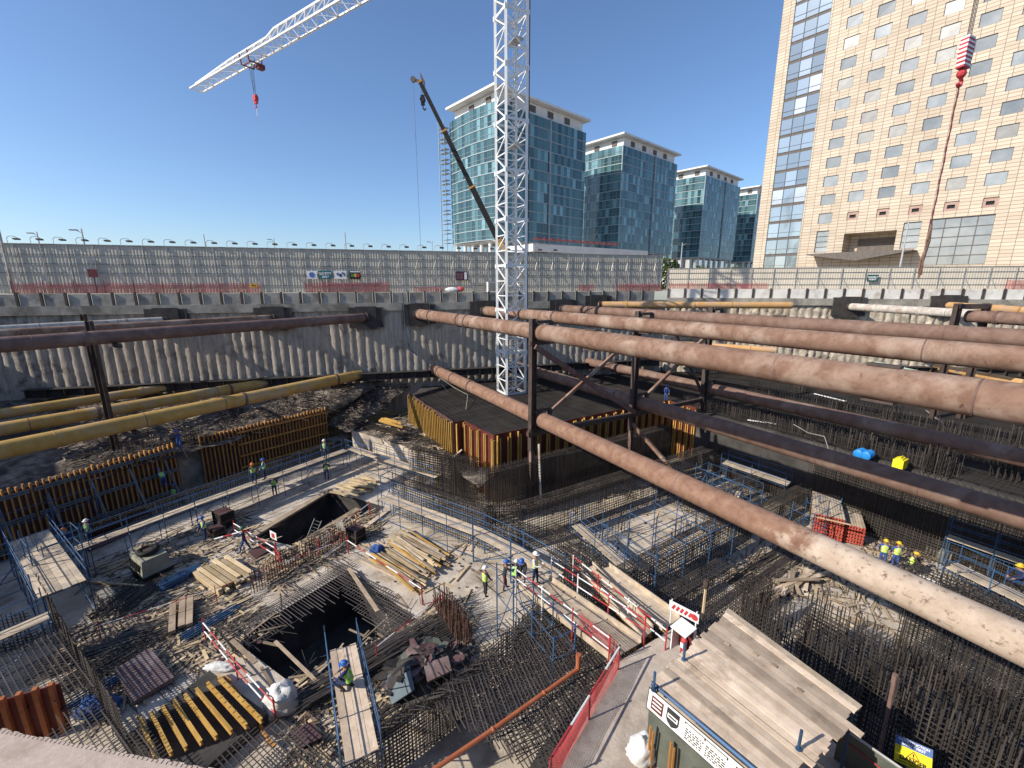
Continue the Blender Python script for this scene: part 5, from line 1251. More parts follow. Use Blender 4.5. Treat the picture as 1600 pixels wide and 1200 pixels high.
# edge barriers around the pits
def barrier(label, pts, z=1.0, r=.032, posts=True, low=True):
    t = thing('barrier_rail', label, 'barrier', V(pts[0])); st = 0
    for i in range(len(pts)-1):
        a, b = V(pts[i]), V(pts[i+1])
        for zz in ((z, z*.5) if low else (z,)): mb = MB(); striped(mb, a+UP*zz, b+UP*zz, r, 1.0, start=i); mb.build('guard_rail', RW, t)
    for p in pts: mb = MB(); mb.rod(V(p), V(p)+UP*(z+.2), r*1.15, 6, m=1, cap=True); mb.build('rail_post', RW, t)
barrier('red and white barrier along the left end of the upper pit', [at(368, 838, 0), at(432, 878, 0), at(440, 890, 0)])
barrier('red and white barrier along the right end of the upper pit', [at(500, 868, 0), at(578, 806, 0)])
barrier('red and white barrier between the upper pit and the big plank pile', [at(545, 866, 0), at(660, 945, 0)], low=False)
barrier('long red and white barrier running down beside the lower pit to the white bag', [at(322, 1000, 0), at(372, 1062, 0), at(432, 1130, 0)])
barrier('long thin white barrier across the floor between both pits', [at(160, 1005, .0), at(340, 945, 0), at(545, 862, 0)], r=.018, low=False)
barrier('thin barrier on the right end of the lower pit near the scrap heap', [at(590, 1040, 0), at(692, 955, 0)], low=False, r=.024)

# ------------------------------------------------------------------ timber roof shelter with banner
RFZ = 5.6
A_, B_, C_, D_ = at(1020, 1062, RFZ), at(1140, 952, RFZ), at(1350, 1105, RFZ), at(1225, 1232, RFZ)
t = thing('timber_shelter', 'weathered plank roof of the shelter over the near walkway', 'shelter', V(((A_.x+C_.x)/2, (A_.y+C_.y)/2, PZ)))
n = 19; RP = random.Random(4)
for j in range(n):
    f0, f1 = j/n, (j+.93)/n; e = RP.uniform(-.12, .12) if j != 14 else .35
    a0 = A_.lerp(B_, f0); a1 = A_.lerp(B_, f1); d0 = D_.lerp(C_, f0); d1 = D_.lerp(C_, f1); u = (d0-a0).normalized(); dz = UP*RP.uniform(0, .025)
    gap = u*(RP.uniform(-.08, .08))
    if j == 5: a1 = A_.lerp(B_, (j+.70)/n); d1 = D_.lerp(C_, (j+.74)/n)
    mb = MB(); mb.hexa([a0+gap+dz-UP*.05, a1+gap+dz-UP*.05, d1+u*e+dz-UP*.05, d0+u*e+dz-UP*.05, a0+gap+dz, a1+gap+dz, d1+u*e+dz, d0+u*e+dz]); mb.build('roof_plank', M['deckwood'] if j != n-1 else M['board'], t)
for f_ in (.12, .5, .88):
    mb = MB(); mb.beam(A_.lerp(D_, f_)-UP*.16, B_.lerp(C_, f_)-UP*.16, .09, .2); mb.build('bearer', M['h20'], t)
for p in (A_.lerp(C_, .03), B_.lerp(D_, .03), D_.lerp(B_, .04), A_.lerp(D_, .5), B_.lerp(C_, .95), A_.lerp(D_, .0)):
    mb = MB(); mb.rod(V((p.x, p.y, PZ)), V((p.x, p.y, RFZ-.05)), .035, 6); mb.build('post', M['blue'], t)
for p in (at(1068, 1032, RFZ), at(1247, 1172, RFZ), at(1021, 1078, RFZ)):
    mb = MB(); mb.rod(p-UP*.05, p+UP*.62, .038, 8, cap=True); mb.rod(p-UP*.02, p+UP*.06, .07, 8, cap=True); mb.build('post_end', M['blue'], t)
for (x0, y0) in ((1136, 1006), (1250, 1078), (1210, 1040), (1180, 1022)):
    p = at(x0, y0, RFZ+.03); mb = MB(); mb.box(p, .16, .1, .012, (D_-A_)); mb.build('nail_plate', M['plankold'], t)
# front edge rail and banner
ad = (D_-A_).normalized(); an = V((ad.y, -ad.x, 0)) if V((ad.y, -ad.x, 0)).dot(V((-1, -.3, 0))) > 0 else V((-ad.y, ad.x, 0))
mb = MB(); mb.rod(A_+an*.10-UP*.02+ad*.05, D_+an*.10-UP*.02, .055, 8); mb.build('edge_tube', M['blue'], t)
BL = 3.9; bt = thing('banner', 'long white notice banner with red and black emblems hung on the plank roof edge', 'banner', A_+an*.22-UP*.8)
b0 = A_+an*.19-UP*.14+ad*.05; tilt = V((0, 0, -1))*.97+an*.12; tilt.normalize(); bh = .62; bn_ = ad.cross(tilt).normalized(); bn_ = bn_ if bn_.dot(an) > 0 else -bn_
def brect(name, u0, u1, v0, v1, m, lift=.012, parent=None):
    mb = MB(); q = b0+bn_*lift; f = lambda u, v: q+ad*u+tilt*(v*bh); mb.hexa([f(u0, v1)-bn_*.006, f(u1, v1)-bn_*.006, f(u1, v0)-bn_*.006, f(u0, v0)-bn_*.006, f(u0, v1), f(u1, v1), f(u1, v0), f(u0, v0)]); return mb.build(name, m, parent or bt)
brect('frame', -.03, BL, -.06, 1.06, M['ink'], 0); brect('sheet', 0, BL-.03, 0, 1, M['plainwhite'], .012); brect('timber_batten', -.02, BL, -.16, -.07, M['board'], .01)
brect('red_emblem', .12, .50, .18, .86, M['maroon'], .022)
for k in range(3): brect('emblem_line', .16, .46, .26+.19*k, .34+.19*k, M['plainwhite'], .032)
mb = MB(); q = b0+bn_*.03; f = lambda u, v: q+ad*u+tilt*(v*bh); sh_ = [(.62, .1), (1.0, .1), (1.0, .62), (.95, .78), (.81, .92), (.67, .78), (.62, .62)]; mb.poly([f(u, v) for u, v in sh_][::-1]); mb.build('shield_emblem', M['darkcloth'], bt)
brect('shield_band', .66, .97, .34, .56, M['plainwhite'], .038); brect('emblem_line', .69, .93, .41, .48, M['ink'], .044)
brect('title_bar', 1.15, 2.35, .10, .22, M['ink'], .022); brect('title_gap', 1.18, 1.72, .13, .19, M['plainwhite'], .03); brect('title_gap', 1.76, 2.32, .13, .19, M['plainwhite'], .03)
RQ = random.Random(9)
for cidx, u0 in enumerate((1.2, 1.78)):
    for k in range(5):
        u = u0
        while u < u0+.5:
            w = RQ.uniform(.03, .11); brect('notice_line', u, min(u+w, u0+.52), .36+.11*k, .41+.11*k, M['ink'], .022); u += w+.035
brect('emblem', 2.55, 2.9, .15, .85, M['maroon'], .022)
# tarp screen under the banner
mb = MB(); q0 = b0+tilt*(bh+.05); n_ = 24
for i in range(n_+1):
    for j in range(8):
        u = 3.4*i/n_; w = .05*math.sin(u*6+j*.3); mb.v.append(tuple(q0+ad*u-an*(.1+w)-UP*(1.75*j/7)))
for i in range(n_):
    for j in range(7): k = i*8+j; mb.f.append((k, k+8, k+9, k+1)); mb.m.append(0)
tag(mb.build('tarp_screen', M['tarp'], smooth=True), 'dark olive tarpaulin screen hanging under the white banner', 'tarpaulin')
for i, (px, py, lab) in enumerate(((1018, 1140, 'left of two raw timber stakes before the tarpaulin'), (1050, 1165, 'right of two raw timber stakes before the tarpaulin'))):
    p = at(px, py, 4.35); p = p+an*.05; mb = MB(); mb.beam(V((p.x, p.y, PZ)), p+UP*.15, .08, .05); mb.beam(V((p.x, p.y, PZ))+ad*.1, p+ad*.1+UP*.05, .05, .05); tag(mb.build('timber_stake', M['stud']), lab, 'stake')
# plastic bag at the foot
def lumpbag(label, c, rx, ry, rz, m, cat='bag', seed=1, open_top=False):
    mb = MB(); nu, nv = 30, 16; k = 0
    for i in range(nv+1):
        w = -math.pi/2+math.pi*i/nv
        for j in range(nu):
            a = 2*math.pi*j/nu; d = V((math.cos(w)*math.cos(a), math.cos(w)*math.sin(a), math.sin(w))); g = 1+.35*noise.noise(d*2.0+V((seed*3, 0, 0)))+.22*abs(noise.noise(d*4.5+V((0, seed, 0))))
            z = max(-.55, d.z*g); mb.v.append((c.x+rx*d.x*g, c.y+ry*d.y*g, c.z+rz*(z+.55)))
    for i in range(nv):
        for j in range(nu): q = (j+1) % nu; mb.f.append((i*nu+j, i*nu+q, (i+1)*nu+q, (i+1)*nu+j)); mb.m.append(0)
    return tag(mb.build('bulk_bag', m, smooth=True, loc=c), label, cat)
lumpbag('crumpled pale plastic bag on the path below the tarpaulin', at(1003, 1185, PZ), .42, .35, .5, M['bag'], seed=4)
lumpbag('big crumpled white bulk bag at the lower pit corner', at(442, 1108, 0), .62, .5, .75, M['bag'], seed=2)
lumpbag('long crumpled white sheeting strip beside the lower left barrier', at(345, 1046, 0), .7, .22, .2, M['bag'], seed=6)
lumpbag('blue tarpaulin heap near the brown sheet at the lower left', at(155, 1110, 0), .7, .5, .35, M['drumblue'] if False else mat('blue_tarp', (.02, .06, .2), (.05, .11, .3), 2), seed=8, cat='tarpaulin')

# signs near the gangway
t = thing('notice_board', 'long white board with red symbols facing the timber ramps', 'sign', at(1065, 962, PZ)); a, b = at(1046, 944, 4.0), at(1092, 968, 4.0); d = (b-a).normalized(); n_ = V((d.y, -d.x, 0)); L = (b-a).length
mb = MB(); mb.beam(a, b, .03, .42); mb.build('board', M['plainwhite'], t)
for k in range(5):
    mb = MB(); c = a+d*(L*(.12+.14*k)); mb.beam(c+n_*.02-UP*.11, c+n_*.02+UP*.11+d*.1, .012, .1); mb.build('red_symbol', M['red'], t)
mb = MB(); mb.lathe(a+d*L*.86+n_*.016, a+d*L*.86+n_*.03, [(0, .14), (1, .14)], 16); mb.build('red_symbol', M['red'], t)
for f_ in (.08, .92): mb = MB(); p = a.lerp(b, f_); mb.rod(V((p.x, p.y, PZ)), p+UP*.3, .03, 6, m=0, cap=True); mb.build('post', RW, t)
p = at(1066, 1000, 4.6); t = thing('fire_point_box', 'white hooded stand holding a red fire extinguisher at the shelter corner', 'fire point', V((p.x, p.y, PZ)))
x = E1; y = V((E2.x, E2.y, 0))
mb = MB(); mb.box(p-UP*.5-x*.0+V((.26, .1, 0)), .04, .55, 1.0, x); mb.hexa([p+x*-.3-y*.32+UP*.45, p+x*.3-y*.32+UP*.55, p+x*.3+y*.32+UP*.55, p+x*-.3+y*.32+UP*.45, p+x*-.3-y*.32+UP*.49, p+x*.3-y*.32+UP*.59, p+x*.3+y*.32+UP*.59, p+x*-.3+y*.32+UP*.49]); mb.box(p-UP*.5-y*.28+x*.02, .5, .04, 1.0, x); mb.build('hood', M['plainwhite'], t)
mb = MB(); mb.box(p-UP*.5+x*.2, .03, .5, .95, x); mb.build('back_board', M['maroon'], t)
mb = MB(); mb.lathe(p-UP*.48+x*.05+y*.05, p+UP*.12+x*.05+y*.05, [(0, .10), (.05, .115), (.85, .115), (1, .04)], 14); mb.build('extinguisher', M['red'], t)
mb = MB(); mb.rod(p+UP*.12+x*.05+y*.05, p+UP*.22+x*.05+y*.05, .03, 6, cap=True); mb.box(p-UP*.25-x*.075+y*.05, .015, .12, .2, x); mb.build('valve_label', M['plainwhite'], t)
mb = MB(); mb.rod(V((p.x, p.y, PZ)), p-UP*.5, .035, 6); mb.build('post', M['blue'], t)
p = at(1097, 968, PZ); t = thing('timber_post', 'raw timber post wrapped with wire beside the notice board', 'post', p); mb = MB(); mb.beam(p, p+UP*1.9, .09, .07); mb.build('post', M['plank'], t); mb = MB(); mb.lathe(p+UP*1.55, p+UP*1.95, [(0, .1), (.5, .13), (1, .1)], 8); mb.build('wire_wrap', M['steel'], t)
# danger sign
dc = at(1431, 1168, 3.6); a, b = at(1400, 1147, 3.75), at(1458, 1172, 3.75); d = (b-a).normalized(); W = (b-a).length; n_ = V((d.y, -d.x, 0)); upv = (UP*.86+V((-n_.x, -n_.y, 0))*.5).normalized(); nn = d.cross(upv); nn = nn if nn.dot(V((0, -1, .5))) > 0 else -nn
H_ = W*.86; t = thing('danger_sign', 'yellow danger sign with a blue header on a timber stake at the bottom right', 'sign', V((dc.x, dc.y, .2)))
def srect(name, u0, u1, v0, v1, m, lift):
    mb = MB(); f = lambda u, v: a+d*(W*u)-upv*(H_*v)+nn*lift; mb.hexa([f(u0, v1)-nn*.006, f(u1, v1)-nn*.006, f(u1, v0)-nn*.006, f(u0, v0)-nn*.006, f(u0, v1), f(u1, v1), f(u1, v0), f(u0, v0)]); return mb.build(name, m, t)
srect('sign_board', 0, 1, 0, .98, M['brightyellow'], 0); srect('blue_header', 0, 1, 0, .32, M['signblue'], .01)
pos = lambda u, v: a+d*(W*u)-upv*(H_*v)+nn*.014
txt('lettering', 'CONSTRUCTION', H_*.125, pos(.5, .09), d, upv, M['plainwhite'], t, .003, bold=.003); txt('lettering', 'SAFETY FIRST', H_*.125, pos(.5, .22), d, upv, M['plainwhite'], t, .003, bold=.003)
txt('lettering', 'DANGER', H_*.21, pos(.5, .74), d, upv, M['ink'], t, .003, bold=.005)
mb = MB(); 
tri = [(.5, .38), (.34, .63), (.66, .63)]
for i in range(3): mb.beam(pos(*tri[i]), pos(*tri[(i+1) % 3]), .012, .02)
mb.build('warning_triangle', M['stud'], t); srect('warning_mark', .485, .515, .46, .56, M['ink'], .016); srect('warning_mark', .485, .515, .58, .605, M['ink'], .016)
srect('notice_line', .08, .36, .885, .91, M['ink'], .012); srect('notice_line', .40, .62, .885, .91, M['ink'], .012); srect('notice_line', .66, .92, .885, .91, M['ink'], .012)
mb = MB(); mb.beam(pos(.42, .9)-nn*.05, V((dc.x, dc.y, .2)), .07, .05); mb.build('stake', M['plank'], t)
p = at(1375, 1195, 3.2); q = at(1391, 1088, 4.2); mb = MB(); mb.rod(V((p.x, p.y, .5)), V((q.x, q.y, 5.0)), .06, 8, cap=True); mb.rod(V((q.x, q.y, 4.7)), V((q.x, q.y, 5.05)), .075, 8, cap=True); tag(mb.build('steel_post', M['darkrust']), 'brown steel post standing right of the timber roof', 'post')
t = thing('sheet_barrier', 'grey sheet barrier with a red cord right of the timber roof', 'barrier', at(1340, 1180, 3)); a, b = at(1313, 1135, 4.2), at(1480, 1250, 4.2)
mb = MB(); mb.beam(a-UP*.6, b-UP*.6, .03, 1.2); mb.build('sheet', M['tarp'], t); mb = MB(); mb.rod(a, b, .04, 6, cap=True); mb.build('top_rail', M['galv'], t); nr = V((-.5, -.85, 0)); mb = MB(); mb.rod(a+nr*.06-UP*.3, b+nr*.06-UP*.5, .018, 5); mb.build('red_cord', M['red'], t)
# notices in the pits
t = thing('notice_board', 'small red and white notice on a post in the upper pit', 'sign', at(433, 870, 0)); p = at(433, 870, 0); mb = MB(); mb.rod(p, p+UP*1.7, .03, 6, cap=True); mb.build('post', M['red'], t); mb = MB(); mb.box(p+UP*1.3-F1*.05, .7, .03, .5, F2); mb.build('board', M['plainwhite'], t); mb = MB(); mb.box(p+UP*1.4-F1*.08, .3, .02, .3, F2); mb.build('red_symbol', M['red'], t)
t = thing('notice_board', 'plain grey board on a post between the upper pit and the dark crate', 'sign', at(535, 850, 0)); p = at(535, 850, 0); mb = MB(); mb.rod(p, p+UP*1.7, .03, 6, cap=True); mb.build('post', M['red'], t); mb = MB(); mb.box(p+UP*1.1-F1*.05, .8, .03, .6, F2); mb.build('board', M['panel'], t)
t = thing('notice_board', 'small white and red notice on the rebar left of the ladder', 'sign', at(1449, 914, 2)); p = at(1449, 914, 2.0); mb = MB(); mb.box(p, .85, .03, .36, E2); mb.build('board', M['plainwhite'], t); mb = MB(); mb.box(p+UP*.1-E1*.03, .7, .012, .14, E2); mb.build('red_strip', M['maroon'], t)
def ladder(label, a, b, w, m='galv', n=9):
    a = V(a); b = V(b); d = (b-a).normalized(); s = d.cross(V((0, 1, .2))).normalized()*(w/2); t = thing('ladder', label, 'ladder', a); mb = MB(); mb.beam(a-s, b-s, .06, .04); mb.build('stile', M[m], t); mb = MB(); mb.beam(a+s, b+s, .06, .04); mb.build('stile', M[m], t)
    mb = MB()
    for i in range(n): p = a.lerp(b, (i+.5)/n); mb.rod(p-s, p+s, .02, 5)
    mb.build('rung', M[m], t)
ladder('pale ladder leaning on the rebar wall at the right', at(1488, 935, .3)+V((0, 0, 0)), at(1507, 888, 3.0), .55, n=7)
ladder('aluminium ladder leaning inside the upper pit', at(483, 846, -1.2), at(497, 812, .9), .5, n=7)
# ------------------------------------------------------------------ timber piles, stacks
def plank_pile(label, group, corners, n, L, sec=(.12, .05), zmax=.7, m='plank', jit=.15, ang=.08, nest=None, base=0, name='plank'):
    a, b, dirv = corners; d = V(dirv).normalized(); s = (V(b)-V(a))
    for i in range(n):
        f = R.random(); lay = R.random(); c = V(a)+s*f+UP*(base+.05+lay*zmax*(1-.5*abs(2*f-1)))
        an = R.gauss(0, ang); dd = V((d.x*math.cos(an)-d.y*math.sin(an), d.x*math.sin(an)+d.y*math.cos(an), R.gauss(0, .02))); l = L*R.uniform(.7, 1.1); o = dd*R.uniform(-jit, jit)
        mb = MB(); mb.beam(c-dd*(l/2)+o, c+dd*(l/2)+o, sec[0]*R.uniform(.8, 1.15), sec[1]); tag(mb.build(name, M[R.choice(m) if isinstance(m, list) else m]), label, 'timber', group)
pd = (at(672, 925, 0)-at(585, 868, 0))
plank_pile('long used timber in the big pile between pit and walkway', 'planks in the big pile between the lower pit and the curved walkway', (at(610, 900, 0), at(668, 852, 0), pd), 95, 4.2, (.12, .07), .55, ['plank', 'plankold', 'plank', 'board', 'h20'], .6, .07)
mb = MB(); c = at(590, 868, 0); tag(lumpbag('blue plastic sheet tucked under the head of the big plank pile', c, .45, .35, .45, M['drumblue'] if False else bpy.data.materials['blue_tarp'], cat='plastic sheet', seed=11))
plank_pile('pale plank in the loose pile above the upper pit corner', 'planks in the loose pale pile above the upper pit', (at(535, 778, 0), at(578, 752, 0), F2), 34, 2.6, (.2, .06), .6, 'plank', .4, .2)
plank_pile('old board lying splayed under the dusty strut on the right', 'boards splayed on the floor right of the strut', (at(1212, 930, .0), at(1268, 905, 0), (at(1262, 893, 0)-at(1200, 930, 0))), 36, 2.6, (.2, .05), .45, ['plankold', 'deckwood'], .4, .3)
plank_pile('yellow beam in the small stack on the rubble left of the raft', 'yellow beams stacked on the rubble beside the raft', (at(600, 662, 3.0), at(622, 668, 3.0), V((.75, -.5, 0))), 9, 2.2, (.12, .2), .5, 'h20', .3, .04, base=.1)
def neat_stack(label, group, c, du, dv, nu, nl, L, w, h, m, gap=.015, jit=.1, name='timber_plank'):
    for k in range(nl):
        for i in range(nu):
            p = c+dv*((i-(nu-1)/2)*(w+gap))+UP*(.06+k*(h+.008)); o = R.uniform(-jit, jit)
            mb = MB(); mb.beam(p+du*(-L/2+o)+UP*h/2, p+du*(L/2+o)+UP*h/2, w, h); tag(mb.build(name, M[m]), label, 'timber', group)
neat_stack('pale squared timber in the neat stack beside the walking worker', 'squared timbers in the neat stack left of the rusty bars', at(350, 903, 0), F2, F1, 7, 3, 3.0, .22, .12, 'plank', gap=.07, jit=.28)
def h20_stack(label, c, du, dv, nu, nl, L, base=0):
    c = V((c.x, c.y, base)); t = thing('beam_stack', label, 'beam stack', c); w, h = .135, .235
    for k in range(nl):
        for i in range(nu):
            p = c+dv*((i-(nu-1)/2)*(w+.02))+UP*(.12+k*(h+.01)); o = R.uniform(-.03, .03); a = p+du*(o-L/2); b = p+du*(o+L/2)
            mb = MB(); 
            for zz, hh_, ww_ in ((.025, .05, .13), (.115, .14, .05), (.205, .05, .13)): mb.beam(a+UP*zz, b+UP*zz, ww_, hh_)
            q = b+du*.004
            for e, sgn in ((a, -1), (b, 1)):
                for zz, hh_, ww_ in ((.025, .052, .132), (.115, .142, .054), (.205, .052, .132)): mb.beam(e+du*(sgn*-.08)+UP*zz, e+du*(sgn*.004)+UP*zz, ww_, hh_, m=1)
            mb.build('formwork_beam', [M['board'], M['redend']], t)
    for s_ in (-.35, .35): mb = MB(); mb.beam(c+du*(L*s_)-dv*.6+UP*.05, c+du*(L*s_)+dv*.6+UP*.05, .1, .1); mb.build('skid', M['plankold'], t)
    return t
k_ = at(1290, 846, 0)+F1*2.0; h20_stack('taller stack of formwork beams with red ends, left of two', k_, -F1, F2, 11, 7, 4.0)
k2_ = at(1330, 852, 0)+F1*2.1; h20_stack('shorter stack of formwork beams with red ends, right of two', k2_, -F1, F2, 8, 5, 4.0)
mb = MB(); a = at(1268, 806, 1.95); mb.beam(a, a+F2*2.1, .08, .06); tag(mb.build('timber_batten', M['plank']), 'loose batten lying across the taller red-ended stack', 'timber')
# eight yellow beams on dark boards
ord_ = ['first', 'second', 'third', 'fourth', 'fifth', 'sixth', 'seventh', 'last']
b0 = at(300, 1150, 0); sheetp = [at(196, 1170, 0), at(330, 1062, 0), at(420, 1130, 0), at(300, 1240, 0)]
mb = MB(); mb.hexa([*[V((p.x, p.y, .02)) for p in sheetp], *[V((p.x, p.y, .5)) for p in sheetp]]); tag(mb.build('form_table', M['mesh_black']), 'dark plywood table form carrying the row of yellow beams', 'formwork')
for i in range(8):
    f_ = (i+.5)/8; a = at(222+16.5*i, 1124-10*i+ (0), .65); b = a+F2*(3.2+.15*i)-F1*(.15)
    a2 = at(220+17.5*i, 1127-9.3*i, .65); b2 = at(245+23.5*i, 1190-8.6*i, .65)
    mb = MB(); mb.beam(a2, b2, .1, .05); mb.beam(a2+UP*.09, b2+UP*.09, .035, .12); mb.beam(a2+UP*.17, b2+UP*.17, .1, .05); 
    if i > 5:
        for k in range(9): p = a2.lerp(b2, (k+.5)/9)+UP*.2; mb.rod(p-F1*.07, p+F1*.07, .02, 4)
    tag(mb.build('formwork_beam', M['h20']), ord_[i]+' yellow formwork beam counted from the left on the dark table form', 'formwork beam', 'yellow beams on the dark table form')
for i in range(8):
    p = at(352+9.5*i, 1058+14*i, .25); mb = MB(); mb.beam(p, p+F2*.45, .1, .1); tag(mb.build('beam_end', M['stud']), 'short orange timber end poking out beside the lower left barrier', 'timber', 'orange timber ends beside the lower left barrier')
# brown sheets
def slab_sheet(label, ps, z, th=.12, m='ply', cat='plywood sheet', name='plywood_sheet', lift=None):
    lift = lift or [0]*4; mb = MB(); lo = [V((p.x, p.y, z+l)) for p, l in zip(ps, lift)]; mb.hexa([*lo, *[p+UP*th for p in lo]]); return tag(mb.build(name, M[m]), label, cat)
mplyw = mat('worn_brown_ply', (.13, .085, .08), (.20, .14, .13), 1.5, c3=(.26, .2, .19), s3=.8, rough=.6); M['mply'] = mplyw
slab_sheet('large worn brown form sheet lying flat on the slab at the lower left', [at(180, 1046, .3), at(234, 1012, .3), at(272, 1058, .3), at(206, 1098, .3)], .12, .2, 'mply')
slab_sheet('dark plywood piece beside the walking worker in navy', [at(388, 865, 0), at(420, 848, 0), at(428, 858, 0), at(400, 876, 0)], .08, .06, 'ply')
slab_sheet('pale plywood piece on the sand left of the small machine', [at(150, 928, 0), at(172, 918, 0), at(186, 930, 0), at(160, 940, 0)], .05, .05, 'panel')
slab_sheet('dark sheet lying at the bottom next to the scaffold platform', [at(455, 1150, 0), at(490, 1135, 0), at(505, 1160, 0), at(468, 1178, 0)], .2, .06, 'ply')
# grey timber posts and blue props
for i, (px, py, l) in enumerate(((270, 975, 'left'), (285, 966, 'middle'), (297, 963, 'right'))):
    p = at(px, py+20, 0); q = at(px+2, py-22, 0); mb = MB(); mb.beam(p+UP*.25, q+UP*.35, .28, .18); tag(mb.build('timber_block', M['plankold']), '%s one of three short grey timbers lying on the slab' % l, 'timber', 'three short grey timbers on the slab')
def prop_bundle(label, c, du, n, L, r=.05):
    t = thing('prop_bundle', label, 'steel props', c); dv = V((-du.y, du.x, 0))
    for i in range(n):
        k = i % 4; l = i//4; p = c+dv*((k-1.5)*.15)+UP*(.08+l*.13); mb = MB(); o = R.uniform(-.1, .1); mb.rod(p+du*(-L/2+o), p+du*(L/2+o), r, 7, cap=True); mb.build('prop', M['blue'], t)
prop_bundle('bundle of short blue props beside the neat timber stack, left of two', at(272, 914, 0), F1, 16, 1.3)
prop_bundle('bundle of short blue props beside the neat timber stack, right of two', at(296, 900, 0), F1, 12, 1.2)
prop_bundle('loose long blue tubes right of the three short grey timbers', at(330, 975, 0), F1, 8, 2.6, .035)
prop_bundle('blue tubes lying in the shade near the bottom left rebar', at(140, 1090, 0), F1, 8, 2.4, .035)
# small machine
c = at(238, 893, 0); t = thing('generator', 'dusty olive mobile machine with a tyre lying on its hood', 'generator', c); x = F2; y = F1
mb = MB(); P3 = lambda a, b, z: c+x*a+y*b+UP*z
mb.hexa([P3(-1.0, -.75, .35), P3(1.0, -.75, .35), P3(1.0, .75, .35), P3(-1.0, .75, .35), P3(-.85, -.62, 1.3), P3(.85, -.62, 1.3), P3(.85, .62, 1.3), P3(-.85, .62, 1.3)]); mb.build('hood', M['olive'], t)
mb = MB(); mb.box(c+UP*.22, 2.2, 1.5, .14, x); mb.build('chassis', M['black'], t)
mb = MB()
for i in range(7): mb.box(P3(-.7+.22*i, -.72, .55), .12, .04, .5, x)
mb.build('grille', M['black'], t)
for s_ in (-1, 1):
    mb = MB(); p = P3(0, s_*.75, .3); mb.lathe(p-y*.1, p+y*.1, [(0, .24), (.15, .3), (.85, .3), (1, .24)], 14); mb.build('wheel', M['black'], t)
mb = MB(); mb.beam(P3(1.0, 0, .3), P3(2.1, 0, .45), .08); mb.build('tow_bar', M['steel'], t)
p = c+UP*1.32; t2 = thing('tyre', 'black tyre lying on the hood of the olive machine', 'tyre', p); mb = MB(); ring = 20
for i in range(ring):
    for j in range(8): a_ = 2*math.pi*i/ring; b_ = 2*math.pi*j/8; r_ = .42+.16*math.cos(b_); mb.v.append((p.x+r_*math.cos(a_), p.y+r_*math.sin(a_), p.z+.14+.14*math.sin(b_)))
for i in range(ring):
    for j in range(8): mb.f.append((i*8+j, ((i+1) % ring)*8+j, ((i+1) % ring)*8+(j+1) % 8, i*8+(j+1) % 8)); mb.m.append(0)
mb.build('tread', M['black'], t2, smooth=True); mb = MB(); mb.lathe(p+UP*.05, p+UP*.2, [(0, .24), (1, .24)], 16); mb.build('rim', M['steel'], t2)
# dark crates
def crate(label, c, w, d_, h, m, u=F2, name='crate'):
    t = thing(name, label, 'crate', c); mb = MB(); mb.box(c+UP*.06, w, d_, h, u); mb.build('body', M[m], t); mb = MB(); v = V((-u.y, u.x, 0))
    for s1 in (-1, 1):
        for s2 in (-1, 1): mb.box(c+u*(s1*w/2)+v*(s2*d_/2), .09, .09, h+.12, u)
    for s1 in (-1, 1): mb.box(c+v*(s1*(d_/2+.02))+UP*(h*.5), w, .04, .1, u); mb.box(c+u*(s1*(w/2+.02))+UP*(h*.5), .04, d_, .1, u)
    mb.build('frame', M['steel'], t); mb = MB(); mb.box(c+UP*(h+.065), w*.96, d_*.96, .05, u); mb.build('lid', M['ply'], t)
crate('dark framed crate at the right corner of the upper pit', at(557, 844, 0), .95, .75, .85, 'black')
crate('black box behind the blue helmeted worker, larger of two', at(352, 822, 0), 1.1, .9, 1.1, 'black')
crate('black box behind the blue helmeted worker, smaller of two', at(340, 838, 0), .8, .7, .6, 'black')
# low table near scaffold corner
c = at(528, 684, 1.2); t = thing('work_table', 'grey site table beside the far scaffold corner', 'table', V((c.x, c.y, 0))); mb = MB(); mb.box(c, 2.0, 1.2, .08, F1); mb.build('table_top', M['cap'], t)
for s1 in (-1, 1):
    for s2 in (-1, 1): mb = MB(); q = c+F1*(s1*.9)+F2*(s2*.5); mb.beam(V((q.x, q.y, 0)), q, .1); mb.build('leg', M['plankold'], t)
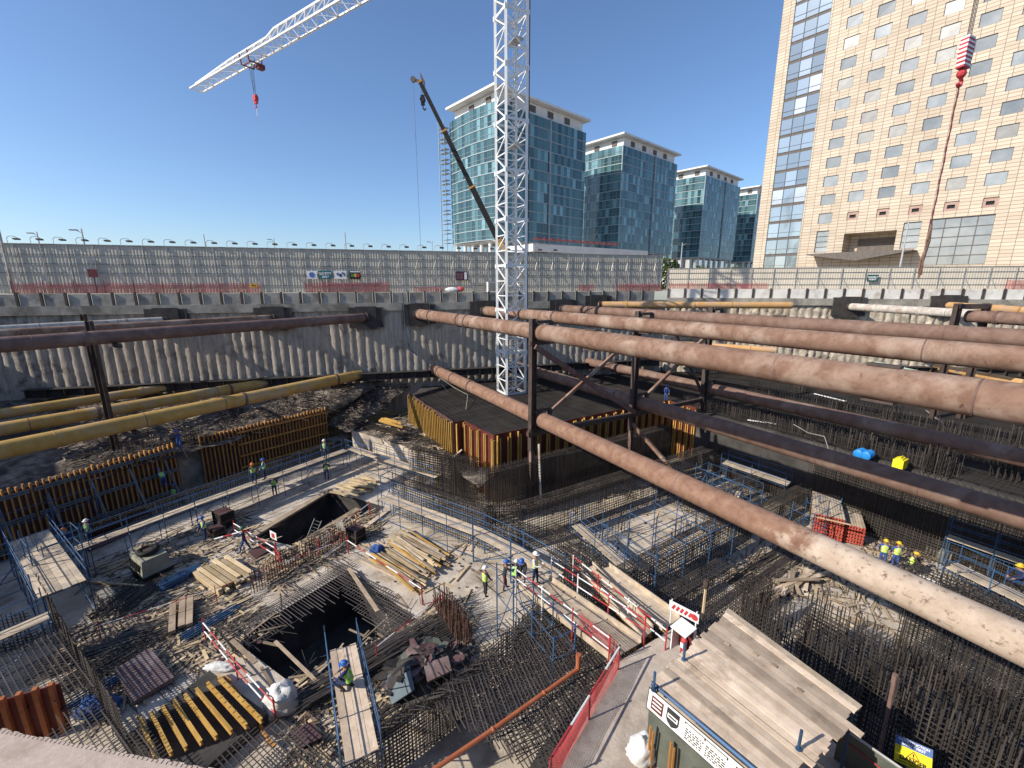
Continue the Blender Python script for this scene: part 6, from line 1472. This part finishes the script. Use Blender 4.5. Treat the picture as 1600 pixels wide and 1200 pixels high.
# scrap heap
RS = random.Random(21)
hc = at(668, 1055, 0)
mb = MB(); n_ = 16
for i in range(26):
    for j in range(n_+1):
        r_ = 2.1*j/n_; a_ = 2*math.pi*i/26; p = hc+V((r_*math.cos(a_), r_*math.sin(a_)*.8, 0)); h = max(0, 1-(r_/2.1)**2)*1.0+noise.noise(V((p.x*1.8, p.y*1.8, 2)))*.35*(1-r_/2.3); mb.v.append((p.x, p.y, max(.01, h)))
for i in range(26):
    for j in range(n_): k = i*(n_+1)+j; q = ((i+1) % 26)*(n_+1)+j; mb.f.append((k, k+1, q+1, q)); mb.m.append(0)
tag(mb.build('rubble_heap', M['mesh_black']), 'dark rubble mound under the scrap plywood near the bottom centre', 'rubble', kind='thing')
labs = 'broken dark plywood scrap on the mound near the bottom centre'
for i in range(80):
    a_ = RS.uniform(0, 6.28); r_ = RS.uniform(0, 2.2); p = hc+V((r_*math.cos(a_), r_*math.sin(a_)*.8, max(.08, (1-(r_/2.2)**2)*1.0)+RS.uniform(0, .15))); u = V((RS.uniform(-1, 1), RS.uniform(-1, 1), RS.uniform(-.35, .35))).normalized(); n_ = V((RS.uniform(-.5, .5), RS.uniform(-.5, .5), 1)).normalized(); s1, s2 = RS.uniform(.15, .6), RS.uniform(.08, .35)
    mb = MB(); v = n_.cross(u).normalized(); pts = [p+u*s1*RS.uniform(.7, 1)+v*s2*RS.uniform(-.2, .2), p+u*s1*.2+v*s2, p-u*s1*RS.uniform(.6, 1)+v*s2*.6, p-u*s1-v*s2*.4, p+u*s1*.5-v*s2]
    mb.poly(pts); mb.poly([q-n_*.03 for q in pts][::-1])
    for k in range(5): mb.quad(pts[k], pts[k]-n_*.03, pts[(k+1) % 5]-n_*.03, pts[(k+1) % 5])
    tag(mb.build('plywood_scrap', M[RS.choice(['ply', 'steelplate', 'ply', 'steelplate', 'mesh_black', 'mply', 'tarp'])]), labs, 'plywood', 'plywood scraps on the mound near the bottom centre')
slab_sheet('big bluish dark sheet leaning on the left flank of the scrap mound', [at(600, 1060, .2), at(640, 1040, .9), at(648, 1078, .9), at(612, 1102, .2)], .2, .04, 'bluegrey', lift=[0, .7, .7, 0])
slab_sheet('brown framed panel lying on top of the scrap mound', [at(662, 1040, 1), at(700, 1030, 1), at(706, 1052, 1), at(668, 1068, 1)], 1.0, .09, 'mply', lift=[0, .1, .05, 0])
# plastics on the raft
for i, (px, lab) in enumerate(((1343, 'left of two blue plastic drums lying on the dark rebar'), (1355, 'right of two blue plastic drums lying on the dark rebar'))):
    p = at(px, 714+i*3, RZT-.1); t = thing('plastic_drum', lab, 'drum', p); mb = MB(); mb.lathe(p+UP*.3-E1*.42, p+UP*.3+E1*.42, [(0, .24), (.04, .29), (.3, .28), (.33, .3), (.36, .28), (.64, .28), (.67, .3), (.7, .28), (.96, .29), (1, .24)], 16); mb.build('body', M['drumblue'], t, smooth=True, angle=40); mb = MB(); mb.lathe(p+UP*.38+E1*.42, p+UP*.38+E1*.46, [(0, .05), (1, .05)], 8); mb.build('bung', M['ink'], t)
p = at(1405, 731, RZT-.1); t = thing('jerrycan', 'yellow plastic container on the dark rebar right of the blue drums', 'container', p); mb = MB(); mb.box(p+UP*.02, .85, .55, .6, E1); mb.box(p+UP*.62, .6, .3, .08, E1); mb.build('body', M['brightyellow'], t); mb = MB(); mb.beam(p+UP*.76-E1*.2, p+UP*.76+E1*.2, .07, .06); mb.rod(p+UP*.62+E1*.32, p+UP*.74+E1*.32, .06, 8, cap=True); mb.build('handle', M['brightyellow'], t)
def loose_board(label, a, b, w=.2, m='board', h=.05):
    mb = MB(); mb.beam(a, b, w, h); tag(mb.build('loose_board', M[m]), label, 'board')
loose_board('white loose board lying on the dark raft mat below the nearest upper strut', at(1272, 615, RZT+.1), at(1322, 627, RZT+.1), .22, 'plainwhite')
loose_board('white loose board on the rebar between strut and shaded strut', at(1168, 656, RZT+.1), at(1212, 662, RZT+.1), .2, 'plainwhite')
loose_board('pale bar propped below the dark lug of the nearest strut', at(1447, 641, RZT+.1), at(1471, 660, RZT+.05), .14, 'panel')
loose_board('long plank laid over the right half of the lower pit', at(545, 888, .35), at(590, 955, .35), .2, 'plankold')
loose_board('plank spanning the middle of the lower dark pit', at(430, 1002, .3), at(500, 1070, .3), .14, 'plankold')
loose_board('grey plank at the left corner of the lower pit', at(362, 1000, .3), at(400, 1035, .3), .2, 'plankold')
loose_board('long timber edge along the far side of the upper pit', at(388, 842, .1), at(512, 768, .1), .5, 'plankold', .16)
loose_board('plank laid inside the upper pit', at(470, 850, -.9), at(560, 795, -.9), .6, 'plankold', .1)
loose_board('pale board on the floor left of the brown form sheet', at(110, 1052, .1), at(180, 1018, .1), .35, 'plank')
loose_board('timber edge beam along the near side of the upper pit', at(505, 872, .05), at(606, 798, .05), .35, 'board', .12)
loose_board('broken timber pole on the sand below the small machine', at(130, 908, .15), at(225, 916, .15), .12, 'plank', .1)
loose_board('timber brace leaning on the raft step', at(690, 730, 2.0), at(722, 703, 3.2), .2, 'board', .1)
# white lattice frame and small towers on the raft
def frame_stand(px, py, h, w, label):
    p = at(px, py, RZT); t = thing('lattice_stand', label, 'steel frame', p); mb = MB()
    for s in (-1, 1): mb.beam(p+E1*(s*w/2), p+E1*(s*w/2)+UP*h, .09)
    mb.beam(p-E1*w/2+UP*h, p+E1*w/2+UP*h, .09); mb.beam(p-E1*w/2+UP*.1, p+E1*w/2+UP*h*.9, .06); mb.build('frame', M['white'], t); mb = MB(); mb.box(p, w+.3, .5, .08, E1); mb.build('base_plate', M['orange'], t)
frame_stand(759, 590, 1.6, .7, 'small grey frame stand on the raft left of the crane mast'); frame_stand(986, 574, 2.2, .8, 'white lattice frame on the raft behind the trestle, left of two'); frame_stand(1002, 574, 1.9, .7, 'white lattice frame on the raft behind the trestle, right of two')
# hanging wires
def wire(label, pts, r=.025, m='cable'):
    mb = MB(); mb.path([V(p) for p in pts], r, 4); tag(mb.build('cable', M[m]), label, 'cable')
ws = on_line(672, 470, WA+WN*.6, WC+WN*.6)
wire('thin black cable hanging from the wall top to the raft beside the strut end', [ws, at(668, 540, 11), at(690, 600, 6.2), at(700, 612, 5.6)], .022)
wire('cable loop drooping under the lower dusty strut on the raft', [at(672, 580, 7), at(712, 607, 6.2), at(731, 617, 6.0), at(728, 640, 5.6), at(690, 652, 5.5)], .03, 'cap')
wire('pale guy rope from the ochre strut down to the yellow beam stack', [at(500, 590, 7.4), at(545, 635, 4), at(575, 658, 3.2)], .025, 'cap')
wire('blue hose hanging down the grey pile wall', [on_line(629, 457, WA+WN*.6, WC+WN*.6), on_line(634, 520, WA+WN*.7, WC+WN*.7), on_line(640, 545, WA+WN*.7, WC+WN*.7), on_line(652, 555, WA+WN*.9, WC+WN*.9)], .05, 'blue')
wire('thin cable dropping from the wall top at the ochre strut end', [on_line(468, 470, WA+WN*.6, WC+WN*.6), on_line(478, 580, WA+WN*1.4, WC+WN*1.4)], .02)
wire('thin white hose lying on the belt of bars between the shaded struts', [at(1240, 663, 6.4), at(1262, 676, 6.2), at(1288, 682, 6.2), at(1296, 706, 5.7)], .03, 'panel')
wire('vertical timber prop standing under the lower strut beside the trestle', [at(842, 694, 5.6), at(845, 780, 1.2)], .09, 'palepipe')
# upturned round stub near the dusty strut
p = at(1140, 772, 1.2); mb = MB(); u = V((.6, -.8, .1)).normalized(); mb.lathe(p, p+u*.9, [(0, .42), (1, .42)], 18); tag(mb.build('pipe_stub', M['palepipe']), 'pale round pipe stub poking out behind the dusty strut', 'pipe stub')
# concrete pier blocks and fresh concrete strip at the right
for (px, py, w, lab) in ((1462, 857, 1.1, 'pale concrete block on the slab, left of two near the blue frames'), (1478, 866, .9, 'pale concrete block on the slab, right of two near the blue frames')):
    p = at(px, py+8, 0); p = V((p.x, p.y, 0)); mb = MB(); mb.hexa([p-E1*w*.6-E2*w*.4, p-E1*w*.6+E2*w*.4, p+E1*w*.6+E2*w*.4, p+E1*w*.6-E2*w*.4, p-E1*w*.45-E2*w*.3+UP*.8, p-E1*w*.45+E2*w*.3+UP*.75, p+E1*w*.45+E2*w*.3+UP*.85, p+E1*w*.45-E2*w*.3+UP*.8]); tag(mb.build('concrete_block', M['cap']), lab, 'concrete block')

# scattered small debris (uncountable)
def debris(name, polys, n, kinds, zb=0, seed=3, rise=0, sz=1.0):
    RD = random.Random(seed); mb = MB(); mats_ = [M['plankold'], M['plank'], M['rebar'], M['ply'], M['cap'], M['rubble']]
    for k in range(n):
        a, b, c, d = RD.choice(polys); u, v = RD.random(), RD.random(); p = a.lerp(b, u).lerp(d.lerp(c, u), v); p = V((p.x, p.y, zb+.02+RD.random()*.06+rise*v**1.2)); an = RD.choice([0.95, 0.95, -.55, RD.uniform(0, 6.3)])+RD.gauss(0, .25); dd = V((math.cos(an), math.sin(an), RD.gauss(0, .03)))
        ty = RD.random()
        if ty < .4: l = RD.uniform(.2, 1.6)*sz; mb.beam(p, p+dd*l, RD.uniform(.04, .14)*sz, .03, m=RD.choice([0, 0, 1] if sz == 1 else [0, 5, 3]))
        elif ty < .75: l = RD.uniform(.5, 2.6); mb.rod(p, p+dd*l, .016, 3, m=2)
        elif ty < .84: mb.box(p, RD.uniform(.1, .4), RD.uniform(.06, .22), .03, dd, m=RD.choice([3, 0, 5]))
        else: s = RD.uniform(.03, .11); mb.ball(p, s, s*.8, s*.6, 5, m=RD.choice([4, 5, 5]))
    o = mb.build(name, mats_, loc=(0, 0, zb)); tag(o, kind='stuff'); return o
debris('debris', [[at(120, 980, 0), at(330, 930, 0), at(420, 1000, 0), at(130, 1130, 0)], [at(110, 890, 0), at(380, 790, 0), at(420, 880, 0), at(150, 980, 0)], [at(400, 880, 0), at(560, 800, 0), at(600, 830, 0), at(420, 930, 0)], [at(60, 1000, 0), at(350, 900, 0), at(380, 980, 0), at(160, 1120, 0)]], 3000, 0)
debris('debris', [[at(560, 1000, 0), at(720, 930, 0), at(760, 1060, 0), at(560, 1150, 0)], [at(420, 1080, 0), at(560, 1010, 0), at(600, 1150, 0), at(450, 1220, 0)]], 900, 0, seed=5)
debris('debris', [[at(600, 840, 0), at(740, 850, 0), at(760, 930, 0), at(580, 930, 0)]], 90, 0, seed=6)
debris('debris', [[at(1120, 880, 0), at(1280, 840, 0), at(1330, 930, 0), at(1160, 950, 0)], [at(1330, 840, 0), at(1450, 840, 0), at(1500, 880, 0), at(1360, 890, 0)]], 700, 0, seed=7)
debris('debris', [[fA1, fB1, wallx(560), wallx(300)]], 1700, 0, 3.78, seed=8, rise=2.6, sz=.6)
debris('debris', [[fA0.lerp(fA1, .4), fA1, wallx(300), wallx(60)]], 1200, 0, 3.78, seed=12, rise=2.6, sz=.6)
debris('debris', [[fB1, rb0, wallx(640), wallx(560)]], 700, 0, 2.6, seed=13, rise=3.2, sz=.6)
debris('debris', [[rb0, rb1, ab(14.2, -32), wallx(650)]], 500, 0, 2.65, seed=14)
debris('debris', [[at(1230, 880, 0), at(1330, 860, 0), at(1480, 960, 0), at(1330, 985, 0)]], 400, 0, seed=15)
debris('debris', [[at(830, 760, 0), at(1000, 720, 0), at(1130, 830, 0), at(900, 900, 0)]], 260, 0, seed=9)
# ------------------------------------------------------------------ people
def person(label, foot, face, pose='stand', top='navy', legs='navy', vest='hivis', helmet='hblue', sleeves=None, scale=1.0, hold=None):
    """foot: ground point; face: heading angle in radians (0 = +x)"""
    fx = V((math.cos(face), math.sin(face), 0)); sx = V((fx.y, -fx.x, 0))       # forward, right
    H = lambda f, s, z: fx*(f*scale)+sx*(s*scale)+UP*(z*scale)
    t = thing('person', label, 'person', foot)
    # joints
    if pose == 'bend': hipz, lean, kn = .86, .55, .10
    elif pose == 'crouch': hipz, lean, kn = .42, .30, .34
    elif pose == 'lean': hipz, lean, kn = .92, .18, .04
    else: hipz, lean, kn = .95, .03, .03
    st = {'walk': (.30, -.28), 'bend': (.14, -.16), 'crouch': (.18, -.05), 'lean': (.16, -.1)}.get(pose, (.05, -.06))
    hip = H(0, 0, hipz); tl = .50; ca_, sa_ = math.cos(lean*1.6 if pose == 'bend' else lean), math.sin(lean*1.6 if pose == 'bend' else lean)
    up = fx*sa_+UP*ca_; chest = hip+up*(.34*scale); neck = hip+up*(.53*scale); hd_up = (fx*sa_*.5+UP*(ca_*.5+.5)).normalized(); head = neck+hd_up*(.17*scale); crown = head+hd_up*(.11*scale)
    vs = []; es = []; rs = []
    def add(p, r, par=None):
        vs.append(p); rs.append(r); 
        if par is not None: es.append((par, len(vs)-1))
        return len(vs)-1
    ip = add(hip, (.15, .115)); iw = add(hip+up*.17*scale, (.135, .10), ip); ic = add(chest, (.165, .115), iw); isx = add(hip+up*.47*scale, (.12, .09), ic); ine = add(neck+hd_up*.02, (.055, .055), isx); ih0 = add(head-hd_up*.05*scale, (.078, .085), ine); ih = add(head+hd_up*.03*scale, (.085, .095), ih0); ihc = add(crown-hd_up*.02, (.06, .065), ih)
    arms = {'stand': ((.12, .24, -.26), (.26, .18, -.44)), 'walk': ((.16, .25, -.24), (.34, .2, -.32)), 'bend': ((.16, .24, -.24), (.34, .14, -.44)), 'crouch': ((.2, .25, -.2), (.42, .14, -.3)), 'hold': ((.14, .26, -.24), (.38, .14, -.22)), 'lean': ((.22, .24, -.12), (.46, .18, -.08)), 'down': ((.0, .25, -.28), (.06, .25, -.55))}
    ap = arms.get(pose if hold is None else hold, arms['stand'])
    tips = []
    for s in (-1, 1):
        sh = hip+up*.46*scale+sx*(s*.19*scale); i0 = add(sh, (.072, .072), isx)
        el = sh+fx*(ap[0][0]*scale)+sx*(s*(ap[0][1]-.19)*scale)+UP*(ap[0][2]*scale); wr = sh+fx*(ap[1][0]*scale)+sx*(s*(ap[1][1]-.19)*scale)+UP*(ap[1][2]*scale)
        i1 = add(el, (.052, .052), i0); i2 = add(wr, (.036, .034), i1); hdv = (wr-el).normalized(); pl = add(wr+hdv*.06*scale, (.042, .02), i2)
        side = hdv.cross(UP); side = side.normalized() if side.length > .1 else sx
        for k, (o, l) in enumerate(((-.030, .070), (-.010, .085), (.010, .08), (.030, .062))):
            b1 = add(wr+hdv*.105*scale+side*o*scale, (.0095, .0095), pl); add(wr+hdv*(.105+l)*scale+side*o*1.1*scale-UP*.025, (.008, .008), b1)
        th = add(wr+hdv*.055*scale+side*(-.05*s)*scale, (.012, .012), pl); add(wr+hdv*.10*scale+side*(-.07*s)*scale, (.009, .009), th)
        tips.append((wr+hdv*.14*scale))
    for q, s in enumerate((-1, 1)):
        i0 = add(hip+sx*(s*.095*scale)-UP*.05*scale, (.095, .10), ip); ft = st[q]
        kneep = hip*0+H(kn+ft*.55+(.22 if pose == 'crouch' else 0), s*.11, hipz*.52+(.12 if pose == 'crouch' else 0)); ank = H(ft, s*.12, .09)
        i1 = add(kneep, (.068, .068), i0); i2 = add(kneep.lerp(ank, .35), (.06, .062), i1); i3 = add(ank, (.045, .045), i2); add(H(ft+.10, s*.125, .055), (.045, .04), i3); add(H(ft+.19, s*.13, .045), (.038, .032), len(vs)-1)
    me = bpy.data.meshes.new('body'); me.from_pydata([tuple(v) for v in vs], es, []); ob = bpy.data.objects.new('body', me); COL.objects.link(ob)
    m1 = ob.modifiers.new('s', 'SKIN'); m1.use_smooth_shade = True; m2 = ob.modifiers.new('d', 'SUBSURF'); m2.levels = 1; m2.render_levels = 1
    for i, r in enumerate(rs): me.skin_vertices[0].data[i].radius = (r[0]*scale, r[1]*scale); me.skin_vertices[0].data[i].use_root = (i == 0)
    dg = bpy.context.evaluated_depsgraph_get(); m3 = bpy.data.meshes.new_from_object(ob.evaluated_get(dg)); bpy.data.objects.remove(ob); bpy.data.meshes.remove(me)
    sl = sleeves or top
    m3.materials.clear()
    for q in (M['skin'], M[top], M[legs], M['black'], M[sl]): m3.materials.append(q)
    wrs = [p for p in tips]
    for p in m3.polygons:
        c = p.center; mi = 1
        hh = (c-hip).dot(up)
        if (c-head).length < .15*scale or (hh > .52*scale): mi = 0
        elif min((c-w).length for w in wrs) < .12*scale: mi = 0
        elif c.z < .10*scale: mi = 3
        elif hh < .02*scale and c.z < hip.z+.05: mi = 2
        elif abs((c-hip).dot(sx)) > .17*scale: mi = 4
        p.material_index = mi; p.use_smooth = True
    o = bpy.data.objects.new('body', m3); COL.objects.link(o); o.parent = t
    # helmet with brim
    mb = MB(); hz = head+hd_up*.045*scale; fwd = (fx-hd_up*fx.dot(hd_up)).normalized(); sd = fwd.cross(hd_up); n = 16
    for i in range(7):
        w = (math.pi/2)*i/6
        for j in range(n):
            a = 2*math.pi*j/n; q = hz+fwd*(math.cos(a)*math.cos(w)*.142*scale)+sd*(math.sin(a)*math.cos(w)*.118*scale)+hd_up*(math.sin(w)*.125*scale); mb.v.append(tuple(q+V(foot)))
    for i in range(6):
        for j in range(n): q = (j+1) % n; mb.f.append((i*n+j, i*n+q, (i+1)*n+q, (i+1)*n+j)); mb.m.append(0)
    k = len(mb.v)
    for r_ in (1.0, 1.22):
        for j in range(n):
            a = 2*math.pi*j/n; e = r_*(1.15 if (r_ > 1 and math.cos(a) > .2) else 1); q = hz+fwd*(math.cos(a)*.142*e*scale)+sd*(math.sin(a)*.118*e*scale)-hd_up*(.008*scale); mb.v.append(tuple(q+V(foot)))
    for j in range(n): q = (j+1) % n; mb.f.append((k+j, k+q, k+n+q, k+n+j)); mb.m.append(0)
    mb.build('helmet', M[helmet], t, smooth=True)
    # face: nose, eyes, mouth
    mb = MB(); fo = V(foot); mb.ball(fo+head+fwd*.098*scale-hd_up*.005*scale, .014*scale, .014*scale, .02*scale, 6); mb.build('nose', M['skin'], t)
    mb = MB()
    for s in (-1, 1): mb.ball(fo+head+fwd*.085*scale+sd*(s*.034*scale)+hd_up*.02*scale, .012*scale, .012*scale, .009*scale, 6)
    mb.ball(fo+head+fwd*.082*scale-hd_up*.05*scale, .012*scale, .024*scale, .006*scale, 6); mb.build('eyes_and_mouth', M['hairm'], t)
    mb = MB()
    for s in (-1, 1): mb.ball(fo+head+sd*(s*.088*scale), .02*scale, .012*scale, .03*scale, 6)
    mb.build('ear', M['skin'], t)
    if vest:
        mb = MB(); n = 16; rows = [(.02, .172, .128), (.14, .16, .12), (.26, .178, .132), (.36, .19, .135), (.44, .165, .12), (.49, .10, .085)]
        for (hh, rx, ry) in rows:
            for j in range(n): a = 2*math.pi*j/n; q = hip+up*(hh*scale)+sx*(math.cos(a)*rx*scale)+(fx*ca_-UP*sa_)*(math.sin(a)*ry*scale); mb.v.append(tuple(q+fo))
        for i in range(len(rows)-1):
            for j in range(n):
                q = (j+1) % n; mb.f.append((i*n+j, i*n+q, (i+1)*n+q, (i+1)*n+j)); mb.m.append(1 if (j in (2, 5, 10, 13) and i >= 2) else 0)
        mb.build('vest', [M[vest], M['silver']], t, smooth=True)
        mb = MB()
        for (h0, h1) in ((.09, .12), (.22, .25)):
            k = len(mb.v)
            for hh in (h0, h1):
                for j in range(n): a = 2*math.pi*j/n; q = hip+up*(hh*scale)+sx*(math.cos(a)*.183*scale)+(fx*ca_-UP*sa_)*(math.sin(a)*.14*scale); mb.v.append(tuple(q+fo))
            for j in range(n): q = (j+1) % n; mb.f.append((k+j, k+q, k+n+q, k+n+j)); mb.m.append(0)
        mb.build('reflective_strip', M['silver'], t)
    return t, [fo+q for q in tips]
def along(px, py, z): return at(px, py, z)
person('worker with white helmet, yellow vest and white sleeves at the top of the wide gangway', at(836, 912, 2.5), rad(-35), 'stand', 'shirtwhite', 'navy', 'hivis', 'hwhite', hold='hold')
person('worker in dark clothes and blue helmet bending beside the white helmeted one', at(817, 905, 2.4), rad(-100), 'bend', 'darkcloth', 'darkcloth', None, 'hblue')
person('worker with a dark blue helmet and red trousers on the stairs below the gangway', at(788, 922, 1.4), rad(20), 'lean', 'darkcloth', 'maroon', None, 'hblue')
person('worker with white helmet and dark yellow-sided vest, lowest of the gangway group', at(758, 932, 1.2), rad(40), 'stand', 'darkcloth', 'darkcloth', 'hivis', 'hwhite')
person('crouching worker in a lime vest between the two blue helmets at the gangway', at(804, 910, 1.9), rad(60), 'crouch', 'navy', 'navy', 'limevest', 'hwhite')
person('worker with light blue helmet and lime yellow vest standing on the pale slab', at(322, 844, 0), rad(-120), 'stand', 'workblue', 'navy', 'hivis', 'hblue')
w = person('bent worker in navy coverall and dark green helmet carrying a red striped plank', at(384, 862, 0), rad(200), 'walk', 'navy', 'workblue', None, 'hgreen', hold='lean')
hpnt = (w[1][0]+w[1][1])/2; t = thing('striped_plank', 'short red and white striped plank carried by the navy clad worker', 'plank', hpnt); mb = MB(); dd = V((.9, .35, .12)).normalized()
for i in range(4): mb.beam(hpnt+dd*(-1.0+.5*i)+UP*.04, hpnt+dd*(-.5+.5*i)+UP*.04, .14, .05, m=i % 2)
mb.build('plank', RW, t)
person('left worker of the pair on the far walkway, brown helmet and lime vest', at(398, 755, 1.85), rad(-60), 'lean', 'darkcloth', 'navy', 'limevest', 'horange')
person('right worker of the pair on the far walkway, blue helmet and lime vest', at(415, 749, 1.85), rad(-150), 'stand', 'workblue', 'navy', 'limevest', 'hblue')
person('worker in lime vest standing on the slab below the far walkway pair', at(430, 775, .0), rad(120), 'stand', 'navy', 'navy', 'limevest', 'hgreen')
person('worker with white helmet and lime vest on the walkway near the far corner', at(509, 716, 1.85), rad(-100), 'stand', 'navy', 'navy', 'limevest', 'hwhite')
person('worker in lime vest on the slab beneath the far corner walkway', at(511, 748, 0), rad(-60), 'lean', 'navy', 'navy', 'limevest', 'hgreen')
person('worker in blue coverall standing on top of the orange wall formwork', at(282, 704, 4.3), rad(-70), 'lean', 'workblue', 'workblue', None, 'hblue')
person('worker with green vest bending in front of the shaded orange formwork', at(258, 762, 1.6), rad(150), 'bend', 'workblue', 'workblue', 'limevest', 'hblue')
person('worker in lime vest crouching at the foot of the shaded formwork props', at(272, 780, .0), rad(100), 'crouch', 'navy', 'navy', 'limevest', 'hblue')
person('worker with white helmet and lime vest behind the maroon sheets at the left', at(143, 850, .6), rad(-90), 'stand', 'navy', 'navy', 'limevest', 'hwhite')
person('worker in blue with an orange helmet in the shade beside the left platform', at(99, 856, .6), rad(-20), 'bend', 'workblue', 'workblue', None, 'horange')
person('worker in bright lime vest and royal blue helmet kneeling over the weathered platform', at(549, 1078, 2.65), rad(170), 'crouch', 'navy', 'darkcloth', 'limevest', 'hblue')
person('left worker of the yellow helmeted pair by the red-ended stacks', at(1377, 884, .2), rad(60), 'stand', 'workblue', 'workblue', 'hivis', 'hyellow')
person('right worker of the yellow helmeted pair, seen from behind', at(1397, 888, .2), rad(75), 'stand', 'workblue', 'workblue', 'hivis', 'hyellow')
person('worker with yellow helmet crouching among the bars right of the pair', at(1420, 890, .3), rad(-30), 'crouch', 'darkcloth', 'darkcloth', 'hivis', 'hyellow')
person('worker with yellow helmet bent over the boards at the right edge', at(1590, 915, 2.65), rad(190), 'crouch', 'navy', 'navy', None, 'hyellow')
person('distant worker in blue on the dark raft behind the trestle', at(1040, 628, RZT-.1), rad(-90), 'stand', 'workblue', 'workblue', None, 'hblue')
slab_sheet('long dark maroon form sheet leaning behind the left walkway', [at(135, 838, 1.0), at(225, 795, 1.0), at(235, 800, .2), at(140, 848, .2)], .2, .06, 'plyred', lift=[.9, .9, 0, 0])
slab_sheet('second dark maroon form sheet stacked beside the left walkway', [at(128, 852, .6), at(205, 818, .6), at(215, 826, .2), at(138, 860, .2)], .1, .06, 'plyred', lift=[.5, .5, 0, 0])

# ------------------------------------------------------------------ camera, light, sky
cam = bpy.data.cameras.new('camera'); co = bpy.data.objects.new('camera', cam); COL.objects.link(co); co.location = (0, 0, EYE); co.rotation_euler = (rad(90)-PIT, 0, 0)
cam.sensor_width = 36; cam.lens = 36*F/1600; cam.clip_start = .1; cam.clip_end = 20000; SC.camera = co
EL = rad(32.4); sd = V((-.92, -.39, 0)).normalized(); sdir = sd*math.cos(EL)+UP*math.sin(EL)
sun = bpy.data.lights.new('sun', 'SUN'); sun.energy = 4.3; sun.angle = rad(.53); sun.color = (1.0, .93, .82); so = bpy.data.objects.new('sun', sun); COL.objects.link(so); so.rotation_euler = sdir.to_track_quat('Z', 'Y').to_euler()
w = bpy.data.worlds.new('World'); SC.world = w; w.use_nodes = True; tt = w.node_tree; bg = tt.nodes['Background']
sky = tt.nodes.new('ShaderNodeTexSky'); sky.sky_type = 'NISHITA'; sky.sun_disc = False; sky.sun_elevation = EL; sky.sun_rotation = math.atan2(sdir.x, sdir.y); sky.air_density = 1.0; sky.dust_density = .6; sky.ozone_density = 6.5; sky.altitude = 0
mx = tt.nodes.new('ShaderNodeMix'); mx.data_type = 'RGBA'; mx.blend_type = 'MULTIPLY'; mx.inputs[0].default_value = 1; mx.inputs[7].default_value = (.93, .87, .85, 1); tt.links.new(sky.outputs[0], mx.inputs[6]); tt.links.new(mx.outputs[2], bg.inputs[0]); bg.inputs[1].default_value = .15
SC.view_settings.view_transform = 'Standard'; SC.view_settings.look = 'None'; SC.view_settings.gamma = 1; SC.view_settings.exposure = .43; SC.view_settings.use_curve_mapping = False
SC.render.engine = 'CYCLES'; SC.cycles.max_bounces = 6; SC.cycles.diffuse_bounces = 3; SC.cycles.glossy_bounces = 3; SC.cycles.use_denoising = True
